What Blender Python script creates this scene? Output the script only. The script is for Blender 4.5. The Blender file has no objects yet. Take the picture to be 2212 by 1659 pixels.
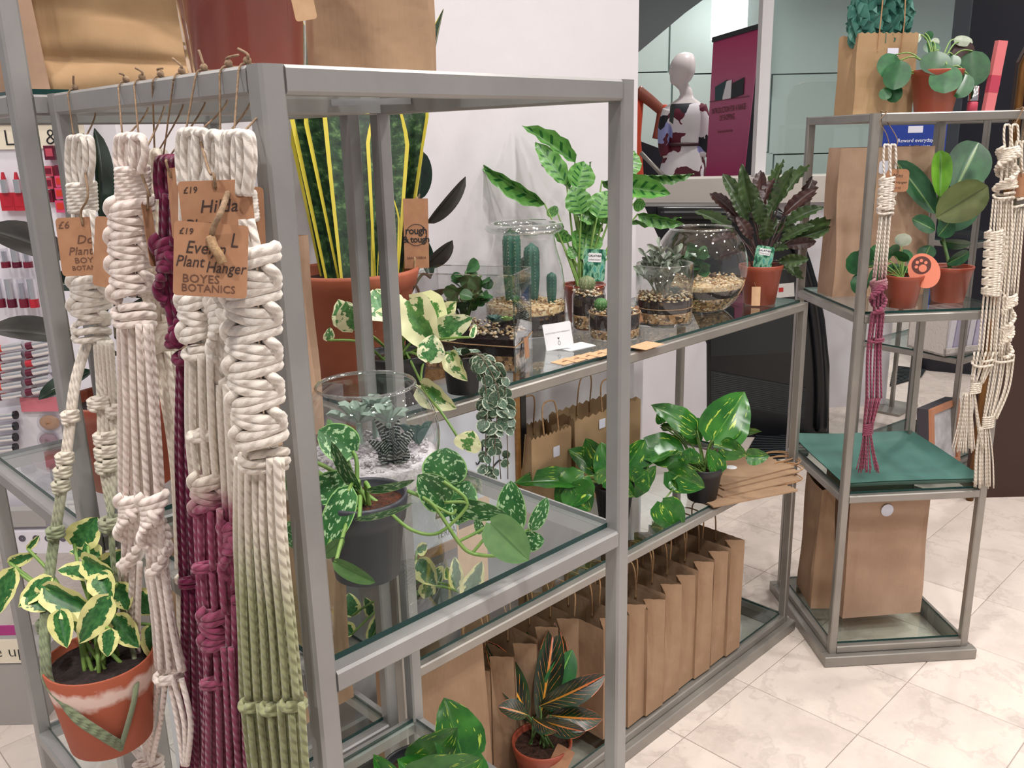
import bpy, bmesh, math, random
from math import sin, cos, pi, sqrt, atan2
from mathutils import Vector as V, Matrix as MX
random.seed(7)
SC = bpy.context.scene
COL = SC.collection

# ------------------------------------------------------------------ camera
F_PX, PITCH, ROLL, CAMH, YAW = 1918.13, 0.2701, -0.0236, 1.4, 0.796
IMW, IMH = 2212, 1659
_u = V((sin(YAW), cos(YAW), 0)); _w = V((-cos(YAW), sin(YAW), 0))
def _cw(v): return V((v.dot(_u), v.dot(_w), v.z))
_r0 = V((1, 0, 0)); _u0 = V((0, sin(PITCH), cos(PITCH))); FWD = _cw(V((0, cos(PITCH), -sin(PITCH))))
RIGHT = _cw(cos(ROLL)*_r0 + sin(ROLL)*_u0); UP = _cw(-sin(ROLL)*_r0 + cos(ROLL)*_u0)
EYE = V((0, 0, CAMH))
cam = bpy.data.cameras.new('camera'); camo = bpy.data.objects.new('camera', cam); COL.objects.link(camo)
cam.sensor_fit = 'HORIZONTAL'; cam.sensor_width = 36; cam.lens = F_PX*36/IMW; cam.clip_start = .02; cam.clip_end = 60
m3 = MX((RIGHT, UP, -FWD)).transposed(); camo.matrix_world = MX.Translation(EYE) @ m3.to_4x4()
SC.camera = camo

# ------------------------------------------------------------------ view, world, lights
SC.view_settings.view_transform = 'Standard'; SC.view_settings.look = 'None'
SC.view_settings.gamma = 1; SC.view_settings.use_curve_mapping = False
SC.view_settings.exposure = 0.0
wd = bpy.data.worlds.new('world'); SC.world = wd; wd.use_nodes = True
bg = wd.node_tree.nodes['Background']; bg.inputs[0].default_value = (.95, .95, 1, 1); bg.inputs[1].default_value = .29
CEIL = 3.1
LK = .40   # lamp level
def downlight(x, y, power, size=.16, col=(1, .962, .92), spread=150):
    l = bpy.data.lights.new('ceiling_lamp_light', 'AREA'); l.shape = 'DISK'; l.size = size; l.energy = power*LK; l.color = col
    l.spread = math.radians(spread)
    o = bpy.data.objects.new('ceiling_lamp_light', l); COL.objects.link(o); o.location = (x, y, CEIL-.035)
    return o
LAMPS = [(.1, -.5, 56), (1.5, -.3, 38), (2.9, -.6, 34), (.2, .75, 26), (1.55, .62, 34), (3.0, .35, 34), (.0, 2.3, 30),
         (4.3, -.2, 40), (4.2, 1.1, 32), (5.3, 3.1, 40), (-1.1, .3, 60), (5.2, -1.6, 36), (-1.2, 2.2, 30), (6.6, 4.6, 60), (7.4, 2.6, 70), (1.2, -1.9, 36), (3.4,-2.1,36)]
LAMP_OBJS = [downlight(*a) for a in LAMPS]

# ------------------------------------------------------------------ pixel helpers (a pixel gives a direction, the plane gives the distance)
def ray(x, y): return FWD + RIGHT*((x-IMW/2)/F_PX) - UP*((y-IMH/2)/F_PX)
def PZ(x, y, z): d = ray(x, y); return EYE + d*((z-CAMH)/d.z)
def PX(x, y, X): d = ray(x, y); return EYE + d*(X/d.x)
def PY(x, y, Y): d = ray(x, y); return EYE + d*(Y/d.y)
def PD(x, y, dep): return EYE + ray(x, y)*dep
def depth(P): return (V(P)-EYE).dot(FWD)
def m_px(px, P): return px*depth(P)/F_PX

# ------------------------------------------------------------------ object helpers
def thing(name, label, cat, loc=(0, 0, 0), group=None, rz=0):
    o = bpy.data.objects.new(name, None); COL.objects.link(o); o.empty_display_size = .03
    o.location = loc; o.rotation_euler = (0, 0, rz)
    o['label'] = label; o['category'] = cat
    if group: o['group'] = group
    return o
def put(name, me, parent=None, mats=None, mw=None, smooth=False):
    if mats is not None:
        if not isinstance(mats, (list, tuple)): mats = [mats]
        if len(me.materials) == 0:
            for m in mats: me.materials.append(m)
    if smooth: me.polygons.foreach_set('use_smooth', [True]*len(me.polygons))
    o = bpy.data.objects.new(name, me); COL.objects.link(o)
    if parent is not None:
        o.parent = parent
        if parent.type == 'EMPTY':
            o.matrix_parent_inverse = (MX.Translation(parent.location) @ parent.rotation_euler.to_matrix().to_4x4()).inverted()
        else: o.matrix_parent_inverse = parent.matrix_basis.inverted()
    if mw is not None: o.matrix_basis = mw
    return o
def tag(o, label, cat, group=None):
    o['label'] = label; o['category'] = cat
    if group: o['group'] = group
    return o
def struct(name, me, mats, smooth=False, label=None):
    o = put(name, me, None, mats, smooth=smooth); o['kind'] = 'structure'
    if label: o['label'] = label
    return o
def dup(root, loc, rz=None, label=None, group=None):
    r = root.copy(); COL.objects.link(r); r.location = loc
    if rz is not None: r.rotation_euler = (0, 0, rz)
    if label: r['label'] = label
    if group: r['group'] = group
    for ch in list(root.children):
        c = ch.copy(); COL.objects.link(c); c.parent = r
        for g in list(ch.children):
            d = g.copy(); COL.objects.link(d); d.parent = c
    return r

class MB:
    """collects vertices, faces, uvs, material indices; mesh() makes one mesh"""
    def __init__(s): s.v = []; s.f = []; s.uv = []; s.mi = []
    def face(s, idx, uv=None, mi=0): s.f.append(tuple(idx)); s.uv.append(uv); s.mi.append(mi)
    def quadstrip(s, rings, closed=True, caps=False, uvs=None, mi=0, loop=False):
        n = len(rings[0]); base = len(s.v)
        for r in rings: s.v.extend(r)
        R = len(rings)
        for i in range(R if loop else R-1):
            i2 = (i+1) % R
            for j in range(n if closed else n-1):
                k = (j+1) % n
                a, b, c, d = base+i*n+j, base+i*n+k, base+i2*n+k, base+i2*n+j
                uv = None
                if uvs:
                    u0, u1 = j/n, (j+1)/n
                    uv = ((u0, uvs[i]), (u1, uvs[i]), (u1, uvs[i2]), (u0, uvs[i2]))
                s.face((a, b, c, d), uv, mi)
        if caps:
            s.face([base+j for j in range(n)][::-1], None, mi); s.face([base+(R-1)*n+j for j in range(n)], None, mi)
        return s
    def box(s, a, b, mi=0, M=None):
        (x0, y0, z0), (x1, y1, z1) = a, b; base = len(s.v)
        P = [(x, y, z) for x in (x0, x1) for y in (y0, y1) for z in (z0, z1)]
        s.v.extend([tuple(M @ V(q)) for q in P] if M else P)
        for f in ((0, 1, 3, 2), (4, 6, 7, 5), (0, 4, 5, 1), (2, 3, 7, 6), (0, 2, 6, 4), (1, 5, 7, 3)):
            s.face([base+i for i in f], None, mi)
        return s
    def bar(s, a, b, w, h=None, side=None, mi=0, ch=.12):
        """chamfered square bar from a to b; side = direction of its width"""
        a, b = V(a), V(b); h = h or w; d = (b-a).normalized()
        side = V(side) if side is not None else (V((0, 0, 1)).cross(d) if abs(d.z) < .9 else V((1, 0, 0)))
        side = (side-d*side.dot(d)).normalized(); up = d.cross(side)
        c = ch*min(w, h); W, Hh = w/2, h/2
        oct8 = [(W-c, -Hh), (W, -Hh+c), (W, Hh-c), (W-c, Hh), (-W+c, Hh), (-W, Hh-c), (-W, -Hh+c), (-W+c, -Hh)]
        s.quadstrip([[tuple(p+side*x+up*y) for x, y in oct8] for p in (a, b)], caps=True, mi=mi); return s
    def tube(s, pts, r, n=8, caps=True, uv=True, mi=0, closed=False, flat=1.0):
        pts = [V(p) for p in pts]; N = len(pts)
        rr = r if callable(r) else (r if isinstance(r, (list, tuple)) else None)
        rings = []; L = [0]; prev = None
        for i, p in enumerate(pts):
            if closed: t = pts[(i+1) % N]-pts[i-1]
            else: t = pts[min(i+1, N-1)]-pts[max(i-1, 0)]
            t = t.normalized() if t.length > 1e-9 else V((0, 0, 1))
            if prev is None:
                q = V((0, 0, 1)) if abs(t.z) < .9 else V((1, 0, 0)); a = q.cross(t).normalized()
            else:
                a = prev-t*prev.dot(t); a = a.normalized() if a.length > 1e-6 else V((1, 0, 0))
            prev = a; b = t.cross(a)
            R_ = (rr(i/(N-1)) if callable(rr) else rr[i]) if rr else r
            rings.append([tuple(p+a*(cos(2*pi*k/n)*R_)+b*(sin(2*pi*k/n)*R_*flat)) for k in range(n)])
            if i: L.append(L[-1]+(p-pts[i-1]).length)
        if closed: L.append(L[-1])
        s.quadstrip(rings, caps=caps and not closed, uvs=L if uv else None, mi=mi, loop=closed); return s
    def lathe(s, prof, c=(0, 0, 0), n=32, mi=0, caps=False, sx=1, sy=1):
        c = V(c)
        rings = [[(c.x+cos(2*pi*k/n)*r*sx, c.y+sin(2*pi*k/n)*r*sy, c.z+z) for k in range(n)] for r, z in prof]
        s.quadstrip(rings, caps=caps, uvs=[i/max(1, len(prof)-1) for i in range(len(prof))], mi=mi); return s
    def poly(s, pts, th=None, nrm=None, mi=0):
        """flat polygon, or prism of thickness th along nrm"""
        pts = [V(p) for p in pts]; base = len(s.v); n = len(pts)
        s.v.extend([tuple(p) for p in pts])
        if th is None: s.face(range(base, base+n), None, mi); return s
        nr = V(nrm)*th; s.v.extend([tuple(p+nr) for p in pts])
        s.face(list(range(base, base+n))[::-1], None, mi); s.face(range(base+n, base+2*n), None, mi)
        for i in range(n): j = (i+1) % n; s.face((base+i, base+j, base+n+j, base+n+i), None, mi)
        return s
    def ball(s, c, r, n=8, m=6, sc=(1, 1, 1), mi=0):
        c = V(c)
        rings = []
        for i in range(m+1):
            a = -pi/2+pi*i/m; rr = max(cos(a), .02)*r
            rings.append([(c.x+cos(2*pi*k/n)*rr*sc[0], c.y+sin(2*pi*k/n)*rr*sc[1], c.z+sin(a)*r*sc[2]) for k in range(n)])
        s.quadstrip(rings, caps=True, mi=mi); return s
    def mesh(s, name, mats=None):
        me = bpy.data.meshes.new(name); me.from_pydata([tuple(p) for p in s.v], [], s.f)
        if any(s.mi): me.polygons.foreach_set('material_index', s.mi)
        if any(u is not None for u in s.uv):
            uvl = me.uv_layers.new(name='UVMap'); dat = []
            for f, u in zip(s.f, s.uv):
                for k in range(len(f)): dat.extend(u[k] if u else (0, 0))
            uvl.data.foreach_set('uv', dat)
        if mats is not None:
            for m in (mats if isinstance(mats, (list, tuple)) else [mats]): me.materials.append(m)
        me.update(); return me
def fix_normals(me):
    bm = bmesh.new(); bm.from_mesh(me); bmesh.ops.recalc_face_normals(bm, faces=bm.faces); bm.to_mesh(me); bm.free(); return me

def bez(pts, n=10):
    """smooth curve through the points (Catmull-Rom)"""
    P = [V(p) for p in pts]; out = []
    if len(P) == 2: return [P[0].lerp(P[1], i/n) for i in range(n+1)]
    for i in range(len(P)-1):
        a, b, c, d = P[max(i-1, 0)], P[i], P[i+1], P[min(i+2, len(P)-1)]
        for k in range(n):
            t = k/n
            out.append(.5*((2*b)+(c-a)*t+(2*a-5*b+4*c-d)*t*t+(3*b-3*c+d-a)*t**3))
    out.append(P[-1]); return out
# ------------------------------------------------------------------ materials
def newmat(name):
    m = bpy.data.materials.new(name); m.use_nodes = True; nt = m.node_tree; b = nt.nodes['Principled BSDF']; return m, nt, b
def nd(nt, t, **kw):
    n = nt.nodes.new(t)
    for k, v in kw.items(): setattr(n, k, v)
    return n
def lk(nt, a, b): nt.links.new(a, b)
def ramp(nt, fac, stops, interp='LINEAR'):
    r = nd(nt, 'ShaderNodeValToRGB'); r.color_ramp.interpolation = interp
    el = r.color_ramp.elements
    while len(el) < len(stops): el.new(.5)
    for e, (p, c) in zip(el, stops): e.position = p; e.color = (*c, 1) if len(c) == 3 else c
    lk(nt, fac, r.inputs[0]); return r.outputs[0]
def math_(nt, op, a, b=None, c=None, clamp=False):
    n = nd(nt, 'ShaderNodeMath', operation=op); n.use_clamp = clamp
    for i, q in enumerate((a, b, c)):
        if q is None: continue
        if isinstance(q, (int, float)): n.inputs[i].default_value = q
        else: lk(nt, q, n.inputs[i])
    return n.outputs[0]
def mixc(nt, fac, a, b):
    n = nd(nt, 'ShaderNodeMix', data_type='RGBA')
    for i, q in ((0, fac), (6, a), (7, b)):
        if isinstance(q, (int, float)): n.inputs[i].default_value = q
        elif isinstance(q, (tuple, list)): n.inputs[i].default_value = (*q[:3], 1)
        else: lk(nt, q, n.inputs[i])
    return n.outputs[2]
def coord(nt, kind='Object', scale=(1, 1, 1)):
    tc = nd(nt, 'ShaderNodeTexCoord'); mp = nd(nt, 'ShaderNodeMapping'); mp.inputs['Scale'].default_value = scale
    lk(nt, tc.outputs[kind], mp.inputs[0]); return mp.outputs[0]
def noise(nt, vec, scale, detail=4, rough=.55, out=0):
    n = nd(nt, 'ShaderNodeTexNoise'); n.inputs['Scale'].default_value = scale; n.inputs['Detail'].default_value = detail
    n.inputs['Roughness'].default_value = rough; lk(nt, vec, n.inputs['Vector']); return n.outputs[out]
def bump(nt, b, h, strength=.3, dist=.002):
    n = nd(nt, 'ShaderNodeBump'); n.inputs['Strength'].default_value = strength; n.inputs['Distance'].default_value = dist
    lk(nt, h, n.inputs['Height']); lk(nt, n.outputs[0], b.inputs['Normal'])
def M(name, col, rough=.6, metal=0, col2=None, nscale=20, lo=.35, hi=.65, bumps=None, coords='Object', stretch=(1, 1, 1), spec=None, emit=None, coat=0, sss=0):
    m, nt, b = newmat(name)
    b.inputs['Base Color'].default_value = (*col, 1); b.inputs['Roughness'].default_value = rough; b.inputs['Metallic'].default_value = metal
    if spec is not None: b.inputs['Specular IOR Level'].default_value = spec
    if coat: b.inputs['Coat Weight'].default_value = coat; b.inputs['Coat Roughness'].default_value = .1
    if col2 is not None or bumps: vec = coord(nt, coords, stretch)
    if col2 is not None: lk(nt, ramp(nt, noise(nt, vec, nscale), [(lo, col), (hi, col2)]), b.inputs['Base Color'])
    if bumps: bump(nt, b, noise(nt, vec, bumps[0], 3), bumps[1], bumps[2] if len(bumps) > 2 else .002)
    if emit: b.inputs['Emission Color'].default_value = (*col, 1); b.inputs['Emission Strength'].default_value = emit
    return m
def srgb(r, g, b):
    f = lambda c: (c/255/12.92) if c <= 10 else ((c/255+.055)/1.055)**2.4
    return (f(r), f(g), f(b))

def thin_glass(name, tint=(.97, .99, .98), ior=1.5, base=.02, rough=0.0, boost=1.0):
    m = bpy.data.materials.new(name); m.use_nodes = True; nt = m.node_tree; nt.nodes.clear()
    o = nd(nt, 'ShaderNodeOutputMaterial'); mx = nd(nt, 'ShaderNodeMixShader'); t = nd(nt, 'ShaderNodeBsdfTransparent'); g = nd(nt, 'ShaderNodeBsdfGlossy')
    t.inputs[0].default_value = (*tint, 1); g.inputs['Roughness'].default_value = rough; g.inputs[0].default_value = (1, 1, 1, 1)
    lw = nd(nt, 'ShaderNodeLayerWeight'); lw.inputs[0].default_value = .5          # facing = 1-|N.I|, Schlick for both sides
    f0 = ((ior-1)/(ior+1))**2
    lk(nt, math_(nt, 'MULTIPLY_ADD', math_(nt, 'POWER', lw.outputs['Facing'], 5.0), (1-f0)*boost, f0+base, clamp=True), mx.inputs[0])
    lk(nt, t.outputs[0], mx.inputs[1]); lk(nt, g.outputs[0], mx.inputs[2]); lk(nt, mx.outputs[0], o.inputs[0]); return m

GLASS = thin_glass('clear_glass', (.955, .967, .963), base=.045, boost=1.6)
GLASSR = thin_glass('rim_glass', (.9, .92, .915), base=.22, boost=1.6)
FROST = M('acrylic_edge', srgb(226, 228, 232), .3)
SHELFG = thin_glass('shelf_glass', (.9, .94, .925), boost=1.1)
PANE = thin_glass('window_glass', (.93, .97, .96))
ACRYL = thin_glass('acrylic', (.95, .955, .96))
CELLO = thin_glass('cellophane', (.985, .985, .985), base=.0)
GEDGE = M('glass_edge', srgb(20, 62, 58), .15, spec=.6)
# painted / brushed steel
def steel(name, c1, c2, rough, metal):
    m, nt, b = newmat(name); vec = coord(nt, 'Object')
    n = noise(nt, vec, 9, 5); lk(nt, ramp(nt, n, [(.3, c1), (.7, c2)]), b.inputs['Base Color'])
    b.inputs['Metallic'].default_value = metal; b.inputs['Roughness'].default_value = rough
    bump(nt, b, noise(nt, vec, 400, 2), .12, .0006); return m
STEELA = steel('grey_steel', srgb(142, 140, 139), srgb(158, 156, 154), .42, .3)
STEELB = steel('satin_steel', srgb(142, 137, 131), srgb(158, 153, 146), .36, .45)
CHROME = M('chrome', (.85, .85, .86), .12, 1)
def kraftm(name, c1, c2, wr=1.0):
    m, nt, b = newmat(name); vec = coord(nt, 'Object')
    n = noise(nt, vec, 6, 6, .6); lk(nt, ramp(nt, n, [(.3, c1), (.72, c2)]), b.inputs['Base Color'])
    b.inputs['Roughness'].default_value = .9; b.inputs['Specular IOR Level'].default_value = .08
    n1 = noise(nt, vec, 14*wr, 3, .5); n2 = noise(nt, coord(nt, 'Object', (220, 220, 12)), 1, 2)
    bump(nt, b, math_(nt, 'MULTIPLY_ADD', n2, .06, n1), .5, .012); return m
KRAFT = kraftm('kraft_paper', srgb(156, 126, 101), srgb(175, 145, 118))
KRAFT2 = kraftm('kraft_paper_pale', srgb(178, 145, 122), srgb(193, 161, 138), .8)
KRAFT3 = kraftm('kraft_paper_warm', srgb(168, 137, 104), srgb(186, 155, 120), .7)
TAGM = M('kraft_card', srgb(162, 118, 90), .8, col2=srgb(172, 128, 98), nscale=60, spec=.2)
TAGL = M('kraft_card_pale', srgb(208, 168, 132), .8, col2=srgb(218, 180, 142), nscale=60, spec=.2)
INK = M('dark_ink', srgb(56, 40, 36), .7); INKS = M('stamp_ink', srgb(98, 66, 52), .8); INKB = M('black_print', (.012, .012, .014), .6)
TWINE = M('jute_twine', srgb(172, 140, 104), .9, col2=srgb(142, 112, 82), nscale=300, bumps=(500, .6, .0012))
TWINED = M('hemp_string', srgb(150, 124, 98), .9, col2=srgb(122, 98, 78), nscale=300, bumps=(500, .5, .001))
TERRA = M('terracotta', srgb(178, 98, 70), .7, col2=srgb(164, 88, 64), nscale=12, bumps=(90, .12))
TERRAP = M('terracotta_plastic', srgb(164, 80, 58), .38, col2=srgb(154, 72, 52), nscale=8)
REDPOT = M('glossy_red_pot', srgb(156, 64, 44), .3, col2=srgb(144, 54, 38), nscale=5, coat=.3)
BLACKPOT = M('black_plastic_pot', srgb(34, 35, 40), .45)
GREYPOT = M('charcoal_plastic_pot', srgb(62, 62, 70), .4, col2=srgb(52, 52, 60), nscale=6)
SOIL = M('soil', srgb(42, 26, 20), .95, col2=srgb(74, 44, 30), nscale=160, bumps=(220, 1, .006))
SOILD = M('dark_soil', srgb(30, 20, 20), .9, col2=srgb(48, 34, 32), nscale=140, bumps=(200, 1, .004))
COIR = M('coir_compost', srgb(96, 48, 26), .95, col2=srgb(40, 20, 14), nscale=120, bumps=(180, 1, .008))
SAND = M('white_sand', srgb(236, 230, 234), .95, col2=srgb(206, 198, 206), nscale=90, bumps=(150, 1, .006))
WHITE = M('white_paint', srgb(238, 236, 238), .6, bumps=(60, .06))
CARD = M('white_card', srgb(246, 246, 250), .6); STICK = M('label_sticker', srgb(228, 226, 240), .6)
BLACKM = M('black_plastic', srgb(16, 16, 20), .3)

# ---- leaf materials; UV: u across (0..1, midrib .5), v along
def leafbase(name):
    m, nt, b = newmat(name); tc = nd(nt, 'ShaderNodeTexCoord'); sep = nd(nt, 'ShaderNodeSeparateXYZ'); lk(nt, tc.outputs['UV'], sep.inputs[0])
    oi = nd(nt, 'ShaderNodeObjectInfo'); add = nd(nt, 'ShaderNodeVectorMath', operation='ADD'); cmb = nd(nt, 'ShaderNodeCombineXYZ')
    lk(nt, math_(nt, 'MULTIPLY', oi.outputs['Random'], 37.0), cmb.inputs[0]); lk(nt, math_(nt, 'MULTIPLY', oi.outputs['Random'], 91.0), cmb.inputs[1])
    lk(nt, tc.outputs['UV'], add.inputs[0]); lk(nt, cmb.outputs[0], add.inputs[1])
    au = math_(nt, 'ABSOLUTE', math_(nt, 'MULTIPLY_ADD', sep.outputs[0], 2.0, -1.0))
    b.inputs['Roughness'].default_value = .38
    b.inputs['Subsurface Weight'].default_value = 0
    return m, nt, b, add.outputs[0], au, sep.outputs[1], oi.outputs['Random']
def veins(nt, au, v, n=9, slope=.55):
    s = math_(nt, 'FRACT', math_(nt, 'MULTIPLY', math_(nt, 'SUBTRACT', v, math_(nt, 'MULTIPLY', au, slope*.5)), n))
    return math_(nt, 'ABSOLUTE', math_(nt, 'SUBTRACT', s, .5))   # 0..0.5, 0.5 at the vein
def finish(nt, b, col, au, v, rnd, rough=.38, vein=.15, tintv=.16):
    hsv = nd(nt, 'ShaderNodeHueSaturation'); lk(nt, col, hsv.inputs['Color'])
    lk(nt, math_(nt, 'MULTIPLY_ADD', rnd, tintv*2, 1-tintv), hsv.inputs['Value']); lk(nt, hsv.outputs[0], b.inputs['Base Color'])
    b.inputs['Roughness'].default_value = rough
    vv = veins(nt, au, v); h = math_(nt, 'ADD', math_(nt, 'POWER', math_(nt, 'MULTIPLY', vv, 2.0), 6.0), math_(nt, 'SUBTRACT', 1.0, math_(nt, 'MULTIPLY', au, 14.0), clamp=True))
    bump(nt, b, h, -vein, .003)
def leaf_plain(name, c1, c2, mid=None, rough=.35, vein=.2, edge=None, under=None):
    m, nt, b, vec, au, v, rnd = leafbase(name)
    col = ramp(nt, noise(nt, vec, 3, 3), [(.35, c1), (.65, c2)])
    if mid is not None: col = mixc(nt, math_(nt, 'LESS_THAN', au, .06), col, mid)
    if edge is not None: col = mixc(nt, math_(nt, 'GREATER_THAN', au, .93), col, edge)
    finish(nt, b, col, au, v, rnd, rough, vein); return m
def leaf_patch(name, dark, mid, pale, scale=3.2, th=.5, margin=0.0, rough=.4, green_center=.25):
    """cream variegation with ragged edges; margin>0 keeps the cream to the rim"""
    m, nt, b, vec, au, v, rnd = leafbase(name)
    n = noise(nt, vec, scale, 5, .62); n2 = noise(nt, vec, scale*2.2, 3)
    g = ramp(nt, n2, [(.42, dark), (.6, mid)])
    f = math_(nt, 'ADD', math_(nt, 'MULTIPLY', n, 1.0), math_(nt, 'MULTIPLY', au, green_center))
    if margin: f = math_(nt, 'ADD', f, math_(nt, 'MULTIPLY', math_(nt, 'POWER', au, 2.0), margin))
    fac = ramp(nt, f, [(th, (0, 0, 0)), (th+.02, (1, 1, 1))])
    finish(nt, b, mixc(nt, fac, g, pale), au, v, rnd, rough, .12, .08); return m
NJOY = leaf_patch('leaf_green_cream', srgb(62, 120, 66), srgb(96, 152, 88), srgb(240, 242, 200), 3.4, .62)
NJOYW = leaf_patch('leaf_cream_green', srgb(70, 126, 60), srgb(106, 160, 80), srgb(244, 244, 194), 2.6, .575)
VARIE = leaf_patch('leaf_cream_margin', srgb(36, 92, 44), srgb(66, 122, 62), srgb(226, 222, 150), 3.2, .78, .42)
def leaf_silver(name):
    m, nt, b, vec, au, v, rnd = leafbase(name)
    n = noise(nt, vec, 7.5, 4, .55)
    mp = nd(nt, 'ShaderNodeMapping'); mp.inputs['Scale'].default_value = (1.5, .8, 1); lk(nt, vec, mp.inputs[0])
    n2 = noise(nt, mp.outputs[0], 6, 2)
    f = math_(nt, 'ADD', n, math_(nt, 'MULTIPLY', n2, .4))
    g = ramp(nt, noise(nt, vec, 2, 2), [(.3, srgb(30, 84, 40)), (.7, srgb(54, 112, 52))])
    fac = ramp(nt, f, [(.76, (0, 0, 0)), (.79, (1, 1, 1))])
    col = mixc(nt, fac, g, srgb(166, 196, 150)); col = mixc(nt, math_(nt, 'GREATER_THAN', au, .93), col, srgb(140, 186, 110))
    finish(nt, b, col, au, v, rnd, .5, .1, .14); return m
SILVER = leaf_silver('leaf_silver_spots')
SILVERU = leaf_plain('leaf_matte_underside', srgb(84, 122, 70), srgb(98, 136, 78), srgb(72, 110, 58), .6)
def leaf_streak(name, c1, c2, pale, th=.61):
    m, nt, b, vec, au, v, rnd = leafbase(name)
    mp = nd(nt, 'ShaderNodeMapping'); mp.inputs['Scale'].default_value = (4.5, 1.1, 1); mp.inputs['Rotation'].default_value = (0, 0, .5); lk(nt, vec, mp.inputs[0])
    fac = ramp(nt, noise(nt, mp.outputs[0], 2.6, 4), [(th, (0, 0, 0)), (th+.03, (1, 1, 1))])
    col = mixc(nt, fac, ramp(nt, noise(nt, vec, 2.5, 3), [(.35, c1), (.65, c2)]), pale)
    col = mixc(nt, math_(nt, 'LESS_THAN', au, .022), col, srgb(88, 140, 58))
    finish(nt, b, col, au, v, rnd, .24, .26, .14); return m
GOLDEN = leaf_streak('leaf_golden_streaks', srgb(36, 94, 36), srgb(62, 126, 44), srgb(186, 208, 84))
def leaf_calathea(name):
    m, nt, b, vec, au, v, rnd = leafbase(name)
    st = math_(nt, 'FRACT', math_(nt, 'MULTIPLY', math_(nt, 'SUBTRACT', v, math_(nt, 'MULTIPLY', au, .16)), 5.5))
    w = math_(nt, 'ABSOLUTE', math_(nt, 'SUBTRACT', st, .5))
    a = math_(nt, 'MULTIPLY', math_(nt, 'LESS_THAN', w, .15), math_(nt, 'MULTIPLY', math_(nt, 'GREATER_THAN', au, .08), math_(nt, 'LESS_THAN', au, .62)))
    col = ramp(nt, noise(nt, vec, 4, 3), [(.35, srgb(78, 134, 60)), (.65, srgb(108, 162, 80))])
    col = mixc(nt, a, col, srgb(34, 92, 40)); finish(nt, b, col, au, v, rnd, .34, .25, .12); return m
CALA = leaf_calathea('leaf_calathea')
def leaf_snake(name):
    m, nt, b, vec, au, v, rnd = leafbase(name)
    mp = nd(nt, 'ShaderNodeMapping'); mp.inputs['Scale'].default_value = (3.2, 22, 1); lk(nt, vec, mp.inputs[0])
    n = noise(nt, mp.outputs[0], 1.3, 5, .7)
    col = ramp(nt, n, [(.36, srgb(18, 36, 28)), (.54, srgb(48, 78, 48)), (.68, srgb(110, 142, 88))])
    col = mixc(nt, math_(nt, 'GREATER_THAN', au, .82), col, srgb(214, 198, 72)); finish(nt, b, col, au, v, rnd, .4, .03, .1); return m
SNAKE = leaf_snake('leaf_banded_yellow_edge')
def leaf_croton(name):
    m, nt, b, vec, au, v, rnd = leafbase(name)
    vv = veins(nt, au, v, 9, .7)
    fac = math_(nt, 'GREATER_THAN', math_(nt, 'ADD', vv, math_(nt, 'MULTIPLY', noise(nt, vec, 6, 2), .14)), .545)
    fac = math_(nt, 'MULTIPLY', fac, math_(nt, 'LESS_THAN', au, .8)); fac = math_(nt, 'MAXIMUM', fac, math_(nt, 'LESS_THAN', au, .08))
    fac = math_(nt, 'MAXIMUM', fac, math_(nt, 'MULTIPLY', math_(nt, 'GREATER_THAN', au, .95), math_(nt, 'GREATER_THAN', v, .72)))
    c = ramp(nt, v, [(0, srgb(226, 170, 50)), (.55, srgb(226, 140, 60)), (1, srgb(220, 96, 70))])
    base = ramp(nt, noise(nt, vec, 2.5, 3), [(.4, srgb(26, 38, 30)), (.65, srgb(40, 70, 36))])
    finish(nt, b, mixc(nt, fac, base, c), au, v, rnd, .28, .2, .18); return m
CROTON = leaf_croton('leaf_croton')
RUFI = leaf_plain('leaf_bronze_green', srgb(44, 62, 36), srgb(70, 92, 50), None, .34, .3)
RUFID = leaf_plain('leaf_maroon', srgb(52, 30, 30), srgb(70, 42, 36), None, .42, .3)
FICUS = leaf_plain('leaf_dark_rubber', srgb(24, 40, 34), srgb(34, 54, 42), srgb(60, 74, 52), .2, .25)
FICUSU = leaf_plain('leaf_rubber_underside', srgb(70, 68, 66), srgb(86, 82, 78), srgb(50, 48, 46), .5, .15)
FICUSG = leaf_plain('leaf_green_rubber', srgb(36, 78, 50), srgb(52, 98, 62), srgb(110, 140, 80), .3, .15)
FICUSY = leaf_plain('leaf_fresh_green', srgb(96, 150, 40), srgb(116, 168, 52), srgb(80, 128, 40), .35, .15)
FICUSO = leaf_plain('leaf_olive', srgb(92, 104, 58), srgb(108, 116, 68), srgb(76, 84, 48), .5, .15)
PILEA = leaf_plain('leaf_round_green', srgb(34, 82, 48), srgb(48, 104, 58), None, .3, .06)
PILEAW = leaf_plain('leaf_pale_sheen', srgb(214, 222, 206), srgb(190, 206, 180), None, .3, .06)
JADE = leaf_plain('leaf_jade', srgb(38, 82, 44), srgb(58, 108, 56), None, .28, .04)
GREYS = leaf_plain('leaf_grey_felt', srgb(120, 130, 116), srgb(150, 158, 144), None, .85, .04)
BLUES = leaf_plain('leaf_frosted_blue', srgb(150, 172, 158), srgb(176, 194, 182), None, .7, .04)
TEALS = leaf_plain('leaf_teal_succulent', srgb(66, 98, 92), srgb(92, 124, 114), None, .5, .04)
LIMES = leaf_plain('leaf_lime_sedum', srgb(140, 186, 96), srgb(166, 206, 118), None, .5, .04)
HEARTS = leaf_patch('leaf_string_hearts', srgb(52, 78, 62), srgb(96, 122, 98), srgb(190, 200, 178), 3.4, .93, .34)
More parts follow.
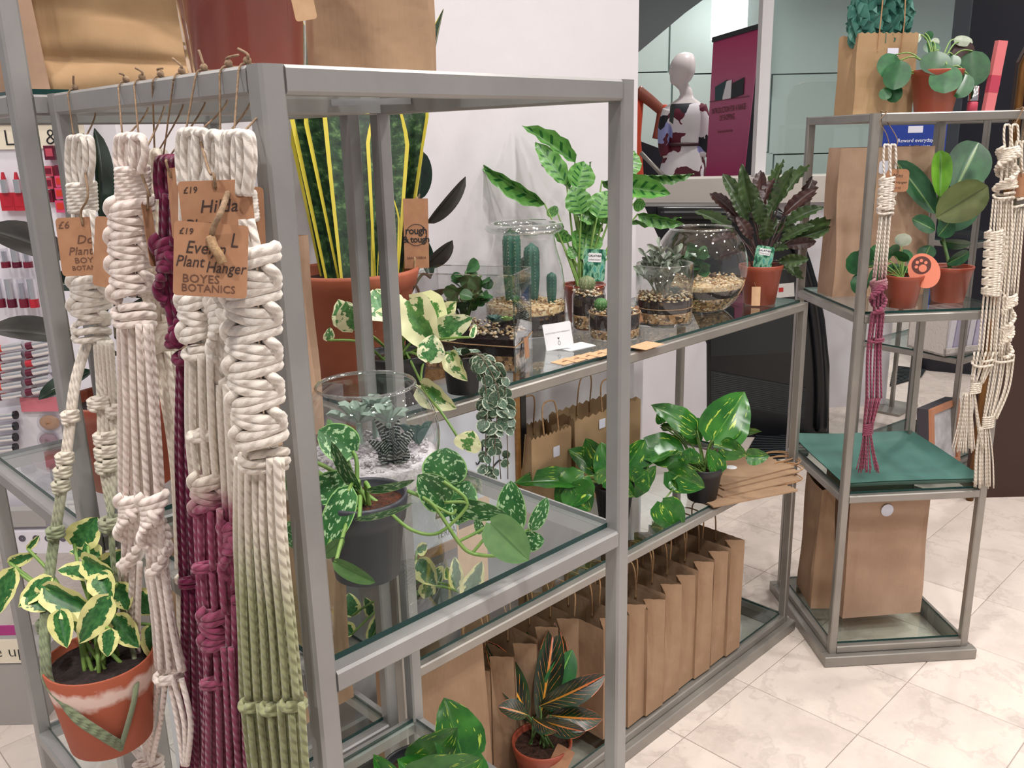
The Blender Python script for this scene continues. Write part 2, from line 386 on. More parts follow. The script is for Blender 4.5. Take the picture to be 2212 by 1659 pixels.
def zebra(name):
    m, nt, b, vec, au, v, rnd = leafbase(name)
    st = math_(nt, 'FRACT', math_(nt, 'MULTIPLY', v, 13.0)); n = noise(nt, vec, 10, 2)
    a = math_(nt, 'MULTIPLY', math_(nt, 'LESS_THAN', st, .4), math_(nt, 'GREATER_THAN', n, .42))
    finish(nt, b, mixc(nt, a, srgb(34, 44, 44), srgb(196, 204, 196)), au, v, rnd, .45, .02, .1); return m
ZEBRA = zebra('leaf_zebra')
STEMG = M('green_stem', srgb(104, 140, 66), .5, col2=srgb(132, 164, 84), nscale=40)
STEMD = M('dark_green_stem', srgb(70, 104, 52), .5, col2=srgb(88, 122, 62), nscale=40)
STEMB = M('brown_stem', srgb(88, 74, 60), .7, col2=srgb(110, 94, 76), nscale=60)
# ---- macrame rope: twisted strands by UV, dye by height (the cotton itself is dip-dyed)
def rope(name, stops):
    m, nt, b = newmat(name); geo = nd(nt, 'ShaderNodeNewGeometry'); sp = nd(nt, 'ShaderNodeSeparateXYZ'); lk(nt, geo.outputs['Position'], sp.inputs[0])
    tc = nd(nt, 'ShaderNodeTexCoord'); su = nd(nt, 'ShaderNodeSeparateXYZ'); lk(nt, tc.outputs['UV'], su.inputs[0])
    n = noise(nt, geo.outputs['Position'], 45, 3)
    if len(stops) == 1: col = mixc(nt, math_(nt, 'MULTIPLY', n, .35), stops[0][1], tuple(c*.78 for c in stops[0][1]))
    else:
        z0, z1 = stops[0][0], stops[-1][0]
        zz = math_(nt, 'ADD', sp.outputs[2], math_(nt, 'MULTIPLY_ADD', n, .05, -.025))
        mr = nd(nt, 'ShaderNodeMapRange'); mr.inputs[1].default_value = z0; mr.inputs[2].default_value = z1; lk(nt, zz, mr.inputs[0])
        col = ramp(nt, mr.outputs[0], [((z-z0)/(z1-z0), c) for z, c in stops])
        col = mixc(nt, math_(nt, 'MULTIPLY', n, .3), col, (.2, .17, .14))
    lk(nt, col, b.inputs['Base Color']); b.inputs['Roughness'].default_value = .95; b.inputs['Specular IOR Level'].default_value = .1
    b.inputs['Sheen Weight'].default_value = .25
    st = math_(nt, 'SINE', math_(nt, 'MULTIPLY', math_(nt, 'ADD', math_(nt, 'MULTIPLY', su.outputs[1], 95.0), math_(nt, 'MULTIPLY', su.outputs[0], 2.0)), 2*pi))
    fine = noise(nt, geo.outputs['Position'], 900, 2)
    bump(nt, b, math_(nt, 'MULTIPLY_ADD', fine, .5, st), .55, .0016); return m
CREAM = srgb(236, 224, 208); CREAMW = srgb(240, 231, 222)
PLUM = srgb(112, 34, 66); PINK = srgb(158, 66, 104); SAGE = srgb(138, 142, 98); SAGED = srgb(112, 126, 92)
# ------------------------------------------------------------------ levels and footprints (metres)
ZT, ZM, ZL, TB = 1.454, .965, .505, .0205
AX0, AX1, AY0, AY1 = .3337, .7547, .5823, 1.0107
LX0, LX1, LY0, LY1 = .303, .724, 1.016, 1.424
BX0, BX1, BY0, BY1 = .79, 2.168, 1.094, 1.494
WALLY = 1.57
FH = V((FWD.x, FWD.y, 0)).normalized(); RH = V((FH.y, -FH.x, 0))
def PF(x, y, dist): d = ray(x, y); return EYE + d*(dist/d.dot(FH))   # vertical plane facing the camera's heading

# ------------------------------------------------------------------ floor: marble tiles
def marble(name, tile=True):
    m, nt, b = newmat(name); geo = nd(nt, 'ShaderNodeNewGeometry'); oi = nd(nt, 'ShaderNodeObjectInfo')
    add = nd(nt, 'ShaderNodeVectorMath', operation='ADD'); cm = nd(nt, 'ShaderNodeCombineXYZ')
    lk(nt, math_(nt, 'MULTIPLY', oi.outputs['Random'], 50.0), cm.inputs[0]); lk(nt, math_(nt, 'MULTIPLY', oi.outputs['Random'], 23.0), cm.inputs[1])
    lk(nt, geo.outputs['Position'], add.inputs[0]); lk(nt, cm.outputs[0], add.inputs[1])
    w = noise(nt, add.outputs[0], 5, 5, .6, 1); mixv = nd(nt, 'ShaderNodeVectorMath', operation='MULTIPLY_ADD')
    lk(nt, w, mixv.inputs[0]); mixv.inputs[1].default_value = (.35, .35, .35); lk(nt, add.outputs[0], mixv.inputs[2])
    n = noise(nt, mixv.outputs[0], 4.5, 6, .62)
    col = ramp(nt, n, [(.3, srgb(204, 191, 182)), (.46, srgb(219, 206, 197)), (.6, srgb(227, 214, 204))])
    v = math_(nt, 'ABSOLUTE', math_(nt, 'SUBTRACT', noise(nt, mixv.outputs[0], 3.2, 4), .5))
    col = mixc(nt, ramp(nt, v, [(0, (.34, .34, .34)), (.025, (0, 0, 0))]), col, srgb(176, 162, 154))
    lk(nt, col, b.inputs['Base Color']); b.inputs['Roughness'].default_value = .34; b.inputs['Specular IOR Level'].default_value = .35
    return m
MARBLE = marble('marble_tile')
GROUT = M('grout', srgb(176, 168, 164), .9)
floor = struct('floor', MB().box((-3, -3.5, -.06), (9, 7, -.004)).mesh('floor'), GROUT)
T_ = .294
def tilemesh():
    g = .0009; a = T_/2-g; c = .0012
    top = [(-a+c, -a+c, 0), (a-c, -a+c, 0), (a-c, a-c, 0), (-a+c, a-c, 0)]; mid = [(-a, -a, -c), (a, -a, -c), (a, a, -c), (-a, a, -c)]; bot = [(x, y, -.006) for x, y, z in mid]
    mb = MB(); mb.quadstrip([bot, mid, top]); mb.face((8, 9, 10, 11)); me = mb.mesh('tile'); me.materials.append(MARBLE); return me
tm = tilemesh(); cand = []
for i in range(-12, 26):
    for j in range(-10, 18):
        x, y = 1.857+T_*(i+.5), 1.033+T_*(j+.5)
        if not (-2.8 < x < 8.8 and -3.3 < y < 6.8): continue
        P = V((x, y, 0)); d = depth(P)
        infr = False
        if d > .3:
            q = P-EYE; xx, yy = q.dot(RIGHT)/d*F_PX, -q.dot(UP)/d*F_PX
            infr = abs(xx) < IMW/2+160 and abs(yy) < IMH/2+220
        cand.append((0 if infr else 1, d if d > 0 else 50, x, y))
cand.sort()
for k, (_, _, x, y) in enumerate(cand[:290]):
    put('tile', tm, floor, None, MX.Translation((x, y, 0)))
mb = MB()
for _, _, x, y in cand[290:]:
    g = .001; a = T_/2-g; mb.box((x-a, y-a, -.006), (x+a, y+a, 0))
rest = put('floor_tiles_beyond', mb.mesh('tiles_rest'), floor, MARBLE); rest['kind'] = 'stuff'

# ------------------------------------------------------------------ walls, ceiling
WALLM = M('wall_paint', srgb(226, 221, 226), .75, col2=srgb(222, 217, 222), nscale=3, bumps=(26, .10, .01))
WALLB = M('wall_paint_cream', srgb(224, 216, 208), .75, bumps=(26, .08, .01))
struct('wall_back', MB().box((.62, WALLY, 0), (2.045, WALLY+.14, CEIL)).box((2.045, WALLY+.03, 0), (2.13, WALLY+.14, .93)).mesh('wall_back'), WALLM)
struct('baseboard_back', MB().box((.62, WALLY-.012, 0), (2.13, WALLY, .08)).mesh('baseboard'), WHITE)
ceil_m = M('ceiling_white', srgb(236, 236, 238), .9)
ceil_ = struct('ceiling', MB().box((-3, -3.5, CEIL), (9, 7, CEIL+.08)).mesh('ceiling'), ceil_m)
RIMM = M('lamp_rim', srgb(230, 230, 232), .4)
mb = MB(); mb.lathe([(.085, -.03), (.105, -.03), (.11, 0), (.085, 0), (.085, -.03)], n=24); rim_me = fix_normals(mb.mesh('downlight')); rim_me.materials.append(RIMM)
for k, (x, y, p) in enumerate(LAMPS):
    o = put('ceiling_light', rim_me, None, None, MX.Translation((x, y, CEIL)))
    tag(o, 'white round recessed downlight ring in the shop ceiling', 'light', 'ceiling downlights')
# low white wall that clads the escalator side
pts = [PY(1340, 1100, 2.23), PY(1525, 1000, 2.23), PY(1526, 742, 2.23), PY(1392, 446, 2.23), PY(1340, 446, 2.23)]
pts[0].z = pts[1].z = 0; pts[0].x = 2.1; pts[4].x = 2.1
struct('wall_escalator', MB().poly(pts, .1, (0, 1, 0)).mesh('wall_escalator'), WALLM)
# half wall with window sill behind the escalator
D0 = 4.45
def fbox(x0, y0, x1, y1, dist, th, mat_, name, parent=None, kind=True, floor_=False):
    """box facing the camera heading: image-rectangle corners taken on the plane at dist, thickness th behind it"""
    a = PF(x0, (y0+y1)/2, dist); b_ = PF(x1, (y0+y1)/2, dist); zt = PF((x0+x1)/2, y0, dist).z; zb = 0 if floor_ else PF((x0+x1)/2, y1, dist).z
    w = (b_-a).dot(RH); o = V((a.x, a.y, zb)); mw = MX((RH, FH, V((0, 0, 1)))).transposed().to_4x4(); mw.translation = o
    mb = MB().box((0, 0, 0), (w, th, zt-zb), M=mw)
    if parent is None and kind: return struct(name, mb.mesh(name), mat_)
    return put(name, mb.mesh(name), parent, mat_)
fbox(1300, 432, 1932, 900, D0, .12, WALLM, 'wall_half', floor_=True)
SILLM = M('sill_stone', srgb(206, 198, 190), .6, bumps=(40, .05))
fbox(1300, 384, 1934, 440, D0-.06, .26, SILLM, 'trim_1')
fbox(1641, -60, 1664, 388, D0+.02, .07, WHITE, 'trim_2')
fbox(1666, -60, 2085, 386, D0+.05, .012, PANE, 'window_1')
# far sea-green panels
FARM = M('far_panel', srgb(190, 205, 201), .5, col2=srgb(182, 198, 194), nscale=.6)
FARB = M('far_panel_joint', srgb(120, 140, 138), .7)
DF = 9.0
farw = fbox(1150, -330, 2150, 700, DF+.05, .1, FARB, 'wall_far', floor_=True)
for xs in ((1160, 1448), (1452, 1662), (1666, 1880), (1884, 2100)):
    for ys in ((-320, 157), (160, 330), (333, 620)):
        fbox(xs[0], ys[0], xs[1], ys[1], DF, .05, FARM, 'panel', farw)
# slanted dark soffit of the upper escalator
SOFF = M('soffit_grey', srgb(120, 128, 132), .6)
q = [PF(1300, -60, 7.6), PF(1600, -60, 7.6), PF(1480, 28, 7.6), PF(1385, 108, 7.6), PF(1300, 180, 7.6)]
struct('trim_3', MB().poly(q, .5, FH).mesh('soffit'), SOFF)
# black lift wall on the right
DARK = M('dark_navy_panel', srgb(26, 27, 38), .35)
p0, p1 = V((5.36, 1.98, 0)), V((5.56, 1.30, 0)); dr = (p1-p0).normalized(); nn = V((-dr.y, dr.x, 0))
if nn.dot(FH) < 0: nn = -nn
q = [p0, p0+dr*1.9, p0+dr*1.9+V((0, 0, 2.9)), p0+V((0, 0, 2.9))]
struct('wall_right', MB().poly(q, .5, nn).mesh('wall_right'), DARK)
# ------------------------------------------------------------------ display stands
def TM(x, y, rz): return MX.Translation((x, y, 0)) @ MX.Rotation(rz, 4, 'Z')
def stand(name, label, T, w, d, levels, ztop, mat_, tb=TB, plinth=None, group=None, base=None, skip=()):
    """w x d outer footprint from the origin of T; levels = shelf rail tops; posts run from the plinth to ztop"""
    root = thing(name, label, 'display stand', T.translation, group)
    h = tb/2; P = lambda x, y, z: T @ V((x, y, z)); sx = (T.to_3x3() @ V((1, 0, 0)))
    z0 = plinth or 0
    for (x, y) in ((h, h), (w-h, h), (w-h, d-h), (h, d-h)):
        put('post', MB().bar(P(x, y, z0), P(x, y, ztop), tb, side=sx).mesh('post'), root, mat_)
    for li, z in enumerate(levels):
        zc = z-h
        for a, b_ in (((tb, h), (w-tb, h)), ((tb, d-h), (w-tb, d-h)), ((h, tb), (h, d-tb)), ((w-h, tb), (w-h, d-tb))):
            put('rail', MB().bar(P(*a, zc), P(*b_, zc), tb).mesh('rail'), root, mat_)
        i = tb*.8
        zo = -.0062 if (z == ztop and ztop > 1.2) else .0003
        mb = MB(); mb.box((i, i, z+zo), (w-i, d-i, z+zo+.006), M=T)
        for k in range(4): mb.mi[k] = 1
        put('glass_shelf', mb.mesh('glass_shelf'), root, [SHELFG, GEDGE])
    if plinth:
        e = .0166; t2 = .03
        for a, b_ in (((-e, -e+t2/2), (w+e, -e+t2/2)), ((-e, d+e-t2/2), (w+e, d+e-t2/2)), ((-e+t2/2, -e+t2), (-e+t2/2, d+e-t2)), ((w+e-t2/2, -e+t2), (w+e-t2/2, d+e-t2))):
            put('plinth_rail', MB().bar(P(*a, plinth/2), P(*b_, plinth/2), t2, plinth, ch=.08).mesh('plinth_rail'), root, mat_)
    return root
standA = stand('display_stand', 'square grey steel stand draped with macrame hangers along one side', TM(AX0, AY0, 0), AX1-AX0, AY1-AY0, [ZL, ZM, ZT], ZT, STEELA)
standL = stand('display_stand', 'tall grey steel stand behind the macrame hangers, next to the lipstick display', TM(LX0, LY0, 0), LX1-LX0, LY1-LY0, [ZL, ZM, ZT], 1.93, STEELA)
standB = stand('display_table', 'long low steel table with glass shelves of terrariums', TM(BX0, BY0, 0), BX1-BX0, BY1-BY0, [.052, .513, .967], .967, STEELB, plinth=.031)
CYAW = -.7158
CT = TM(2.0865, .926, CYAW)
standC = stand('display_stand', 'narrow steel stand with the green tray on its middle shelf', CT, .388, .403, [.052, .49, .964, 1.436], 1.436, STEELB, plinth=.031)
GT = TM(3.70, 1.20, -.15)
standG = stand('display_stand', 'steel stand holding a white basket of clothes above a picture frame', GT, .46, .46, [.052, .50, .965, 1.436], 1.436, STEELB, plinth=.031)
def CP(x, y, z=0): return CT @ V((x, y, z))
def GP(x, y, z=0): return GT @ V((x, y, z))
# chrome clip under the top of the near stand
k = PZ(815, 214, ZT-TB)
mb = MB(); mb.box((-.05, -.006, -.006), (.05, .006, -.002), M=MX.Translation((.70, .955, ZT-.004)) @ MX.Rotation(-.78, 4, 'Z')); mb.box((-.012, -.012, -.016), (.012, .012, -.006), M=MX.Translation((.70, .955, ZT-.004)) @ MX.Rotation(-.78, 4, 'Z'))
put('shelf_clip', mb.mesh('clip'), standA, CHROME)
# ------------------------------------------------------------------ builders shared by many things
SH_A, SH_B, SH_BL, SH_BB = ZM+.0065, .967+.0065, .513+.0065, .052+.0065
def rnd(a, b): return random.uniform(a, b)
# ---- leaves
def leafmesh(name, mat_, p=.6, q=.75, lobe=0, fold=.15, curl=.12, wave=0, wn=3, tip=0, nu=8, nv=11, cup=0, strap=False, twist=0, thick=0):
    mx_ = (p/(p+q))**p*(q/(p+q))**q
    mb = MB(); nu2 = nu+1
    rows = []
    for j in range(nv+1):
        v = j/nv; vv = min(max(v, .0015), .9985)
        hw = (.5*vv**p*(1-vv)**q/mx_) if not strap else .5*min(1, .55+.6*vv)*min(1, ((1-vv)*3.2)**.6)
        row = []
        for i in range(nu2):
            s_ = 2*i/nu-1; a = abs(s_); x = s_*hw
            y = v-lobe*a**1.6*(1-v)**2.2 if lobe else v
            z = fold*a*hw*2*.5 - curl*v*v + cup*(a*a)*.15 + (wave*sin(wn*2*pi*v+(0 if s_ > 0 else 1.3))*a*a if wave else 0)
            if twist: c_, s2 = cos(twist*v), sin(twist*v); x, z = x*c_-z*s2, x*s2+z*c_
            row.append((x, y, z))
        rows.append(row)
    base = len(mb.v)
    for r in rows: mb.v.extend(r)
    for j in range(nv):
        for i in range(nu):
            a = base+j*nu2+i
            mb.face((a, a+1, a+1+nu2, a+nu2), ((i/nu, j/nv), ((i+1)/nu, j/nv), ((i+1)/nu, (j+1)/nv), (i/nu, (j+1)/nv)))
    me = mb.mesh(name, mat_); me.polygons.foreach_set('use_smooth', [True]*len(me.polygons)); return me
def leaf(root, me, base, tip, width, face=None, roll=0, name='leaf', zs=1.0):
    base, tip = V(base), V(tip); Y = tip-base; L = max(Y.length, 1e-4); y = Y/L
    if face is None: n = (EYE-(base+tip)/2)
    elif isinstance(face, str): n = V((0, 0, 1))
    else: n = V(face)
    n = n-y*n.dot(y)
    if n.length < 1e-4: n = V((1, 0, 0))-y*y.x
    n.normalize(); x = y.cross(n)
    if roll: R_ = MX.Rotation(roll, 3, y); n = R_ @ n; x = R_ @ x
    m = MX((x*width, Y, n*L*zs)).transposed().to_4x4(); m.translation = base
    return put(name, me, root, None, m)
def stem(root, pts, r, mat_, name='stem', n=6, seg=6):
    P = bez(pts, seg); r0, r1 = r if isinstance(r, tuple) else (r, r)
    mb = MB(); mb.tube(P, lambda t: r0+(r1-r0)*t, n, uv=False)
    return put(name, mb.mesh(name), root, mat_, smooth=True)
# ---- pots
def pot(root, c, rt, rb, h, mat_, soil=SOIL, rim=.0, rimh=.0, fill=.88, n=32, name='pot', th=None, tilt=None):
    th = th or rt*.045; c = V(c); pr = [(rb*.2, 0), (rb*.94, 0), (rb, h*.015)]
    if rim:
        zr = h-rimh; rr = rb+(rt-rb)*zr/h
        pr += [(rr, zr), (rr+rim, zr+rim*.6), (rt+rim, h-rimh*.18), (rt+rim*.8, h), (rt-th*.3, h), (rt-th, h-th)]
    else: pr += [(rt, h-th*.6), (rt-th*.4, h), (rt-th, h-th*.4)]
    rf = rb+(rt-rb)*(fill-.06)-th
    pr += [(rf, h*(fill-.06))]
    o = put(name, fix_normals(MB().lathe(pr, c, n, caps=True).mesh(name)), root, mat_, smooth=True)
    for p in o.data.polygons:
        if len(p.vertices) > 4: p.use_smooth = False
    if soil:
        rs = rb+(rt-rb)*fill-th
        mb = MB(); rings = []
        for k, (f_, hz) in enumerate(((.02, .012), (.35, .010), (.7, .006), (1.0, 0.0))):
            rings.append([(c.x+cos(2*pi*j/20)*rs*f_, c.y+sin(2*pi*j/20)*rs*f_, c.z+h*fill+hz*rt*8*rnd(.3, 1)*.12) for j in range(20)])
        mb.quadstrip(rings, caps=False); mb.face(range(20))
        put('soil', fix_normals(mb.mesh('soil')), o, soil, smooth=True)
    return o
# ---- gravel: pebbles too small to pick apart, one part
PEB = [(M('pebble_tan', srgb(206, 176, 130), .7, col2=srgb(226, 204, 164), nscale=30)), M('pebble_brown', srgb(150, 112, 72), .7, col2=srgb(178, 140, 96), nscale=30), M('pebble_cream', srgb(226, 212, 186), .7), M('pebble_dark', srgb(96, 74, 56), .7)]
def pebbed(name, cols, sc):
    m, nt, b = newmat(name); vec = coord(nt, 'Object'); v = nd(nt, 'ShaderNodeTexVoronoi'); v.inputs['Scale'].default_value = sc; lk(nt, vec, v.inputs['Vector'])
    s_ = nd(nt, 'ShaderNodeSeparateXYZ'); lk(nt, v.outputs['Color'], s_.inputs[0]); n = len(cols)
    lk(nt, ramp(nt, s_.outputs[0], [(i/n, c) for i, c in enumerate(cols)], 'CONSTANT'), b.inputs['Base Color']); b.inputs['Roughness'].default_value = .75; bump(nt, b, v.outputs['Distance'], -1.0, .006); return m
BEDT = pebbed('tan_gravel_bed', [srgb(206, 176, 130), srgb(226, 208, 172), srgb(168, 130, 88), srgb(214, 190, 150)], 150); BEDB = pebbed('brown_gravel_bed', [srgb(128, 94, 62), srgb(168, 130, 90), srgb(84, 62, 46), srgb(190, 156, 116)], 150)
PEBG = PEB[:3]; PEBB = [PEB[1], PEB[3], PEB[0]]
def pebbles(root, pts, r, mats=None, name='gravel'):
    mats = mats or PEBG; mb = MB()
    for p in pts:
        rr = r*rnd(.6, 1.25); sc = (rnd(.8, 1.3), rnd(.7, 1.1), rnd(.5, .85)); a = rnd(0, 6.28); ca, sa = cos(a), sin(a); k = random.randrange(len(mats)); b0 = len(mb.v)
        for (x, y, z) in ((1, 0, 0), (0, 1, 0), (-1, 0, 0), (0, -1, 0), (0, 0, 1), (0, 0, -1), (.6, .6, .5), (-.6, -.6, .5)):
            x, y, z = x*sc[0], y*sc[1], z*sc[2]; mb.v.append((p[0]+rr*(x*ca-y*sa), p[1]+rr*(x*sa+y*ca), p[2]+rr*z))
        for f in ((0, 6, 4), (6, 1, 4), (1, 2, 4), (2, 7, 4), (7, 3, 4), (3, 0, 4), (0, 1, 6), (2, 3, 7), (1, 0, 5), (2, 1, 5), (3, 2, 5), (0, 3, 5)): mb.face([b0+i for i in f], None, k)
    o = put(name, mb.mesh(name), root, mats, smooth=True); o['kind'] = 'stuff'; return o
def disc_pts(c, r, n, z0, z1, edge=None):
    out = []
    for _ in range(n):
        a = rnd(0, 2*pi); q = r*sqrt(random.random()) if edge is None else r*rnd(edge, 1)
        out.append((c[0]+cos(a)*q, c[1]+sin(a)*q, rnd(z0, z1)))
    return out
# ---- text made of letter meshes
_txt = []
def text(s, size, mw, mat_, parent, name='lettering', shear=0, spacing=1, offset=0, align='CENTER', ext=.00012, xs=1):
    cu = bpy.data.curves.new(name, 'FONT'); cu.body = s; cu.size = size; cu.align_x = align; cu.align_y = 'CENTER'; cu.shear = shear
    cu.space_character = spacing; cu.offset = offset; cu.extrude = ext; cu.resolution_u = 2
    o = bpy.data.objects.new(name, cu); COL.objects.link(o)
    dg = bpy.context.evaluated_depsgraph_get(); me = bpy.data.meshes.new_from_object(o.evaluated_get(dg)); bpy.data.objects.remove(o)
    me.materials.clear(); me.materials.append(mat_)
    return put(name, me, parent, None, mw @ MX.Diagonal((xs, 1, 1, 1)))
def facing(c, nrm, up=(0, 0, 1), roll=0):
    """matrix at c with local z = nrm and local y near up"""
    n = V(nrm).normalized(); x = V(up).cross(n).normalized(); y = n.cross(x)
    if roll: R_ = MX.Rotation(roll, 3, n); x = R_ @ x; y = R_ @ y
    m = MX((x, y, n)).transposed().to_4x4(); m.translation = V(c); return m
def cardmesh(w, h, r, th=.0006, hole=True, n=5):
    pts = []
    for cx, cy, a0 in ((w/2-r, h/2-r, 0), (-w/2+r, h/2-r, pi/2), (-w/2+r, -h/2+r, pi), (w/2-r, -h/2+r, 1.5*pi)):
        for k in range(n+1): a = a0+pi/2*k/n; pts.append((cx+cos(a)*r, cy+sin(a)*r, -th/2))
    return MB().poly(pts, th, (0, 0, 1)).mesh('card')
def card(root, name, w, h, mw, mat_, r=.003, th=.0006):
    return put(name, cardmesh(w, h, r, th), root, mat_, mw)
# ---- paper carrier bags
def bagmesh(w, d, h, gus=.35, zig=.0035, crease=.0, seed=0, close=0, rows=9, nx=20, ny=8, wob=.004, top_sag=0):
    rg = random.Random(seed); mb = MB(); rings = []
    ph = [rg.uniform(0, 6.28) for _ in range(6)]
    per = []
    for i in range(nx): per.append((-.5+i/nx, -.5, 0))
    for i in range(ny): per.append((.5, -.5+i/ny, 1))
    for i in range(nx): per.append((.5-i/nx, .5, 0))
    for i in range(ny): per.append((-.5, .5-i/ny, 1))
    for j in range(rows+1):
        t = j/rows; ring = []
        for k, (a, b, side) in enumerate(per):
            x, y = a*w, b*d
            tt = max(0, (t-.12)/.88)
            y *= 1-close*tt
            if side: 
                inn = gus*d*tt**1.1*max(0, 1-abs(b)*2); x -= math.copysign(inn, a)
            else:
                y += wob*sin(3*a*pi+ph[0]+t*4)*sin(pi*min(t, .98))*(1 if b < 0 else -1)
                y += math.copysign(1, b)*wob*.8*sin(pi*(a+.5))*t
            x += wob*.5*sin(5*t+ph[1]+b*5)*sin(pi*t)
            z = t*h
            if j == rows: z += zig*(1 if k % 2 else -1)+top_sag*sin(pi*(a+.5))
            ring.append((x, y, z))
        rings.append(ring)
    mb.quadstrip(rings); n = len(per); mb.face(list(range(n))[::-1])
    me = mb.mesh('bag'); me.polygons.foreach_set('use_smooth', [False]*len(me.polygons)); return me
HANDLEM = M('twisted_paper', srgb(186, 146, 106), .85, col2=srgb(160, 120, 84), nscale=200, bumps=(300, .6, .001))
def handle_pts(w, h, y, z0, hh, lean=0):
    """U handle standing on the rim: two legs at +-w/2"""
    return bez([(-w/2, y, z0-.03), (-w/2, y, z0), (-w/2*.98, y+lean*.6, z0+hh*.62), (-w*.36, y+lean*.9, z0+hh*.93), (0, y+lean, z0+hh), (w*.36, y+lean*.9, z0+hh*.93), (w/2*.98, y+lean*.6, z0+hh*.62), (w/2, y, z0), (w/2, y, z0-.03)], 4)
def bag(label, x, y, z, rz, w, d, h, mat_=None, handles=(.055, .05), sticker=None, group=None, seed=1, T=None, **kw):
    root = thing('paper_bag', label, 'paper bag', (x, y, z), group, rz)
    mw = root_m = MX.Translation((x, y, z)) @ MX.Rotation(rz, 4, 'Z')
    b = put('bag_body', bagmesh(w, d, h, seed=seed, **kw), root, mat_ or KRAFT, mw)
    cl = kw.get('close', 0)
    if handles:
        hw, hh = handles
        for s_ in (-1, 1):
            me = MB().tube(handle_pts(hw, hh, s_*(d/2*(1-cl)-.0015), h, hh, -s_*d*.1), .0019, 6).mesh('handle')
            put('handle', me, root, HANDLEM, mw, smooth=True)
    if sticker:
        sx, sz, sw, shh, side, rr = sticker
        if side == 'front': m2 = mw @ facing((sx, -d/2*(1-cl*max(0, (sz/h-.12)/.88))-kw.get('wob', .004)*1.1-.0012, sz), (0, -1, 0))
        else: m2 = mw @ facing((-w/2-.002, sx, sz), (-1, 0, 0))
        card(root, 'sticker', sw, shh, m2, STICK, rr, .0004)
    return root
# ------------------------------------------------------------------ leaf meshes
def variants(n, fn): return [fn(k) for k in range(n)]
L_SNAKE = variants(3, lambda k: leafmesh('leaf', SNAKE, strap=True, fold=.28, curl=[.02, -.03, .05][k], twist=[.25, -.2, .1][k], nv=16))
L_NJOY = variants(3, lambda k: leafmesh('leaf', NJOY, .42, .8, .08, fold=[.3, .1, .45][k], curl=[.12, .2, .05][k], wave=.03))
L_NJOYW = variants(2, lambda k: leafmesh('leaf', NJOYW, .42, .8, .08, fold=[.25, .5][k], curl=[.12, .2][k], wave=.03))
L_VARIE = variants(3, lambda k: leafmesh('leaf', VARIE, .45, .8, .06, fold=[.3, .15, .5][k], curl=[.1, .2, .02][k], wave=.03))
L_SILV = variants(3, lambda k: leafmesh('leaf', SILVER, .4, .62, .1, fold=[.18, .05, .3][k], curl=[.1, .18, .03][k]))
L_SILVU = [leafmesh('leaf', SILVERU, .42, .6, .08, fold=.12, curl=.1)]
L_GOLD = variants(3, lambda k: leafmesh('leaf', GOLDEN, .38, .8, .1, fold=[.25, .1, .4][k], curl=[.12, .22, .04][k], wave=.02))
L_CALA = variants(3, lambda k: leafmesh('leaf', CALA, .62, .85, 0, fold=[.35, .15, .5][k], curl=[.12, .2, .04][k], wave=.035, wn=4, nv=16))
L_RUFI = variants(3, lambda k: leafmesh('leaf', [RUFI, RUFID, RUFI][k], .8, .8, 0, fold=.25, curl=[.25, .4, .1][k], wave=.045, wn=6, nv=20))
L_CROT = variants(2, lambda k: leafmesh('leaf', CROTON, .75, .7, 0, fold=[.2, .35][k], curl=[.2, .35][k]))
L_FIC = [leafmesh('leaf', FICUS, .62, .6, 0, fold=.15, curl=.08), leafmesh('leaf', FICUSU, .62, .6, 0, fold=.3, curl=.1)]
L_FICG = [leafmesh('leaf', FICUSG, .62, .55, 0, fold=.15, curl=.05), leafmesh('leaf', FICUSY, .5, .4, 0, fold=.35, curl=.03), leafmesh('leaf', FICUSO, .62, .55, 0, fold=.1, curl=.04)]
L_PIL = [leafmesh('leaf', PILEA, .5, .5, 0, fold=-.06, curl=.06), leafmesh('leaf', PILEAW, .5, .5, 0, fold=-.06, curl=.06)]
L_JADE = [leafmesh('leaf', JADE, 1.0, .5, 0, fold=.2, curl=.06, nu=6, nv=8)]
L_GREY = [leafmesh('leaf', GREYS, .9, .6, 0, fold=.3, curl=-.05, nu=6, nv=8)]
L_BLUE = [leafmesh('leaf', BLUES, 1.1, .5, 0, fold=.4, curl=-.05, nu=6, nv=8)]
L_TEAL = [leafmesh('leaf', TEALS, .9, .6, 0, fold=.5, curl=-.05, nu=6, nv=8)]
L_LIME = [leafmesh('leaf', LIMES, .9, .5, 0, fold=.3, curl=-.1, nu=4, nv=6)]
L_ZEB = [leafmesh('leaf', ZEBRA, .25, .95, 0, fold=.9, curl=-.12, nu=6, nv=14)]
L_HEART = [leafmesh('leaf', HEARTS, .4, .5, .1, fold=.1, curl=.05, nu=6, nv=8)]
def lf(root, me, b, t, w, db, dt, roll=0, face=None, **kw):
    """leaf from image points: base and tip pixel, width in pixels, the depth of each end in metres"""
    B_, T_2 = PD(b[0], b[1], db), PD(t[0], t[1], dt)
    return leaf(root, me, B_, T_2, w*(db+dt)/2/F_PX, face, roll, **kw), B_
R_ = random.choice
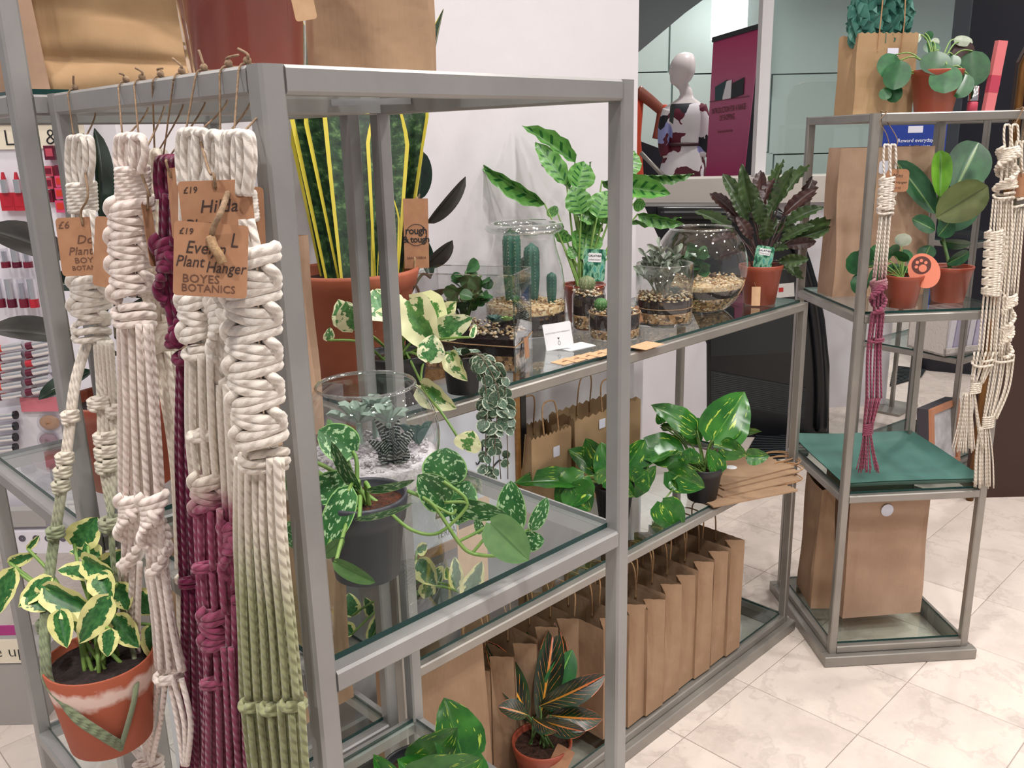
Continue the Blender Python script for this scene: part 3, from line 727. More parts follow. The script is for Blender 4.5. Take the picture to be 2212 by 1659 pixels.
# ------------------------------------------------------------------ snake plant in the big terracotta pot
c = PZ(776, 806, SH_B); c.z = SH_B
SP = thing('snake_plant', 'tall snake plant with yellow-edged leaves in a large terracotta pot', 'plant', c)
D_ = depth(c); k = D_/F_PX
pot(SP, c, .118, .082, .2, TERRA, SOIL, rim=.006, rimh=.034, fill=.9, n=40)
zs = c.z+.178
for bx, by, tx, ty, w, dd, dt, roll in ((716, 612, 628, 180, 74, .02, .02, .3), (735, 612, 640, 40, 100, -.05, -.03, .35), (756, 612, 690, 120, 92, -.06, -.05, .5), (770, 612, 735, 20, 96, -.07, -.05, .15),
        (800, 610, 792, 60, 90, -.02, 0, -.1), (832, 606, 838, 180, 70, -.06, -.06, .2), (852, 602, 905, 100, 74, .0, .0, -.5), (868, 602, 880, 205, 62, .03, .04, .5), (890, 590, 952, 15, 58, .06, .08, -.9), (742, 600, 700, 250, 70, .06, .06, .0), (845, 604, 838, 410, 34, -.065, -.07, .3), (820, 606, 830, 505, 22, -.08, -.085, .4)):
    b_ = PD(bx, by, D_+dd); b_.z = min(b_.z, zs+.005); b_.z = zs-.004
    q = b_-V((c.x, c.y, b_.z)); 
    if q.length > .095: b_ = V((c.x, c.y, b_.z))+q*(.095/q.length)
    t_ = PD(tx, ty, D_+dt)
    t_.y = min(t_.y, WALLY-.03)
    leaf(SP, R_(L_SNAKE), b_, t_, w*k*1.3, None, roll, zs=.3)
# tag on sticks
P_ = PD(899, 505, D_-.06); n_ = (EYE-P_); n_.z = 0
mw = facing(P_, n_ + RH*.25, roll=-.03)
tg = card(SP, 'plant_tag', 52*k, 144*k, mw, TAGM, .001, .0008)
for s_, sz, yy in (('rough', 21*k, 6), ('& tough', 19*k, -12)): text(s_, sz, mw @ MX.Translation((0, yy*k, .0009)), INKB, tg, spacing=.92, offset=.0003)
mb = MB(); mb.tube([(cos(a)*22*k, sin(a)*22*k-2*k, .0012) for a in [2*pi*i/28 for i in range(28)]], .0005, 4, closed=True); put('tag_ring', mb.mesh('ring'), tg, INKB, mw)
text('SANSEVIERIA', 7*k, mw @ MX.Translation((0, -50*k, .0009)), INKS, tg)
for (x0, y0, x1, y1) in ((900, 425, 902, 448), (896, 555, 896, 600)):
    stem(SP, [PD(x0, y0, D_-.064), PD(x1, y1, D_-.062)], .0022, TWINE, 'tag_stick')
# ------------------------------------------------------------------ rubber plant behind it
c = V((1.13, 1.45, SH_B))
RP = thing('rubber_plant', 'dark rubber plant half hidden behind the snake plant pot', 'plant', c)
pot(RP, c, .055, .042, .09, BLACKPOT)
D2 = depth(c)
stem(RP, [c+V((0, 0, .07)), c+V((-.01, .01, .2)), PD(905, 420, D2)], (.006, .004), STEMB)
for (b, t, w, a, b2, roll, kk) in (((905, 432), (915, 325), 50, D2, D2-.02, .6, 0), ((922, 482), (1008, 388), 34, D2, D2-.05, .5, 1), ((918, 575), (978, 525), 40, D2-.02, D2-.06, .6, 1), ((908, 640), (960, 628), 30, D2-.03, D2-.06, 1.0, 0), ((930, 600), (905, 500), 36, D2, D2+.03, .4, 0)):
    o, B_ = lf(RP, L_FIC[kk], b, t, w, a, b2, roll); stem(RP, [c+V((0, 0, .12)), (c+V((0, 0, .12))).lerp(B_, .6)+V((0, 0, .02)), B_], .003, STEMB)
# ------------------------------------------------------------------ cream-and-green pothos in a black pot
c = V((.872, 1.17, SH_B)); NP = thing('pothos', 'cream and green pothos in a black pot against the terracotta pot', 'plant', c)
D_ = depth(c); pot(NP, c, .055, .042, .085, BLACKPOT, rim=.002, rimh=.015, fill=.86)
top = c+V((0, 0, .075))
for (b, t, w, db, dt, roll, me) in (((742, 700), (734, 648), 60, 0, -.02, .5, 0), ((765, 712), (745, 655), 70, -.03, -.05, -.3, 1), ((838, 690), (808, 622), 92, .02, .04, .2, 2), ((860, 690), (812, 672), 46, -.04, -.06, .6, 3), ((880, 668), (925, 702), 56, -.02, -.06, -.6, 0), ((884, 650), (936, 760), 96, -.07, -.10, .3, 3), ((905, 644), (962, 722), 70, -.03, -.04, -.4, 4),
        ((945, 716), (1018, 692), 60, -.06, -.08, .3, 1), ((925, 780), (938, 722), 62, -.10, -.10, .2, 0), ((975, 765), (1002, 822), 48, -.06, -.08, .5, 4), ((912, 832), (978, 885), 62, -.08, -.10, .4, 4), ((884, 655), (868, 700), 40, -.03, -.05, 0, 2), ((708, 735), (715, 710), 26, -.05, -.06, .4, 1), ((1005, 970), (1022, 932), 62, -.12, -.13, .1, 3), ((935, 690), (985, 655), 52, 0, -.02, .4, 3), ((870, 720), (900, 690), 40, -.06, -.07, .3, 0), ((1018, 728), (1030, 700), 16, -.08, -.08, .4, 1)):
    me_ = (L_NJOY+L_NJOYW)[me]; o, B_ = lf(NP, me_, b, t, w, D_+db, D_+dt, roll)
    if b[0] > 1000 and b[1] > 900: stem(NP, [top+V((.03, -.04, 0)), PD(912, 832, D_-.08), PD(960, 900, D_-.11), B_], .0022, STEMG)
    else: stem(NP, [top+V((rnd(-.02, .02), rnd(-.02, .02), -.005)), top.lerp(B_, .5)+V((0, 0, .012 if b[1] < 800 else .03)), B_], (.0026, .002), STEMG)
# ------------------------------------------------------------------ string of hearts in a black pot
c = PZ(1000, 846, SH_B); c.z = SH_B
HP = thing('string_of_hearts', 'string of hearts in a small black pot, trailing over the shelf edge', 'plant', c)
D_ = depth(c); pot(HP, c, .034, .027, .068, BLACKPOT, rim=.0012, rimh=.01, fill=.9)
for i in range(16):
    a = rnd(0, 6.28); q = rnd(.005, .04); b_ = c+V((cos(a)*q*.6, sin(a)*q*.6, .066)); t_ = b_+V((cos(a)*.016, sin(a)*.016, rnd(.0, .016)))
    leaf(HP, L_HEART[0], b_, t_, rnd(.012, .018), (rnd(-.3, .3), -.4, 1), rnd(-.4, .4))
trails = [[(1040, 765), (1056, 800), (1060, 870), (1062, 950), (1056, 1020)], [(1032, 765), (1068, 815), (1085, 880), (1078, 960), (1082, 1035)], [(1045, 770), (1085, 812), (1092, 870), (1096, 955), (1097, 1035)], [(1030, 770), (1048, 830), (1050, 900), (1049, 985), (1052, 1015)], [(1036, 768), (1075, 840), (1072, 920), (1066, 1000), (1070, 1030)]]
for ti, tr in enumerate(trails):
    pts = [PD(x, y, D_-.045-(.012 if j else 0)-ti*.004) for j, (x, y) in enumerate(tr)]
    stem(HP, [c+V((0, 0, .064))]+pts, .0009, STEMB, 'vine', 5)
    P_ = bez(pts, 9); n = len(P_)
    for j, p in enumerate(P_[1:]):
        f_ = j/n
        if f_ > .62 and random.random() < .72: continue
        for s_ in (1, -1):
            if random.random() < .45: continue
            d = RIGHT*(s_*rnd(.35, 1.0)) - V((0, 0, rnd(.4, 1))) + FH*rnd(-.4, .2); d.normalize(); w = rnd(.015, .023)*(1 if f_ < .5 else .8)
            leaf(HP, L_HEART[0], p, p+d*w, w*1.05, None, rnd(-.7, .7))
# ------------------------------------------------------------------ acrylic box terrarium
c1, c0, c2 = PZ(1114, 806, SH_B), PZ(912, 795, SH_B), PZ(1166, 768, SH_B)
ex = (c0-c1); ex.z = 0; lx = .195; ex.normalize(); ey = V((0, 0, 1)).cross(ex)*-1
if ey.dot(c2-c1) < 0: ey = -ey
ly = .115; hx = .185
AB = thing('terrarium', 'open acrylic box terrarium planted with a jade plant', 'terrarium', c1)
mw = MX((ex, ey, V((0, 0, 1)))).transposed().to_4x4(); mw.translation = V((c1.x, c1.y, SH_B))
def abox(a, b, mat_, name, sm=False): return put(name, fix_normals(MB().box(a, b, M=mw).mesh(name)), AB, mat_)
t2 = .003
abox((0, 0, .0), (lx, ly, t2), ACRYL, 'acrylic_base')
for a, b in (((0, 0, t2), (lx, t2, hx)), ((0, ly-t2, t2), (lx, ly, hx)), ((0, t2, t2), (t2, ly-t2, hx)), ((lx-t2, t2, t2), (lx, ly-t2, hx))): abox(a, b, ACRYL, 'acrylic_wall')
for a, b in (((-.0006, -.0006, 0), (.0022, .0022, hx)), ((lx-.002, -.0006, 0), (lx+.0006, .002, hx)), ((-.0006, ly-.002, 0), (.002, ly+.0006, hx)), ((0, -.0006, hx-.0014), (lx, .002, hx)), ((-.0006, 0, hx-.0014), (.002, ly, hx)), ((0, ly-.002, hx-.0014), (lx, ly+.0006, hx)), ((0, -.0006, 0), (lx, .0016, .0022))): abox(a, b, GLASSR, 'acrylic_edge')
i = .004
abox((i, i, t2), (lx-i, ly-i, .03), BEDB, 'gravel_bed'); abox((i, i, .03), (lx-i, ly-i, .062), SOILD, 'soil_layer')
pp = []
for _ in range(260):
    x = rnd(i+.003, lx-i-.003); pp.append(tuple(mw @ V((x, rnd(i+.003, ly-i-.003), .062+rnd(0, .006)+.028*max(0, x/lx-.1)))))
pebbles(AB, pp, .0042)
pp = [tuple(mw @ V((rnd(.008, lx-.008), i+.0035, rnd(.007, .029)))) for _ in range(110)]+[tuple(mw @ V((i+.0035, rnd(.008, ly-.008), rnd(.007, .029)))) for _ in range(60)]
pebbles(AB, pp, .0045, PEBB, 'gravel')
for nm, y0, y1 in (('twine', 0, 0),):
    q = [mw @ V(p) for p in ((lx+.001, -.0012, .060), (lx*.5, -.0012, .052), (-.001, -.0012, .050), (-.0012, ly*.5, .05), (-.001, ly+.001, .054))]
    put('twine', MB().tube(q, .0011, 6).mesh('twine'), AB, TWINE)
tgm = facing(mw @ V((-.004, ly*.55, .035)), -ex+V((0, 0, .1)), roll=-.1)
card(AB, 'price_tag', .028, .04, tgm, TAGM, .002)
jb = mw @ V((lx*.62, ly*.5, .085))
for i_ in range(9):
    a = rnd(0, 6.28); tp = jb+V((cos(a)*rnd(.01, .04), sin(a)*rnd(.01, .04), rnd(.03, .1))); tp += -ex*(.05*(i_/9)-.01)
    stem(AB, [jb+V((0, 0, -.02)), jb.lerp(tp, .5)+V((0, 0, .01)), tp], (.003, .002), STEMD)
    for j in range(7):
        a = rnd(0, 6.28); d = V((cos(a), sin(a), rnd(-.1, .9))).normalized(); L_ = rnd(.026, .04)
        b_ = jb.lerp(tp, rnd(.55, 1)); leaf(AB, L_JADE[0], b_, b_+d*L_, L_*.75, None if j % 2 else 'up', rnd(-.5, .5))
for pb, me_, n_, L0 in ((mw @ V((lx*.16, ly*.45, .088)), L_LIME[0], 16, .014), (mw @ V((lx*.28, ly*.4, .085)), L_TEAL[0], 14, .02)):
    for j in range(n_): a = j*2.4; d = V((cos(a), sin(a), rnd(.2, .9))).normalized(); leaf(AB, me_, pb, pb+d*L0, L0*.55, 'up')
pb = mw @ V((lx*.06, ly*.75, .08))
for j in range(10): a = j*2.4; d = V((cos(a)*.45, sin(a)*.45, 1)).normalized(); leaf(AB, L_ZEB[0], pb, pb+d*rnd(.03, .045), .007, 'up')
# ------------------------------------------------------------------ round glass vessels
def vessel(label, c, prof, n=40, cat='terrarium', name='terrarium', gmat=None, group=None):
    root = thing(name, label, cat, c, group)
    o = put('glass_vessel', fix_normals(MB().lathe(prof, c, n).mesh('glass')), root, gmat or GLASS, smooth=True); return root
def rim(root, c, r, z, t):
    put('glass_rim', MB().tube([(c[0]+cos(a)*r, c[1]+sin(a)*r, c[2]+z) for a in [2*pi*i/48 for i in range(48)]], t, 8, closed=True).mesh('rim'), root, GLASSR, smooth=True)
def prof_r(prof, z):
    for (r0, z0), (r1, z1) in zip(prof, prof[1:]):
        if min(z0, z1) <= z <= max(z0, z1) and abs(z1-z0) > 1e-6: return r0+(r1-r0)*(z-z0)/(z1-z0)
    return prof[-1][0]
def layer(root, c, prof, z0, z1, mat_, name, inset=.0025, n=32, dome=0):
    m_ = 5; pr = [(max(prof_r(prof, z0)-inset, .003)*.02, z0)]+[(max(prof_r(prof, z0+(z1-z0)*k/m_)-inset, .003), z0+(z1-z0)*k/m_) for k in range(m_+1)]+[(prof_r(prof, z1)*.5, z1+dome), (.001, z1+dome)]
    return put(name, fix_normals(MB().lathe(pr, c, n).mesh(name)), root, mat_, smooth=True)
def edge_peb(root, c, prof, z0, z1, n, r, mats=None):
    pts = []
    for _ in range(n):
        z = rnd(z0, z1); a = rnd(0, 6.28); q = prof_r(prof, z)-.004
        pts.append((c[0]+cos(a)*q, c[1]+sin(a)*q, c[2]+z))
    pebbles(root, pts, r, mats)
def cactus(root, b, t, r, mat_, ribs=10, name='cactus', spine=None, lumpy=.1, ball=False):
    b, t = V(b), V(t); mb = MB(); n = ribs*4; rings = []; ax = (t-b).normalized(); x = ax.orthogonal().normalized(); y = ax.cross(x); Lc = (t-b).length
    for j in range(13):
        v = j/12; rr = r*(min(1, .75+.6*v) if v < .45 else 1)*sqrt(max(.0, 1-max(0, (v-.82)/.18)**2)); rr = max(rr, r*.03)
        if ball: rr = r*max(.06, sqrt(max(0, 1-(2*v-1)**2)))
        rings.append([tuple(b+ax*(Lc*v)+(x*cos(2*pi*k/n)+y*sin(2*pi*k/n))*rr*(1+lumpy*cos(2*pi*k*ribs/n))) for k in range(n)])
    mb.quadstrip(rings, caps=True); o = put(name, mb.mesh(name), root, mat_, smooth=True)
    mb = MB()
    for k in range(ribs):
        a = 2*pi*k/ribs; d = x*cos(a)+y*sin(a)
        for j in range(1, max(4, int(Lc/.007))):
            v = j/max(4, int(Lc/.007)); rr = r*(1+lumpy)*(1 if v < .82 else sqrt(max(.02, 1-((v-.82)/.18)**2)))
            if ball: rr = r*(1+lumpy)*sqrt(max(.02, 1-(2*v-1)**2))
            p = b+ax*(Lc*v)+d*rr
            for s_ in (-1, 0, 1):
                e = p+(d+ax*.5*s_+(ax.cross(d))*.5*(s_ if j % 2 else -s_)).normalized()*r*.28; q = ax.cross(d)*r*.03
                i0 = len(mb.v); mb.v += [tuple(p-q), tuple(p+q), tuple(e)]; mb.face((i0, i0+1, i0+2))
    s2 = put('spines', mb.mesh('spines'), o, spine or SPINE); s2['kind'] = 'stuff'
    return o
SPINE = M('cactus_spine', srgb(214, 200, 170), .6)
CACT = M('cactus_blue_green', srgb(40, 88, 78), .5, col2=srgb(62, 112, 92), nscale=40); CACTG = M('cactus_green', srgb(60, 106, 56), .5, col2=srgb(84, 130, 72), nscale=40); CACTP = M('cactus_pale', srgb(104, 120, 84), .6, col2=srgb(132, 142, 104), nscale=60)
# tall jar with cacti
c = PZ(1136, 716, SH_B); c.z = SH_B; s_ = depth(c)/F_PX
jr = 86*s_; JH = 232*s_
jp = [(.002, 0), (jr*.9, 0), (jr*.99, .006), (jr, .02), (jr*.99, JH*.45), (jr*.93, JH*.6), (jr*.8, JH*.76), (jr*.74, JH*.86), (jr*.76, JH*.9), (jr*.92, JH*.93), (jr*.98, JH*.955), (jr*.94, JH*.985), (jr*.82, JH*.99), (jr*.74, JH*.955)]
CJ = vessel('tall glass jar with a rolled rim holding three columnar cacti', c, jp)
jl = jp[:6]
rim(CJ, c, jr*.86, JH*.96, jr*.12)
layer(CJ, c, jl, .004, .05, SOILD, 'soil_layer'); layer(CJ, c, jl, .05, .066, BEDT, 'gravel_bed')
pebbles(CJ, disc_pts(c, jr*.9, 170, c.z+.066, c.z+.074), .0042); edge_peb(CJ, c, jl, .046, .07, 130, .004)
for (x, y0, y1, r, off) in ((1108, 668, 488, 18, 0), (1150, 662, 520, 16, .02), (1136, 665, 548, 11, .035), (1192, 650, 585, 10, -.03)):
    d0 = depth(c)+off; b_ = PD(x, y0, d0); b_.z = c.z+.066; cactus(CJ, b_, V((b_.x, b_.y, PD(x, y1, d0).z)), r*s_, CACT, 9)
# calathea in a terracotta plastic pot
c = PZ(1262, 694, SH_B); c.z = SH_B; D_ = depth(c); s_ = D_/F_PX
CL = thing('calathea', 'tall green calathea with dark-dashed leaves and a plant label', 'plant', c)
pot(CL, c, 44*s_, 33*s_, 82*s_, REDPOT, SOIL, rim=.002, rimh=.014)
top = c+V((0, 0, 70*s_))
for (b, t, w, db, dt, roll, me) in (((1242, 352), (1133, 266), 40, 0, -.03, .5, 0), ((1224, 398), (1160, 302), 46, -.03, -.05, .3, 1), ((1176, 440), (1034, 360), 38, -.02, -.06, -.3, 0), ((1230, 410), (1170, 355), 26, .02, .0, .9, 2), ((1240, 412), (1290, 355), 50, .04, .06, 1.0, 1), ((1245, 410), (1262, 348), 62, -.03, -.03, .2, 2), ((1256, 462), (1240, 402), 62, -.05, -.07, .3, 1), ((1290, 470), (1312, 410), 66, -.05, -.06, -.2, 1), ((1285, 475), (1240, 450), 50, -.02, -.05, .6, 0),
        ((1300, 390), (1375, 398), 36, .03, .05, .9, 0), ((1355, 378), (1375, 322), 46, .05, .06, .2, 1), ((1394, 378), (1500, 382), 24, .05, .04, .6, 0), ((1330, 400), (1448, 418), 50, -.02, -.04, -.2, 2), ((1368, 440), (1395, 446), 30, .05, .05, .3, 1), ((1378, 462), (1476, 488), 30, -.03, -.05, .4, 0), ((1360, 476), (1470, 486), 20, .0, -.02, .9, 1), ((1200, 500), (1232, 520), 34, -.02, -.04, .5, 1), ((1268, 500), (1258, 560), 70, .0, -.03, -.2, 2), ((1290, 430), (1330, 480), 64, .02, .0, .3, 1), ((1255, 470), (1300, 500), 50, .0, -.02, .4, 0), ((1240, 560), (1232, 530), 24, -.03, -.03, .3, 1), ((1310, 560), (1340, 540), 40, .0, .02, .3, 2), ((1205, 462), (1180, 452), 30, .04, .05, .4, 1)):
    o, B_ = lf(CL, L_CALA[me], b, t, w, D_+db, D_+dt, roll)
    r0 = top+V((rnd(-.015, .015), rnd(-.015, .015), -.006)); stem(CL, [r0, r0.lerp(B_, .5)+V((0, 0, .012)), B_], (.0034, .0018), STEMG)
def plant_label(root, x, y, w, h, d, roll, s_):
    P_ = PD(x, y, d); n_ = EYE-P_; n_.z = 0; mw = facing(P_, n_, roll=roll)
    cd = card(root, 'plant_label', w*s_, h*s_, mw, LABELM, 6*s_); 
    w2 = card(cd, 'label_panel', w*s_*.6, h*s_*.28, mw @ MX.Translation((0, h*s_*.24, .0006)), CARD, 2*s_, .0003); 
    text('CALATHEA', 5.4*s_, mw @ MX.Translation((0, h*s_*.29, .0009)), INKB, cd, offset=.0002); text('LIVING PLANT', 3.8*s_, mw @ MX.Translation((0, h*s_*.17, .0009)), INKB, cd)
    stem(root, [PD(x, y+h/2-4, d+.001), PD(x, y+h/2+26, d+.006)], .0022, LABELM, 'label_stake')
def labelmat():
    m, nt, b = newmat('leaf_print'); vec = coord(nt, 'Object', (70, 35, 1)); n = noise(nt, vec, 1.2, 4)
    lk(nt, ramp(nt, n, [(.36, srgb(20, 58, 60)), (.45, srgb(40, 120, 90)), (.54, srgb(150, 200, 170)), (.62, srgb(70, 160, 150))]), b.inputs['Base Color']); b.inputs['Roughness'].default_value = .4; return m
LABELM = labelmat()
plant_label(CL, 1284, 573, 46, 68, D_-.05, -.06, s_)
# small jars with ball cacti
for (x, y, r, h, top_, cb, cr, mt, lab) in ((1272, 708, 36, 90, 605, 603, 17, CACTP, 'small glass jar terrarium with a pale round cactus'), (1327, 728, 55, 66, 652, 640, 14, CACTG, 'squat glass jar terrarium with a little green barrel cactus')):
    c = PZ(x, y, SH_B); c.z = SH_B; s_ = depth(c)/F_PX; r_ = r*s_; h_ = h*s_
    pr = [(.002, 0), (r_*.92, 0), (r_, .005), (r_, h_*.8), (r_*.92, h_*.9), (r_*.95, h_), (r_*.9, h_)]
    q = vessel(lab, c, pr, 32); lp = pr[:4]
    layer(q, c, lp, .003, h_*.35, BEDB, 'gravel_bed'); layer(q, c, lp, h_*.35, h_*.78, SOILD, 'soil_layer'); edge_peb(q, c, lp, .006, h_*.35, 90, .0042); pebbles(q, disc_pts(c, r_*.88, 90, c.z+h_*.8, c.z+h_*.92), .0042)
    b_ = c+V((-.0, 0, h_*.9)); rr = cr*s_; b_ += (RIGHT*((1268-1272 if r == 36 else 1298-1327)*s_)); cactus(q, b_-V((0, 0, rr*.15)), b_+V((0, 0, rr*1.9)), rr, mt, 13, lumpy=.08, ball=True)
    if r == 55:
        put('twine', MB().tube([(c.x+cos(a)*r_*1.0, c.y+sin(a)*r_*1.0, c.z+h_*.86) for a in [2*pi*i/24 for i in range(24)]], .0012, 5, closed=True).mesh('twine'), q, TWINE)
        P_ = PD(1380, 678, depth(c)-.01); card(q, 'price_tag', .009, .036, facing(P_, EYE-P_, roll=.35), TAGM, .001)
# cylinder with grey succulents
c = PZ(1433, 697, SH_B); c.z = SH_B; s_ = depth(c)/F_PX; r_ = 61*s_; h_ = 128*s_
pr = [(.002, 0), (r_*.95, 0), (r_, .005), (r_, h_*.5), (r_, h_), (r_*.97, h_), (r_*.965, h_*.5)]
CY = vessel('glass cylinder terrarium with grey felted succulents and pale gravel', c, pr); lp = pr[:5]
rim(CY, c, r_*.985, h_, .0014)
layer(CY, c, lp, .008, h_*.22, BEDB, 'gravel_bed'); layer(CY, c, lp, h_*.22, h_*.42, SOILD, 'soil_layer'); edge_peb(CY, c, lp, .01, h_*.22, 190, .0038); edge_peb(CY, c, lp, h_*.42, h_*.5, 90, .004); pebbles(CY, disc_pts(c, r_*.93, 220, c.z+h_*.43, c.z+h_*.52), .0042)
put('twine', MB().tube([(c.x+cos(a)*r_*1.01, c.y+sin(a)*r_*1.01, c.z+h_*.3) for a in [2*pi*i/32 for i in range(32)]], .0008, 5, closed=True).mesh('twine'), CY, TWINE)
sb = c+V((0, 0, h_*.46))
for i_ in range(13):
    a = i_*2.4; q = r_*(.2+.7*((i_*7) % 13)/13); tp = sb+V((cos(a)*q, sin(a)*q, rnd(.05, .118)))-RIGHT*.01
    stem(CY, [sb+V((cos(a)*.012, sin(a)*.012, -.01)), sb.lerp(tp, .6), tp], .0018, GREYS)
    for j in range(13):
        a2 = j*2.4+i_; d = V((cos(a2)*.8, sin(a2)*.8, rnd(.3, 1))).normalized(); L_ = rnd(.022, .036); b_ = sb.lerp(tp, rnd(.35, 1)); leaf(CY, L_GREY[0], b_, b_+d*L_, L_*.36, None if j % 2 else 'up', rnd(-.5, .5))
pb = PD(1458, 640, depth(c)-.035); pb.z = c.z+h_*.5
for j in range(14): a = j*2.4; d = V((cos(a)*.7, sin(a)*.7, rnd(.4, 1))).normalized(); leaf(CY, L_TEAL[0], pb, pb+d*.02, .008, 'up')
# fishbowl with green succulents
c = PZ(1510, 668, SH_B); c.z = SH_B; s_ = depth(c)/F_PX; R0 = 99*s_; h_ = 172*s_
def bowlprof(R0, h, rim, foot, n=16):
    zc = h*.5; out = [(.002, 0), (foot, 0)]
    a0 = -math.acos(min(.99, foot/R0)); a1 = math.acos(rim/R0)
    for k in range(n+1): a = a0+(a1-a0)*k/n; out.append((R0*cos(a), zc*(sin(a)-sin(a0))/(sin(a1)-sin(a0))*2))
    r_, z_ = out[-1]; out += [(r_*1.02, z_+.003), (r_*1.0, z_+.005), (r_*.97, z_+.002)]
    return out
bp = bowlprof(R0, h_, 66*s_, 52*s_); lp = bp[1:-3]
FB = vessel('fishbowl terrarium with green succulents over banded gravel and soil', c, bp, 48)
rim(FB, c, bp[-4][0], bp[-4][1]+.002, .0022)
layer(FB, c, lp, .006, h_*.2, BEDB, 'gravel_bed'); layer(FB, c, lp, h_*.2, h_*.3, SOILD, 'soil_layer'); layer(FB, c, lp, h_*.3, h_*.36, BEDT, 'gravel_bed')
edge_peb(FB, c, lp, .008, h_*.2, 240, .004); edge_peb(FB, c, lp, h_*.3, h_*.38, 130, .004); pebbles(FB, disc_pts(c, R0*.86, 200, c.z+h_*.36, c.z+h_*.41), .0044)
sb = c+V((0, 0, h_*.36))-RIGHT*.022
for i_ in range(12):
    a = rnd(0, 6.28); tp = sb+V((cos(a)*rnd(.01, .045), sin(a)*rnd(.01, .045), rnd(.03, .085)))
    stem(FB, [sb, sb.lerp(tp, .6), tp], .002, STEMD)
    for j in range(7): a2 = rnd(0, 6.28); d = V((cos(a2), sin(a2), rnd(-.1, .8))).normalized(); L_ = rnd(.02, .034); b_ = sb.lerp(tp, rnd(.5, 1)); leaf(FB, L_JADE[0], b_, b_+d*L_, L_*.8, None if j % 2 else 'up', rnd(-.5, .5))
pebbles(FB, [tuple(sb+RIGHT*.055+V((0, 0, .012)))], .014, [PEB[3]], 'stone')
# dark wavy-leaved calathea
c = PZ(1640, 655, SH_B); c.z = SH_B; D_ = depth(c); s_ = D_/F_PX
DK = thing('calathea', 'bushy bronze-green calathea with wavy narrow leaves in a terracotta pot', 'plant', c)
pot(DK, c, 45*s_, 33*s_, 84*s_, TERRAP, SOIL, rim=.002, rimh=.014)
top = c+V((0, 0, 74*s_))
rg = random.Random(3)
tips = [(1512, 448), (1530, 402), (1562, 372), (1600, 362), (1640, 350), (1690, 338), (1745, 340), (1790, 365), (1800, 470), (1806, 490), (1770, 520), (1745, 560), (1720, 580), (1548, 500), (1580, 410), (1620, 390), (1660, 375), (1710, 360), (1770, 440), (1760, 395), (1740, 600), (1700, 530), (1570, 440), (1680, 420), (1640, 430), (1600, 470), (1720, 470), (1690, 460), (1560, 540), (1660, 470), (1750, 480)]
for i_, (tx, ty) in enumerate(tips):
    dd = rg.uniform(-.10, .10); t_ = PD(tx, ty, D_+dd); bx = 1640+(tx-1640)*.42; by = ty+(560-ty)*.46+rg.uniform(-10, 10); b_ = PD(bx, by, D_+dd*.4)
    leaf(DK, L_RUFI[i_ % 3], b_, t_, rg.uniform(24, 34)*s_, (EYE-b_)*rg.uniform(.2, 1)+V((0, 0, .9)), rg.uniform(-.5, .5))
    r0 = top+V((rg.uniform(-.02, .02), rg.uniform(-.02, .02), -.006)); stem(DK, [r0, r0.lerp(b_, .6)+V((0, 0, .008)), b_], (.0022, .0016), RUFID)
plant_label(DK, 1650, 556, 38, 48, D_-.056, -.14, s_)
P_ = PD(1633, 640, D_-.052); card(DK, 'price_tag', 18*s_, 40*s_, facing(P_, EYE-P_, roll=.02), TAGL, .001)
stem(DK, [PD(1634, 622, D_-.053), PD(1660, 608, D_-.055), PD(1668, 585, D_-.05)], .0006, TWINE, 'twine'); stem(DK, [PD(1634, 622, D_-.053), PD(1626, 600, D_-.055), PD(1624, 582, D_-.05)], .0006, TWINE, 'twine')
# ------------------------------------------------------------------ cards on the table
cm = PZ(1206, 754, SH_B); P_ = V((cm.x, cm.y, SH_B)); s_ = depth(P_)/F_PX
n_ = EYE-P_; n_.z = 0; n_ = n_.normalized()+V((0, 0, .28)); mw = facing(P_+V((0, 0, 29*s_)), n_, roll=.16)
TC = thing('tent_card', 'folded white card standing before the cactus jar, with a small drop drawing', 'card', P_)
card(TC, 'card_face', 60*s_, 56*s_, mw, CARD, .0006)
n2 = V((-n_.x, -n_.y, n_.z)); card(TC, 'card_back', 60*s_, 56*s_, facing(P_+V((0, 0, 28*s_))-V((n_.x, n_.y, 0))*.016, n2, roll=-.1), CARD, .0006)
text('MAKE YOUR OWN TERRARIUM', 3.4*s_, mw @ MX.Translation((0, 8*s_, .0006)), STICK if False else M('grey_print', srgb(150, 148, 156), .7), TC, xs=1.1)
put('drop_mark', MB().tube([(cos(a)*2.6*s_*(1-.35*max(0, sin(a))), sin(a)*4.4*s_-15*s_, .0007) for a in [2*pi*i/20 for i in range(20)]], .0003, 4, closed=True).mesh('drop'), TC, INKB, mw)
put('leaf_mark', MB().poly([(-2.6*s_, -3*s_, .0006), (0, -8*s_, .0006), (2.6*s_, -3*s_, .0006), (0, -4*s_, .0006)], .0002, (0, 0, 1)).mesh('leafmark'), TC, INKB, mw)
def flatcard(label, x, y, w, d, rz, mat_, z, n=1, cat='card', name='card'):
    p = PZ(x, y, z); o = put(name, cardmesh(w, d, .0015, .0008), None, mat_, MX.Translation((p.x, p.y, z+.0006)) @ MX.Rotation(rz, 4, 'Z')); tag(o, label, cat); return o
flatcard('white card lying flat beside the folded card', 1244, 749, .075, .045, -.1, CARD, SH_B)
for k_, (x, y) in enumerate(((1222, 781), (1248, 775), (1273, 769), (1298, 764), (1322, 758))):
    o = flatcard('kraft price card %s in the overlapping row along the table edge' % ('nearest the acrylic box', 'second from the acrylic box', 'midway', 'fourth from the acrylic box', 'farthest from the acrylic box')[k_], x, y, .052, .036, .02+k_*.015, TAGL, SH_B+.0009*k_, name='price_card'); o['group'] = 'kraft price cards along the table edge'
    text('terrarium', .006, o.matrix_basis @ MX.Translation((0, 0, .0009)), INK, o)
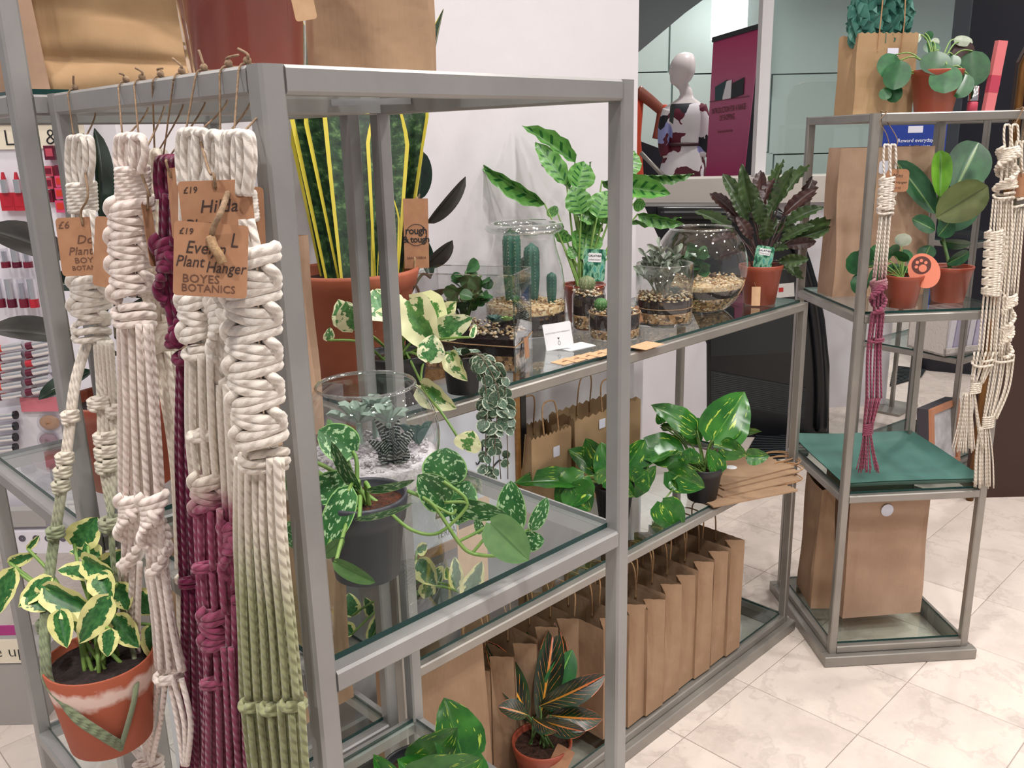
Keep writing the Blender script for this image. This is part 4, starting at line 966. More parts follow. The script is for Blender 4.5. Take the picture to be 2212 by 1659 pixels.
flatcard('kraft card lying alone past the row of price cards', 1396, 747, .07, .045, .06, TAGL, SH_B, name='price_card')
# ------------------------------------------------------------------ big fishbowl with white sand on the near stand
c = PZ(806, 1070, SH_A); c.z = SH_A; s_ = depth(c)/F_PX; D_ = depth(c)
R0 = .0875; h_ = .142
bp = bowlprof(R0, h_, .060, .045); lp = bp[1:-3]
BW = vessel('large fishbowl terrarium with white sand, frosted succulents and a zebra haworthia', c, bp, 56)
rim(BW, c, bp[-4][0], bp[-4][1]+.002, .0018)
m_ = 14; pr = [(.001, .004)]+[(prof_r(lp, .004+(h_*.36)*k/m_)-.003, .004+(h_*.36)*k/m_) for k in range(m_+1)]
sandp = pr+[(pr[-1][0]*.8, h_*.39), (pr[-1][0]*.45, h_*.40), (.001, h_*.39)]
put('white_sand', fix_normals(MB().lathe(sandp, c, 48).mesh('sand')), BW, SAND, smooth=True)
WPEB = [SAND, M('pale_grit', srgb(214, 206, 212), .9), SAND]
pebbles(BW, disc_pts(c, R0*.86, 420, c.z+h_*.375, c.z+h_*.43), .0036, WPEB, 'grit')
zs = c.z+h_*.39
def rosette(root, b, me, n, L0, w, up=.5, spread=1.0, seed=0):
    rg = random.Random(seed)
    for j in range(n):
        a = j*2.399; f_ = j/n; d = V((cos(a)*spread*(1-.5*f_), sin(a)*spread*(1-.5*f_), up+f_*.9)).normalized(); L_ = L0*(1-.45*f_)*rg.uniform(.85, 1.1)
        leaf(root, me, V(b)+d*L_*.08, V(b)+d*L_, w*L_/L0, 'up', rg.uniform(-.2, .2))
for (x, y, dd, hh, n, L_) in ((775, 915, .01, .012, 16, .046), (808, 888, .03, .03, 14, .034), (838, 915, .0, .02, 10, .038)):
    tp = PD(x, y, D_+dd); b_ = V((tp.x, tp.y, zs)); stem(BW, [b_, b_.lerp(tp, .5), tp], .004, STEMB if False else BLUES); rosette(BW, tp, L_BLUE[0], n, L_, .017, .2, 1.0, n)
tp = PD(906, 985, D_-.0); tp.z = zs+.004; rosette(BW, tp, L_TEAL[0], 16, .036, .013, .7, .7, 5)
tp = PD(852, 1018, D_-.055); tp.z = zs-.002
rg = random.Random(4)
for j in range(15):
    a = j*2.399; f_ = j/15; sp = .85*(1-f_)+.1; d = V((cos(a)*sp, sin(a)*sp, .8+f_*.5)).normalized(); L_ = .056*rg.uniform(.8, 1.15); leaf(BW, L_ZEB[0], tp+d*.003, tp+d*L_, .0095, 'up', 0)
# ------------------------------------------------------------------ silver-spotted pothos in the charcoal pot
c = PZ(795, 1238, SH_A); c.z = SH_A; D_ = depth(c); s_ = D_/F_PX
SV = thing('pothos', 'silver-spotted pothos trailing from a charcoal pot in front of the fishbowl', 'plant', c)
pot(SV, c, .0435, .033, .088, GREYPOT, COIR, rim=.002, rimh=.028, fill=.9, n=40)
top = c+V((0, 0, .078))
rows = [((762, 975), (690, 928), 84, -.02, -.03, .2, 0), ((770, 1052), (705, 965), 46, -.05, -.06, -.9, 1), ((760, 1045), (650, 1075), 72, -.03, -.02, .3, 2), ((752, 1062), (700, 1190), 66, -.06, -.07, .1, 0), ((800, 1058), (898, 1050), 30, -.06, -.05, .9, 1), ((776, 1120), (892, 1104), 26, -.09, -.09, 1.0, 1), ((960, 1085), (908, 1030), 76, -.06, -.09, .1, 0), ((958, 1040), (965, 968), 98, -.05, -.05, .0, 0), ((970, 1115), (1015, 1040), 84, -.02, -.01, .2, 2), ((985, 1092), (1085, 1118), 50, -.06, -.08, .5, 1), ((1108, 1140), (1102, 1042), 66, -.06, -.07, -.2, 0), ((1060, 1130), (1138, 1210), 90, -.11, -.13, .2, 3), ((1130, 1170), (1172, 1168), 46, -.08, -.09, .2, 1), ((1150, 1140), (1186, 1078), 36, -.09, -.09, .4, 1), ((990, 1098), (990, 1135), 28, -.02, -.03, .3, 2), ((700, 1200), (742, 1165), 34, -.07, -.08, .4, 3), ((725, 1215), (806, 1262), 42, -.09, -.10, .6, 3), ((640, 1130), (628, 1190), 50, .0, .01, .2, 1), ((626, 985), (604, 1000), 44, .02, .03, .4, 2), ((1040, 1150), (1030, 1125), 24, -.06, -.07, .4, 1), ((712, 930), (716, 905), 26, .0, .01, .7, 3), ((600, 1010), (622, 1060), 40, .03, .03, .3, 3)]
LS = L_SILV+L_SILVU
for (b, t, w, db, dt, roll, me) in rows:
    if db < -.02 and b[0] > 880: db += .03; dt += .03
    o, B_ = lf(SV, LS[me], b, t, w, D_+db, D_+dt, roll)
    if b[0] <= 880: stem(SV, [top+V((rnd(-.015, .015), rnd(-.015, .015), -.004)), top.lerp(B_, .5)+V((0, 0, .014)), B_], (.0024, .002), STEMG)
for path, r in (([(835, 1100), (890, 1145), (950, 1150), (1010, 1090), (960, 1085)], .0017), ([(880, 1060), (935, 1090), (990, 1170), (1020, 1195), (1075, 1200), (1110, 1185)], .0019), ([(990, 1170), (1030, 1150), (1055, 1135)],   .0015), ([(1020, 1195), (1045, 1165), (1060, 1140)],   .0015), ([(935, 1090), (975, 1110), (985, 1100)],   .0015), ([(1075, 1200), (1115, 1160), (1150, 1140)],   .0015), ([(1010, 1090), (1000, 1070), (958, 1040)], .0018)):
    stem(SV, [PD(x, y, D_-.05) for x, y in path], r, STEMG, 'vine')
# ------------------------------------------------------------------ golden pothos pair on the lower table shelf
def pothos_px(label, c, rt, rb, h, rows, meshes, potm=BLACKPOT, nm='pothos', stemm=STEMG, soil=SOIL, rimk=.0015, rimh=.02):
    c = V((c.x, c.y, c.z)); root = thing(nm, label, 'plant', c); D = depth(c); pot(root, c, rt, rb, h, potm, soil, rim=rimk, rimh=rimh); top = c+V((0, 0, h*.86))
    for (b, t, w, db, dt, roll, me) in rows:
        o, B_ = lf(root, meshes[me], b, t, w, D+db, D+dt, roll); stem(root, [top+V((rnd(-.4, .4)*rt, rnd(-.4, .4)*rt, -.004)), top.lerp(B_, .5)+V((0, 0, .015)), B_], (.0028, .002), stemm)
    return root
c = PZ(1516, 1076, SH_BL); c.z = SH_BL
pothos_px('golden pothos in a black pot next to the flat paper bags', c, .049, .036, .088, (((1540, 950), (1612, 846), 108, -.05, -.05, .2, 0), ((1500, 930), (1422, 868), 66, -.02, -.06, .7, 1), ((1480, 950), (1505, 905), 60, .04, .05, .4, 2), ((1430, 920), (1475, 915), 30, .05, .04, .9, 0), ((1432, 912), (1424, 890), 30, .06, .05, .3, 1), ((1470, 980), (1372, 960), 90, -.04, -.08, .6, 1), ((1455, 975), (1380, 1010), 64, -.06, -.08, .9, 2), ((1560, 960), (1610, 985), 60, -.06, -.08, .6, 0), ((1540, 945), (1600, 940), 56, .02, .0, .7, 1), ((1615, 985), (1662, 985), 38, -.06, -.08, .2, 2), ((1490, 1000), (1490, 968), 52, -.09, -.1, .1, 0), ((1445, 1018), (1522, 1056), 70, -.09, -.11, .3, 0), ((1430, 1085), (1470, 1150), 74, -.12, -.13, .2, 1), ((1450, 1040), (1465, 1060), 20, -.11, -.12, .3, 2), ((1550, 1020), (1530, 970), 46, -.05, -.06, .5, 2), ((1500, 905), (1485, 935), 70, .06, .03, .5, 1), ((1560, 915), (1640, 945), 40, .03, .0, .9, 1), ((1585, 920), (1555, 960), 60, -.03, -.05, .5, 2)), L_GOLD)
c = PZ(1326, 1118, SH_BL); c.z = SH_BL
pothos_px('golden pothos in a black pot, between the standing bags and the other pothos', c, .047, .036, .085, (((1290, 1010), (1232, 970), 60, .02, 0, .4, 0), ((1300, 1015), (1262, 950), 62, .0, 0, -.3, 1), ((1318, 1030), (1300, 955), 66, -.04, -.04, .2, 0), ((1300, 1045), (1330, 1010), 60, -.06, -.07, .3, 2), ((1240, 1040), (1112, 1035), 56, -.05, -.08, .6, 0), ((1262, 1030), (1200, 1095), 84, -.06, -.08, .2, 1), ((1235, 1050), (1275, 1105), 74, -.07, -.08, .1, 0), ((1370, 1040), (1398, 1020), 70, -.05, -.06, .2, 1), ((1345, 1020), (1395, 950), 80, .02, .03, .5, 2), ((1360, 1060), (1420, 1010), 50, .0, -.02, .6, 0), ((1335, 1040), (1370, 1075), 46, -.07, -.08, .4, 0)), L_GOLD)
# ------------------------------------------------------------------ cream-edged pothos at the end of the lower shelf
c = V((.905, 1.20, SH_BL)); 
pothos_px('cream-edged pothos at the end of the lower table shelf, under the poster', c, .05, .038, .08, (((935, 1235), (950, 1262), 56, 0, -.02, .3, 0), ((985, 1270), (985, 1205), 34, -.04, -.04, .2, 1), ((1005, 1285), (1042, 1215), 46, -.06, -.07, .3, 0), ((905, 1210), (942, 1265), 52, -.05, -.06, .2, 2), ((900, 1190), (925, 1178), 30, 0, .02, .4, 0), ((760, 1330), (755, 1282), 44, .0, .0, .2, 1), ((800, 1380), (828, 1310), 40, -.02, -.02, .4, 0), ((760, 1370), (732, 1345), 34, -.03, -.03, .3, 2), ((800, 1330), (790, 1290), 30, .02, .02, .5, 0), ((920, 1260), (928, 1300), 40, -.04, -.05, .3, 1), ((970, 1250), (965, 1225), 30, .0, .0, .3, 2)), L_VARIE)
# ------------------------------------------------------------------ croton on the base of the table
c = PZ(1172, 1688, SH_BB); c.z = SH_BB
CRT = pothos_px('croton with dark leaves and orange veins in a terracotta pot', c, .062, .046, .105, (((1165, 1560), (1205, 1350), 62, .0, .03, .2, 0), ((1150, 1540), (1150, 1365), 66, .06, .08, .1, 1), ((1140, 1545), (1062, 1390), 60, .0, -.01, .2, 0), ((1170, 1540), (1240, 1410), 66, .02, .03, .3, 2), ((1165, 1525), (1308, 1468), 56, -.03, -.05, .3, 0), ((1190, 1545), (1295, 1560), 54, -.06, -.09, .2, 1), ((1170, 1555), (1262, 1590), 44, -.08, -.1, .5, 0), ((1150, 1550), (1196, 1588), 36, -.09, -.11, .6, 1), ((1140, 1545), (1082, 1522), 46, -.06, -.08, .5, 0), ((1150, 1560), (1100, 1450), 60, .05, .05, .2, 1), ((1175, 1545), (1225, 1380), 46, .05, .06, .3, 1), ((1180, 1540), (1250, 1500), 50, .05, .05, .3, 0), ((1130, 1550), (1060, 1470), 50, .03, .03, .3, 1)), [L_CROT[0], L_CROT[1], leafmesh('leaf', leaf_plain('leaf_croton_green', srgb(32, 92, 44), srgb(48, 112, 54), srgb(120, 170, 80), .3), .6, .6, 0, fold=.15, curl=.15)], TERRAP, 'croton', STEMD, SOIL, .003, .03)
card(CRT, 'price_tag', .04, .05, facing(PD(1212, 1640, depth(c)-.075), EYE-c, roll=-.5), TAGM, .002)
# ------------------------------------------------------------------ golden pothos on the bottom shelf of the near stand
c = V((.60, .80, ZL+.0066)); 
pothos_px('bright green pothos on the bottom shelf of the hanger stand', c, .055, .042, .09, (((1000, 1640), (965, 1508), 120, -.03, -.02, .4, 0), ((900, 1700), (1040, 1650), 150, -.12, -.14, .6, 0), ((900, 1650), (985, 1590), 96, -.04, -.06, .5, 1), ((850, 1720), (808, 1630), 60, -.06, -.07, .4, 2), ((960, 1720), (860, 1640), 110, -.1, -.12, .3, 2), ((1030, 1700), (1010, 1600), 70, .0, .0, .4, 1)), L_GOLD, BLACKPOT)
# ------------------------------------------------------------------ framed terrarium poster
YP = 1.40; xa, xb = PY(1112, 900, YP).x, .955
WOOD = M('light_wood', srgb(166, 120, 70), .6, col2=srgb(150, 104, 58), nscale=8, stretch=(1, 1, 12)); PAPER = M('poster_paper', srgb(226, 228, 240), .7)
FP = thing('framed_poster', 'white lettered poster in a wooden frame under the glass table top', 'poster', ((xa+xb)/2, YP, SH_BL))
zt_, zb_ = .945, SH_BL
put('poster_sheet', MB().box((xb, YP, zb_), (xa, YP+.006, zt_)).mesh('sheet'), FP, PAPER)
for a, b in (((xb-.03, YP-.006, zt_-.03), (xa+.03, YP+.012, zt_+.012)), ((xb-.03, YP-.006, zb_), (xa+.012, YP+.012, zb_+.02)), ((xb-.03, YP-.006, zb_+.02), (xb-.004, YP+.012, zt_-.03)), ((xa-.002, YP-.006, zb_+.02), (xa+.012, YP+.012, zt_-.03))): put('frame_bar', MB().box(a, b).mesh('frame'), FP, WOOD)
put('frame_edge', MB().box((xa+.0125, YP-.008, zb_), (xa+.03, YP+.012, zt_-.03)).mesh('edge'), FP, BLACKM)
def onposter(x, y): p = PY(x, y, YP-.001); return MX.Translation(p) @ MX.Rotation(pi/2, 4, 'X')
text('TERRARIUM', .026, onposter(972, 1147) @ MX.Translation((.012, 0, 0)), INKB, FP, xs=.72, offset=-.0004)
text('Do', .085, onposter(965, 1090), INKB, FP, xs=.7, offset=-.0012, shear=.2)
def swash(pts): put('ink_swash', MB().tube(bez([PY(x, y, YP-.0015) for x, y in pts], 5), lambda t: .0004+.0016*sin(pi*t), 6, uv=False).mesh('swash'), FP, INKB)
for pts in ([(1036, 955), (1042, 960), (1041, 985), (1032, 1003), (1028, 998)], [(1058, 1030), (1066, 1008), (1080, 994), (1086, 1000)], [(1096, 983), (1088, 992), (1090, 1004), (1098, 1004)], [(1056, 1012), (1058, 1030), (1057, 1040)]): swash(pts)
# paper cards seen through the glass
for k_, (x, y, w_, h_2) in enumerate(((1024, 1100, 70, 40), (1020, 1148, 66, 60))):
    p = PY(x, y, 1.2); d_ = depth(p)/F_PX
    if k_ == 0: KC = thing('card_stack', 'pale kraft cards standing in front of the poster', 'cards', (p.x, p.y, SH_BL))
    put('card', MB().box((p.x-w_/2*d_*1.3, p.y, SH_BL if k_ else p.z-.03), (p.x+w_/2*d_*1.3, p.y+.001, p.z+h_2/2*d_)).mesh('card'), KC, TAGL)
# ------------------------------------------------------------------ row of empty bags on the table base
bl = PZ(1600, 1398, SH_BB); bw, bd, bh = .25, .066, .285
names_ = ['kraft bag at the open end of the row on the table base', 'kraft bag second from the open end of the row', 'kraft bag third from the open end of the row', 'kraft bag fourth from the open end of the row', 'kraft bag fifth from the open end of the row', 'kraft bag sixth from the open end of the row', 'kraft bag in the middle of the row, next to the steel post', 'kraft bag behind the croton, upright in the row', 'kraft bag deep in the row behind the croton', 'kraft bag eleventh in the row under the glass shelf', 'kraft bag twelfth in the row under the poster', 'kraft bag thirteenth in the row, beside the tall plain bag', 'last kraft bag of the row, deep under the poster']
xr = bl.x; 
for k_ in range(13):
    x = xr-bd/2-k_*(bd+.0035)
    if k_ in (0,): pass
    bag(names_[k_], x, bl.y+.004+bw/2+(.0, .006, .002, .008, .003, .0, .006, .02, .09, .09, .09, .09, .09)[k_], SH_BB, pi/2+(0, .02, -.03, .02, .0, -.02, .03, .0, .02, 0, 0, 0, 0)[k_], bw, bd, bh+(.03, .02, .02, .005, .01, .0, .01, 0, 0, .01, 0, 0, 0)[k_], KRAFT, (.075, .07), None, 'paper bags in a row on the table base', 10+k_, gus=.6, wob=.002, zig=.0006)
# big bag between the stands
p = PZ(1000, 1690, .0); bag('tall plain kraft bag standing left of the croton', .925, 1.185, SH_BB, -.06, .20, .11, .405, KRAFT, None, None, None, 41, gus=.2, wob=.004, zig=0, close=.35)
# standing bags with stickers behind
for (x0, x1, yt, lab, sk, sd, stx) in ((1150, 1236, 935, 'kraft bag with a small label beside the framed poster', (0.012, .20, .022, .026), 3, 0), (1243, 1385, 885, 'wider kraft bag with a small label against the white wall', (-.03, .225, .024, .024), 4, 0)):
    Yb = 1.345; a, b_ = PY(x0, yt+40, Yb), PY(x1, yt+20, Yb); w_ = b_.x-a.x; zt2 = PY((x0+x1)/2, yt, Yb).z
    bag(lab, (a.x+b_.x)/2, Yb+.045, SH_BL, 0, w_, .085, zt2-SH_BL, KRAFT3, (.05, .075), (sk[0], sk[1]*(zt2-SH_BL)/.26, sk[2], sk[3], 'front', .002), None, sd, gus=.3, wob=.002)
# flat bags
FBs = []
for k_, (x, y, rz) in enumerate(((1642, 1058, -.42), (1652, 1040, -.36), (1650, 1028, -.33), (1640, 1022, -.3))):
    p = PZ(x, y, SH_BL); 
    root = thing('paper_bag', ['kraft bag at the bottom of the flat pile', 'flat kraft bag second from the bottom of the pile', 'flat kraft bag third up in the pile', 'topmost flat kraft bag, with a round white sticker'][k_], 'paper bag', (p.x-.03, p.y+.05, SH_BL+.004*k_), 'flat paper bags on the lower shelf')
    mw = MX.Translation(root.location) @ MX.Rotation(rz, 4, 'Z')
    mb = MB(); n = 26; L_, W_ = .25, .17; top_ = [(L_/2+(.003 if i % 2 else -.003), -W_/2+W_*i/n) for i in range(n+1)]
    mb.poly([(-L_/2, -W_/2, .0004)]+[(x_, y_, .0004+.002*sin(y_*60)) for x_, y_ in top_]+[(-L_/2, W_/2, .0004)], .0034, (0, 0, 1)); put('bag_body', mb.mesh('flatbag'), root, KRAFT, mw)
    for s2 in (-1, 1):
        q = bez([(L_/2-.02, s2*.0-.035, .004), (L_/2+.03, -.035, .003), (L_/2+.058, -.022, .002), (L_/2+.064, 0, .002), (L_/2+.058, .022, .002), (L_/2+.03, .035, .003), (L_/2-.02, .035, .004)], 5)
        q = [V((a.x+s2*.004, a.y, a.z+.0008*(s2+1))) for a in q]; put('handle', MB().tube(q, .0017, 6).mesh('handle'), root, HANDLEM, mw, smooth=True)
    if k_ == 3: put('sticker', MB().poly([(cos(a)*.015-.02, sin(a)*.015+.0, .0044) for a in [2*pi*i/24 for i in range(24)]], .0003, (0, 0, 1)).mesh('sticker'), root, CARD, mw)
# ------------------------------------------------------------------ bags and pots on the tall stands
bag('broad kraft bag on the upper shelf behind the hangers', .605, 1.19, ZM+.0066, 0.05, .185, .13, .30, KRAFT2, None, None, None, 51, gus=.25, wob=.006, zig=0)
bag('kraft bag low behind the hangers, on the bottom shelf', .58, 1.17, ZL+.0066, 0.05, .24, .13, .36, KRAFT, None, None, None, 52, gus=.25, wob=.006, zig=0)
# folded bag and cellophane-wrapped pot on the top
TOPZ = ZT+.0004
def foldbag():
    root = thing('paper_bag', 'creased warm-toned kraft bag folded over on the topmost shelf', 'paper bag', (.46, 1.20, ZT+.0064)); z = ZT+.0064
    P = lambda x, y, Y: PY(x, y, Y)
    Y0 = 1.10
    a = P(118, 196, Y0); b_ = P(440, 196, Y0); x0, x1 = a.x, b_.x; nx, nz = 22, 44; mb = MB(); H_ = .20
    prof = []
    for j in range(nz+1):
        t = j/nz; zz = z+H_*t; prof.append((zz, Y0+.022-.024*abs(sin((t*.2+.012)*pi/.05))**.55*(.6+.4*sin(t*9+1))))
    rings = []
    for zz, yy in prof:
        t = (zz-z)/H_; ring = []
        for i in range(nx+1): s2 = i/nx; ring.append((x0+(x1-x0)*s2-.012*t*(1-s2), yy+.006*sin(s2*5+t*7)+.003*sin(s2*13+t*3), zz+.006*sin(s2*4+t*2)*t))
        for i in range(nx+1): s2 = 1-i/nx; ring.append((x0+(x1-x0)*s2-.012*t*(1-s2), Y0+.14, zz))
        rings.append(ring)
    mb.quadstrip(rings); put('bag_body', fix_normals(mb.mesh('foldbag')), root, KRAFT3, smooth=True)
    s3 = PY(45, 0, Y0+.02)
    mb = MB(); mb.quadstrip([[(x0-.052+.02*(1-t), Y0+.02, z+H_*t), (x0-.004-.012*t, Y0+.0, z+H_*t), (x0-.01, Y0+.14, z+H_*t), (x0-.052, Y0+.14, z+H_*t)] for t in (0, .33, .66, 1)])
    put('bag_gusset', fix_normals(mb.mesh('gusset')), root, KRAFT2)
foldbag()
c = V((.445, .80, ZT+.0004)); c = PZ(548, 150, ZT) if False else c
RPt = thing('potted_plant', 'glossy red pot wrapped in cellophane on top of the hanger stand', 'pot', c)
c = PD(540, 150, .92); c.z = ZT+.0004; RPt.location = c
pot(RPt, c, .064, .053, .15, REDPOT, SOIL, rim=.002, rimh=.03, n=44)
mb = MB(); rings = []
for j in range(9):
    t = j/8; rings.append([(c.x+cos(2*pi*k/40)*(.0585+.012*t+.0035*sin(k*2.3+t*2)+.002*sin(k*5.1)), c.y+sin(2*pi*k/40)*(.0585+.012*t+.0035*sin(k*2.3+t*2)+.002*sin(k*5.1)), c.z+.001+.17*t) for k in range(40)])
mb.quadstrip(rings); put('cellophane_wrap', mb.mesh('cello'), RPt, CELLO, smooth=True)
P_ = PD(655, 8, depth(c)-.062); card(RPt, 'price_tag', .021, .03, facing(P_, EYE-P_, roll=.15), TAGL, .003)
bag('plain kraft bag behind the red pot on top of the hanger stand', .655, .885, TOPZ, -.78, .138, .07, .20, KRAFT, None, None, None, 61, gus=.2, wob=.003, zig=0)
# ------------------------------------------------------------------ narrow stand: bags, pots, tray
ca = CYAW
def CPZ(x, y, z): p = PZ(x, y, z); return p
zc = .964+.0066; zct = 1.436+.0003; zcr = .49+.0066; zcb = .052+.0066
# big bag on the shelf
b0, b1 = PZ(1760, 640, zc), PZ(1995, 655, zc)
p = CP(.155, .27, zc); bag('broad kraft bag with a scalloped white sticker on the shelf above the green tray', p.x, p.y, zc, ca, .25, .10, .385, KRAFT2, None, (-.012, .335, .028, .032, 'front', .006), None, 71, gus=.2, wob=.008, zig=0, close=.25)
# bags on the base
p = CP(.205, .19, zcb); bag('kraft bag with a round white sticker on the base of the narrow stand', p.x, p.y, zcb, ca+.05, .235, .11, .37, KRAFT2, None, (-.012, .325, .036, .036, 'front', .0178), None, 72, gus=.22, wob=.006, zig=0, close=.2)
p = CP(.058, .265, zcb); bag('slim kraft bag squeezed in behind the stickered bag', p.x, p.y, zcb, ca+pi/2-.1, .15, .055, .37, KRAFT, None, None, None, 73, gus=.2, wob=.006, zig=0, close=.3)
p = CP(.21, .335, zcb); bag('kraft bag at the back corner of the narrow stand base', p.x, p.y, zcb, ca+.05, .20, .05, .38, KRAFT, None, None, None, 74, gus=.2, wob=.006, zig=0, close=.3)
# green tray
TEAL = M('green_card', srgb(70, 116, 106), .6, col2=srgb(62, 106, 98), nscale=5)
TR = thing('paper_tray', 'dark green paper tray on the middle shelf of the narrow stand', 'tray', CP(.19, .2, zcr))
mb = MB(); n = 18; rings = []
for j in range(n+1):
    v = j/n; row = []
    for i in range(n+1):
        u = i/n; x, y = .006+.376*u, .012+.38*v; e = min(u, 1-u, v, 1-v)
        z = zcr+.003+.022*max(0, 1-e/.09)**2+.005*max(0, 1-u/.4)*v+.03*max(0, v-.55)*max(0, .6-u)+.002*sin(u*5+v*4)
        row.append(tuple(CT @ V((x, y, z))))
    rings.append(row)
mb.quadstrip(rings, closed=False); rings2 = [[(x, y, z-.002) for x, y, z in r] for r in rings]; mb.quadstrip(rings2, closed=False)
put('tray_sheet', mb.mesh('tray'), TR, TEAL, smooth=True)
# potted ficus and small peperomia
c = PZ(2046, 650, zc); c.z = zc; c = V((c.x, c.y, zc)); D = depth(c); s_ = D/F_PX
F1 = thing('rubber_plant', 'rubber plant with broad paddle leaves in a terracotta pot on the narrow stand', 'plant', c)
pot(F1, c, 45*s_, 32*s_, 76*s_, TERRAP, SOIL, rim=.002, rimh=.014); top = c+V((0, 0, 66*s_))
stem(F1, [top, PD(2028, 470, D), PD(2028, 420, D)], (.005, .003), STEMD)
for (b, t, w, db, dt, roll, me) in (((2030, 425), (2032, 325), 42, -.02, -.02, .2, 1), ((2060, 415), (2118, 305), 92, .03, .06, .2, 0), ((2020, 462), (1938, 345), 56, .0, .0, .5, 0), ((2022, 470), (2135, 402), 84, -.04, -.08, .1, 2), ((2020, 498), (1972, 472), 40, -.03, -.04, .6, 0), ((2026, 510), (2060, 470), 50, -.03, -.03, .6, 0), ((2030, 520), (2098, 530), 34, .0, .0, .8, 0), ((2045, 570), (2096, 545), 30, -.03, -.03, .4, 0), ((2030, 490), (2118, 440), 60, .03, .05, .4, 0), ((2010, 530), (1995, 560), 40, 0, 0, .4, 0)): lf(F1, L_FICG[me], b, t, w, D+db, D+dt, roll)
c = PZ(1944, 662, zc); c.z = zc; D = depth(c); s_ = D/F_PX
F2 = thing('peperomia', 'leafy peperomia in a terracotta pot beside the rubber plant, with a round pink tag', 'plant', c)
pot(F2, c, 42*s_, 31*s_, 70*s_, TERRAP, SOIL, rim=.002, rimh=.012); top = c+V((0, 0, 60*s_))
rg = random.Random(8)
for (tx, ty, w) in ((1830, 560, 50), (1850, 545, 44), (1885, 530, 40), (1838, 610, 46), (1880, 590, 46), (1925, 640, 50), (1905, 545, 36), (1930, 530, 30), (1950, 545, 34), (1965, 540, 28), (1940, 570, 40), (1960, 575, 36), (1918, 575, 40), (1870, 555, 36), (1985, 560, 30), (1900, 615, 40), (1955, 505, 34)):
    dd = rg.uniform(-.05, .05); b_ = PD(1935+(tx-1935)*.6, ty+10+(590-ty)*.2, D+dd*.5); t_ = PD(tx, ty, D+dd); leaf(F2, L_PIL[0] if (tx, ty) != (1955, 505) else L_PIL[1], b_, t_, w*s_, (EYE-b_)+V((0, 0, rg.uniform(0, 1.2))), rg.uniform(-.5, .5)); stem(F2, [top, top.lerp(b_, .6)+V((0, 0, .01)), b_], .0014, STEMG)
PINKC = M('pink_card', srgb(236, 140, 112), .7); BROWNP = M('brown_print', srgb(96, 56, 50), .7)
P_ = PD(1996, 585, D-.05); mw = facing(P_, EYE-P_, roll=.5)
rt = put('round_tag', MB().poly([(cos(a)*30*s_, sin(a)*38*s_, -.0004) for a in [2*pi*i/32 for i in range(32)]], .0008, (0, 0, 1)).mesh('tag'), F2, PINKC, mw)
put('tag_print', MB().poly([(cos(a)*19*s_, sin(a)*19*s_+13*s_, .0005) for a in [2*pi*i/24 for i in range(24)]], .0002, (0, 0, 1)).mesh('print'), rt, BROWNP, mw)
mb = MB()
for (x, y, r) in ((0, 6, 8), (-10, 14, 3.4), (-4.5, 22, 3.4), (4, 22, 3.4), (10, 14, 3.4)): mb.poly([(cos(a)*r*s_+x*s_, sin(a)*r*s_+y*s_, .0008) for a in [2*pi*i/14 for i in range(14)]], .0002, (0, 0, 1))
put('petal_print', mb.mesh('print'), rt, PINKC, mw)
# top of the stand: bag with tissue, pilea, lipstick sets
p = CP(.125, .275, zct); 
BT = bag('kraft bag stuffed with green tissue paper on top of the narrow stand', p.x, p.y, zct, ca+.12, .165, .09, .195, KRAFT3, None, (.012, .15, .03, .018, 'front', .001), None, 81, gus=.2, wob=.003, zig=.0018)
TISS = M('green_tissue', srgb(40, 92, 82), .5, col2=srgb(72, 128, 114), nscale=20)
rg = random.Random(5); mb = MB(); rings = []; c_ = p+V((0, 0, .17))
for j in range(15):
    t = j/14; rings.append([tuple(c_+MX.Rotation(ca+.12, 3, 'Z') @ V((cos(2*pi*k/56)*(.072+.012*sin(t*3))*(1+.09*sin(k*1.7+j*.9)+.07*rg.uniform(-1, 1)), sin(2*pi*k/56)*.04*(1+.25*sin(k*2.3+j)+.1*rg.uniform(-1, 1)), t*.12+.008*sin(k*1.3+j*2)))) for k in range(56)])
mb.quadstrip(rings, caps=True); put('tissue_paper', fix_normals(mb.mesh('tissue')), BT, TISS)
for dx in (-.03, .035):
    q = MX.Translation(p) @ MX.Rotation(ca+.12, 4, 'Z'); put('handle', MB().tube([q @ V((dx, -.048, .15)), q @ V((dx, -.052, .22)), q @ V((dx*.9, -.05, .30))], .0016, 6).mesh('handle'), BT, HANDLEM)
c = CP(.215, .175, zct); D = depth(c); 
c = PD(2016, 236, D); c.z = zct; s_ = D/F_PX
PL = thing('pilea', 'pilea with round coin leaves in a terracotta pot on top of the narrow stand', 'plant', c)
pot(PL, c, 52*s_, 38*s_, 88*s_, TERRAP, SOIL, rim=.0025, rimh=.016); top = c+V((0, 0, 78*s_))
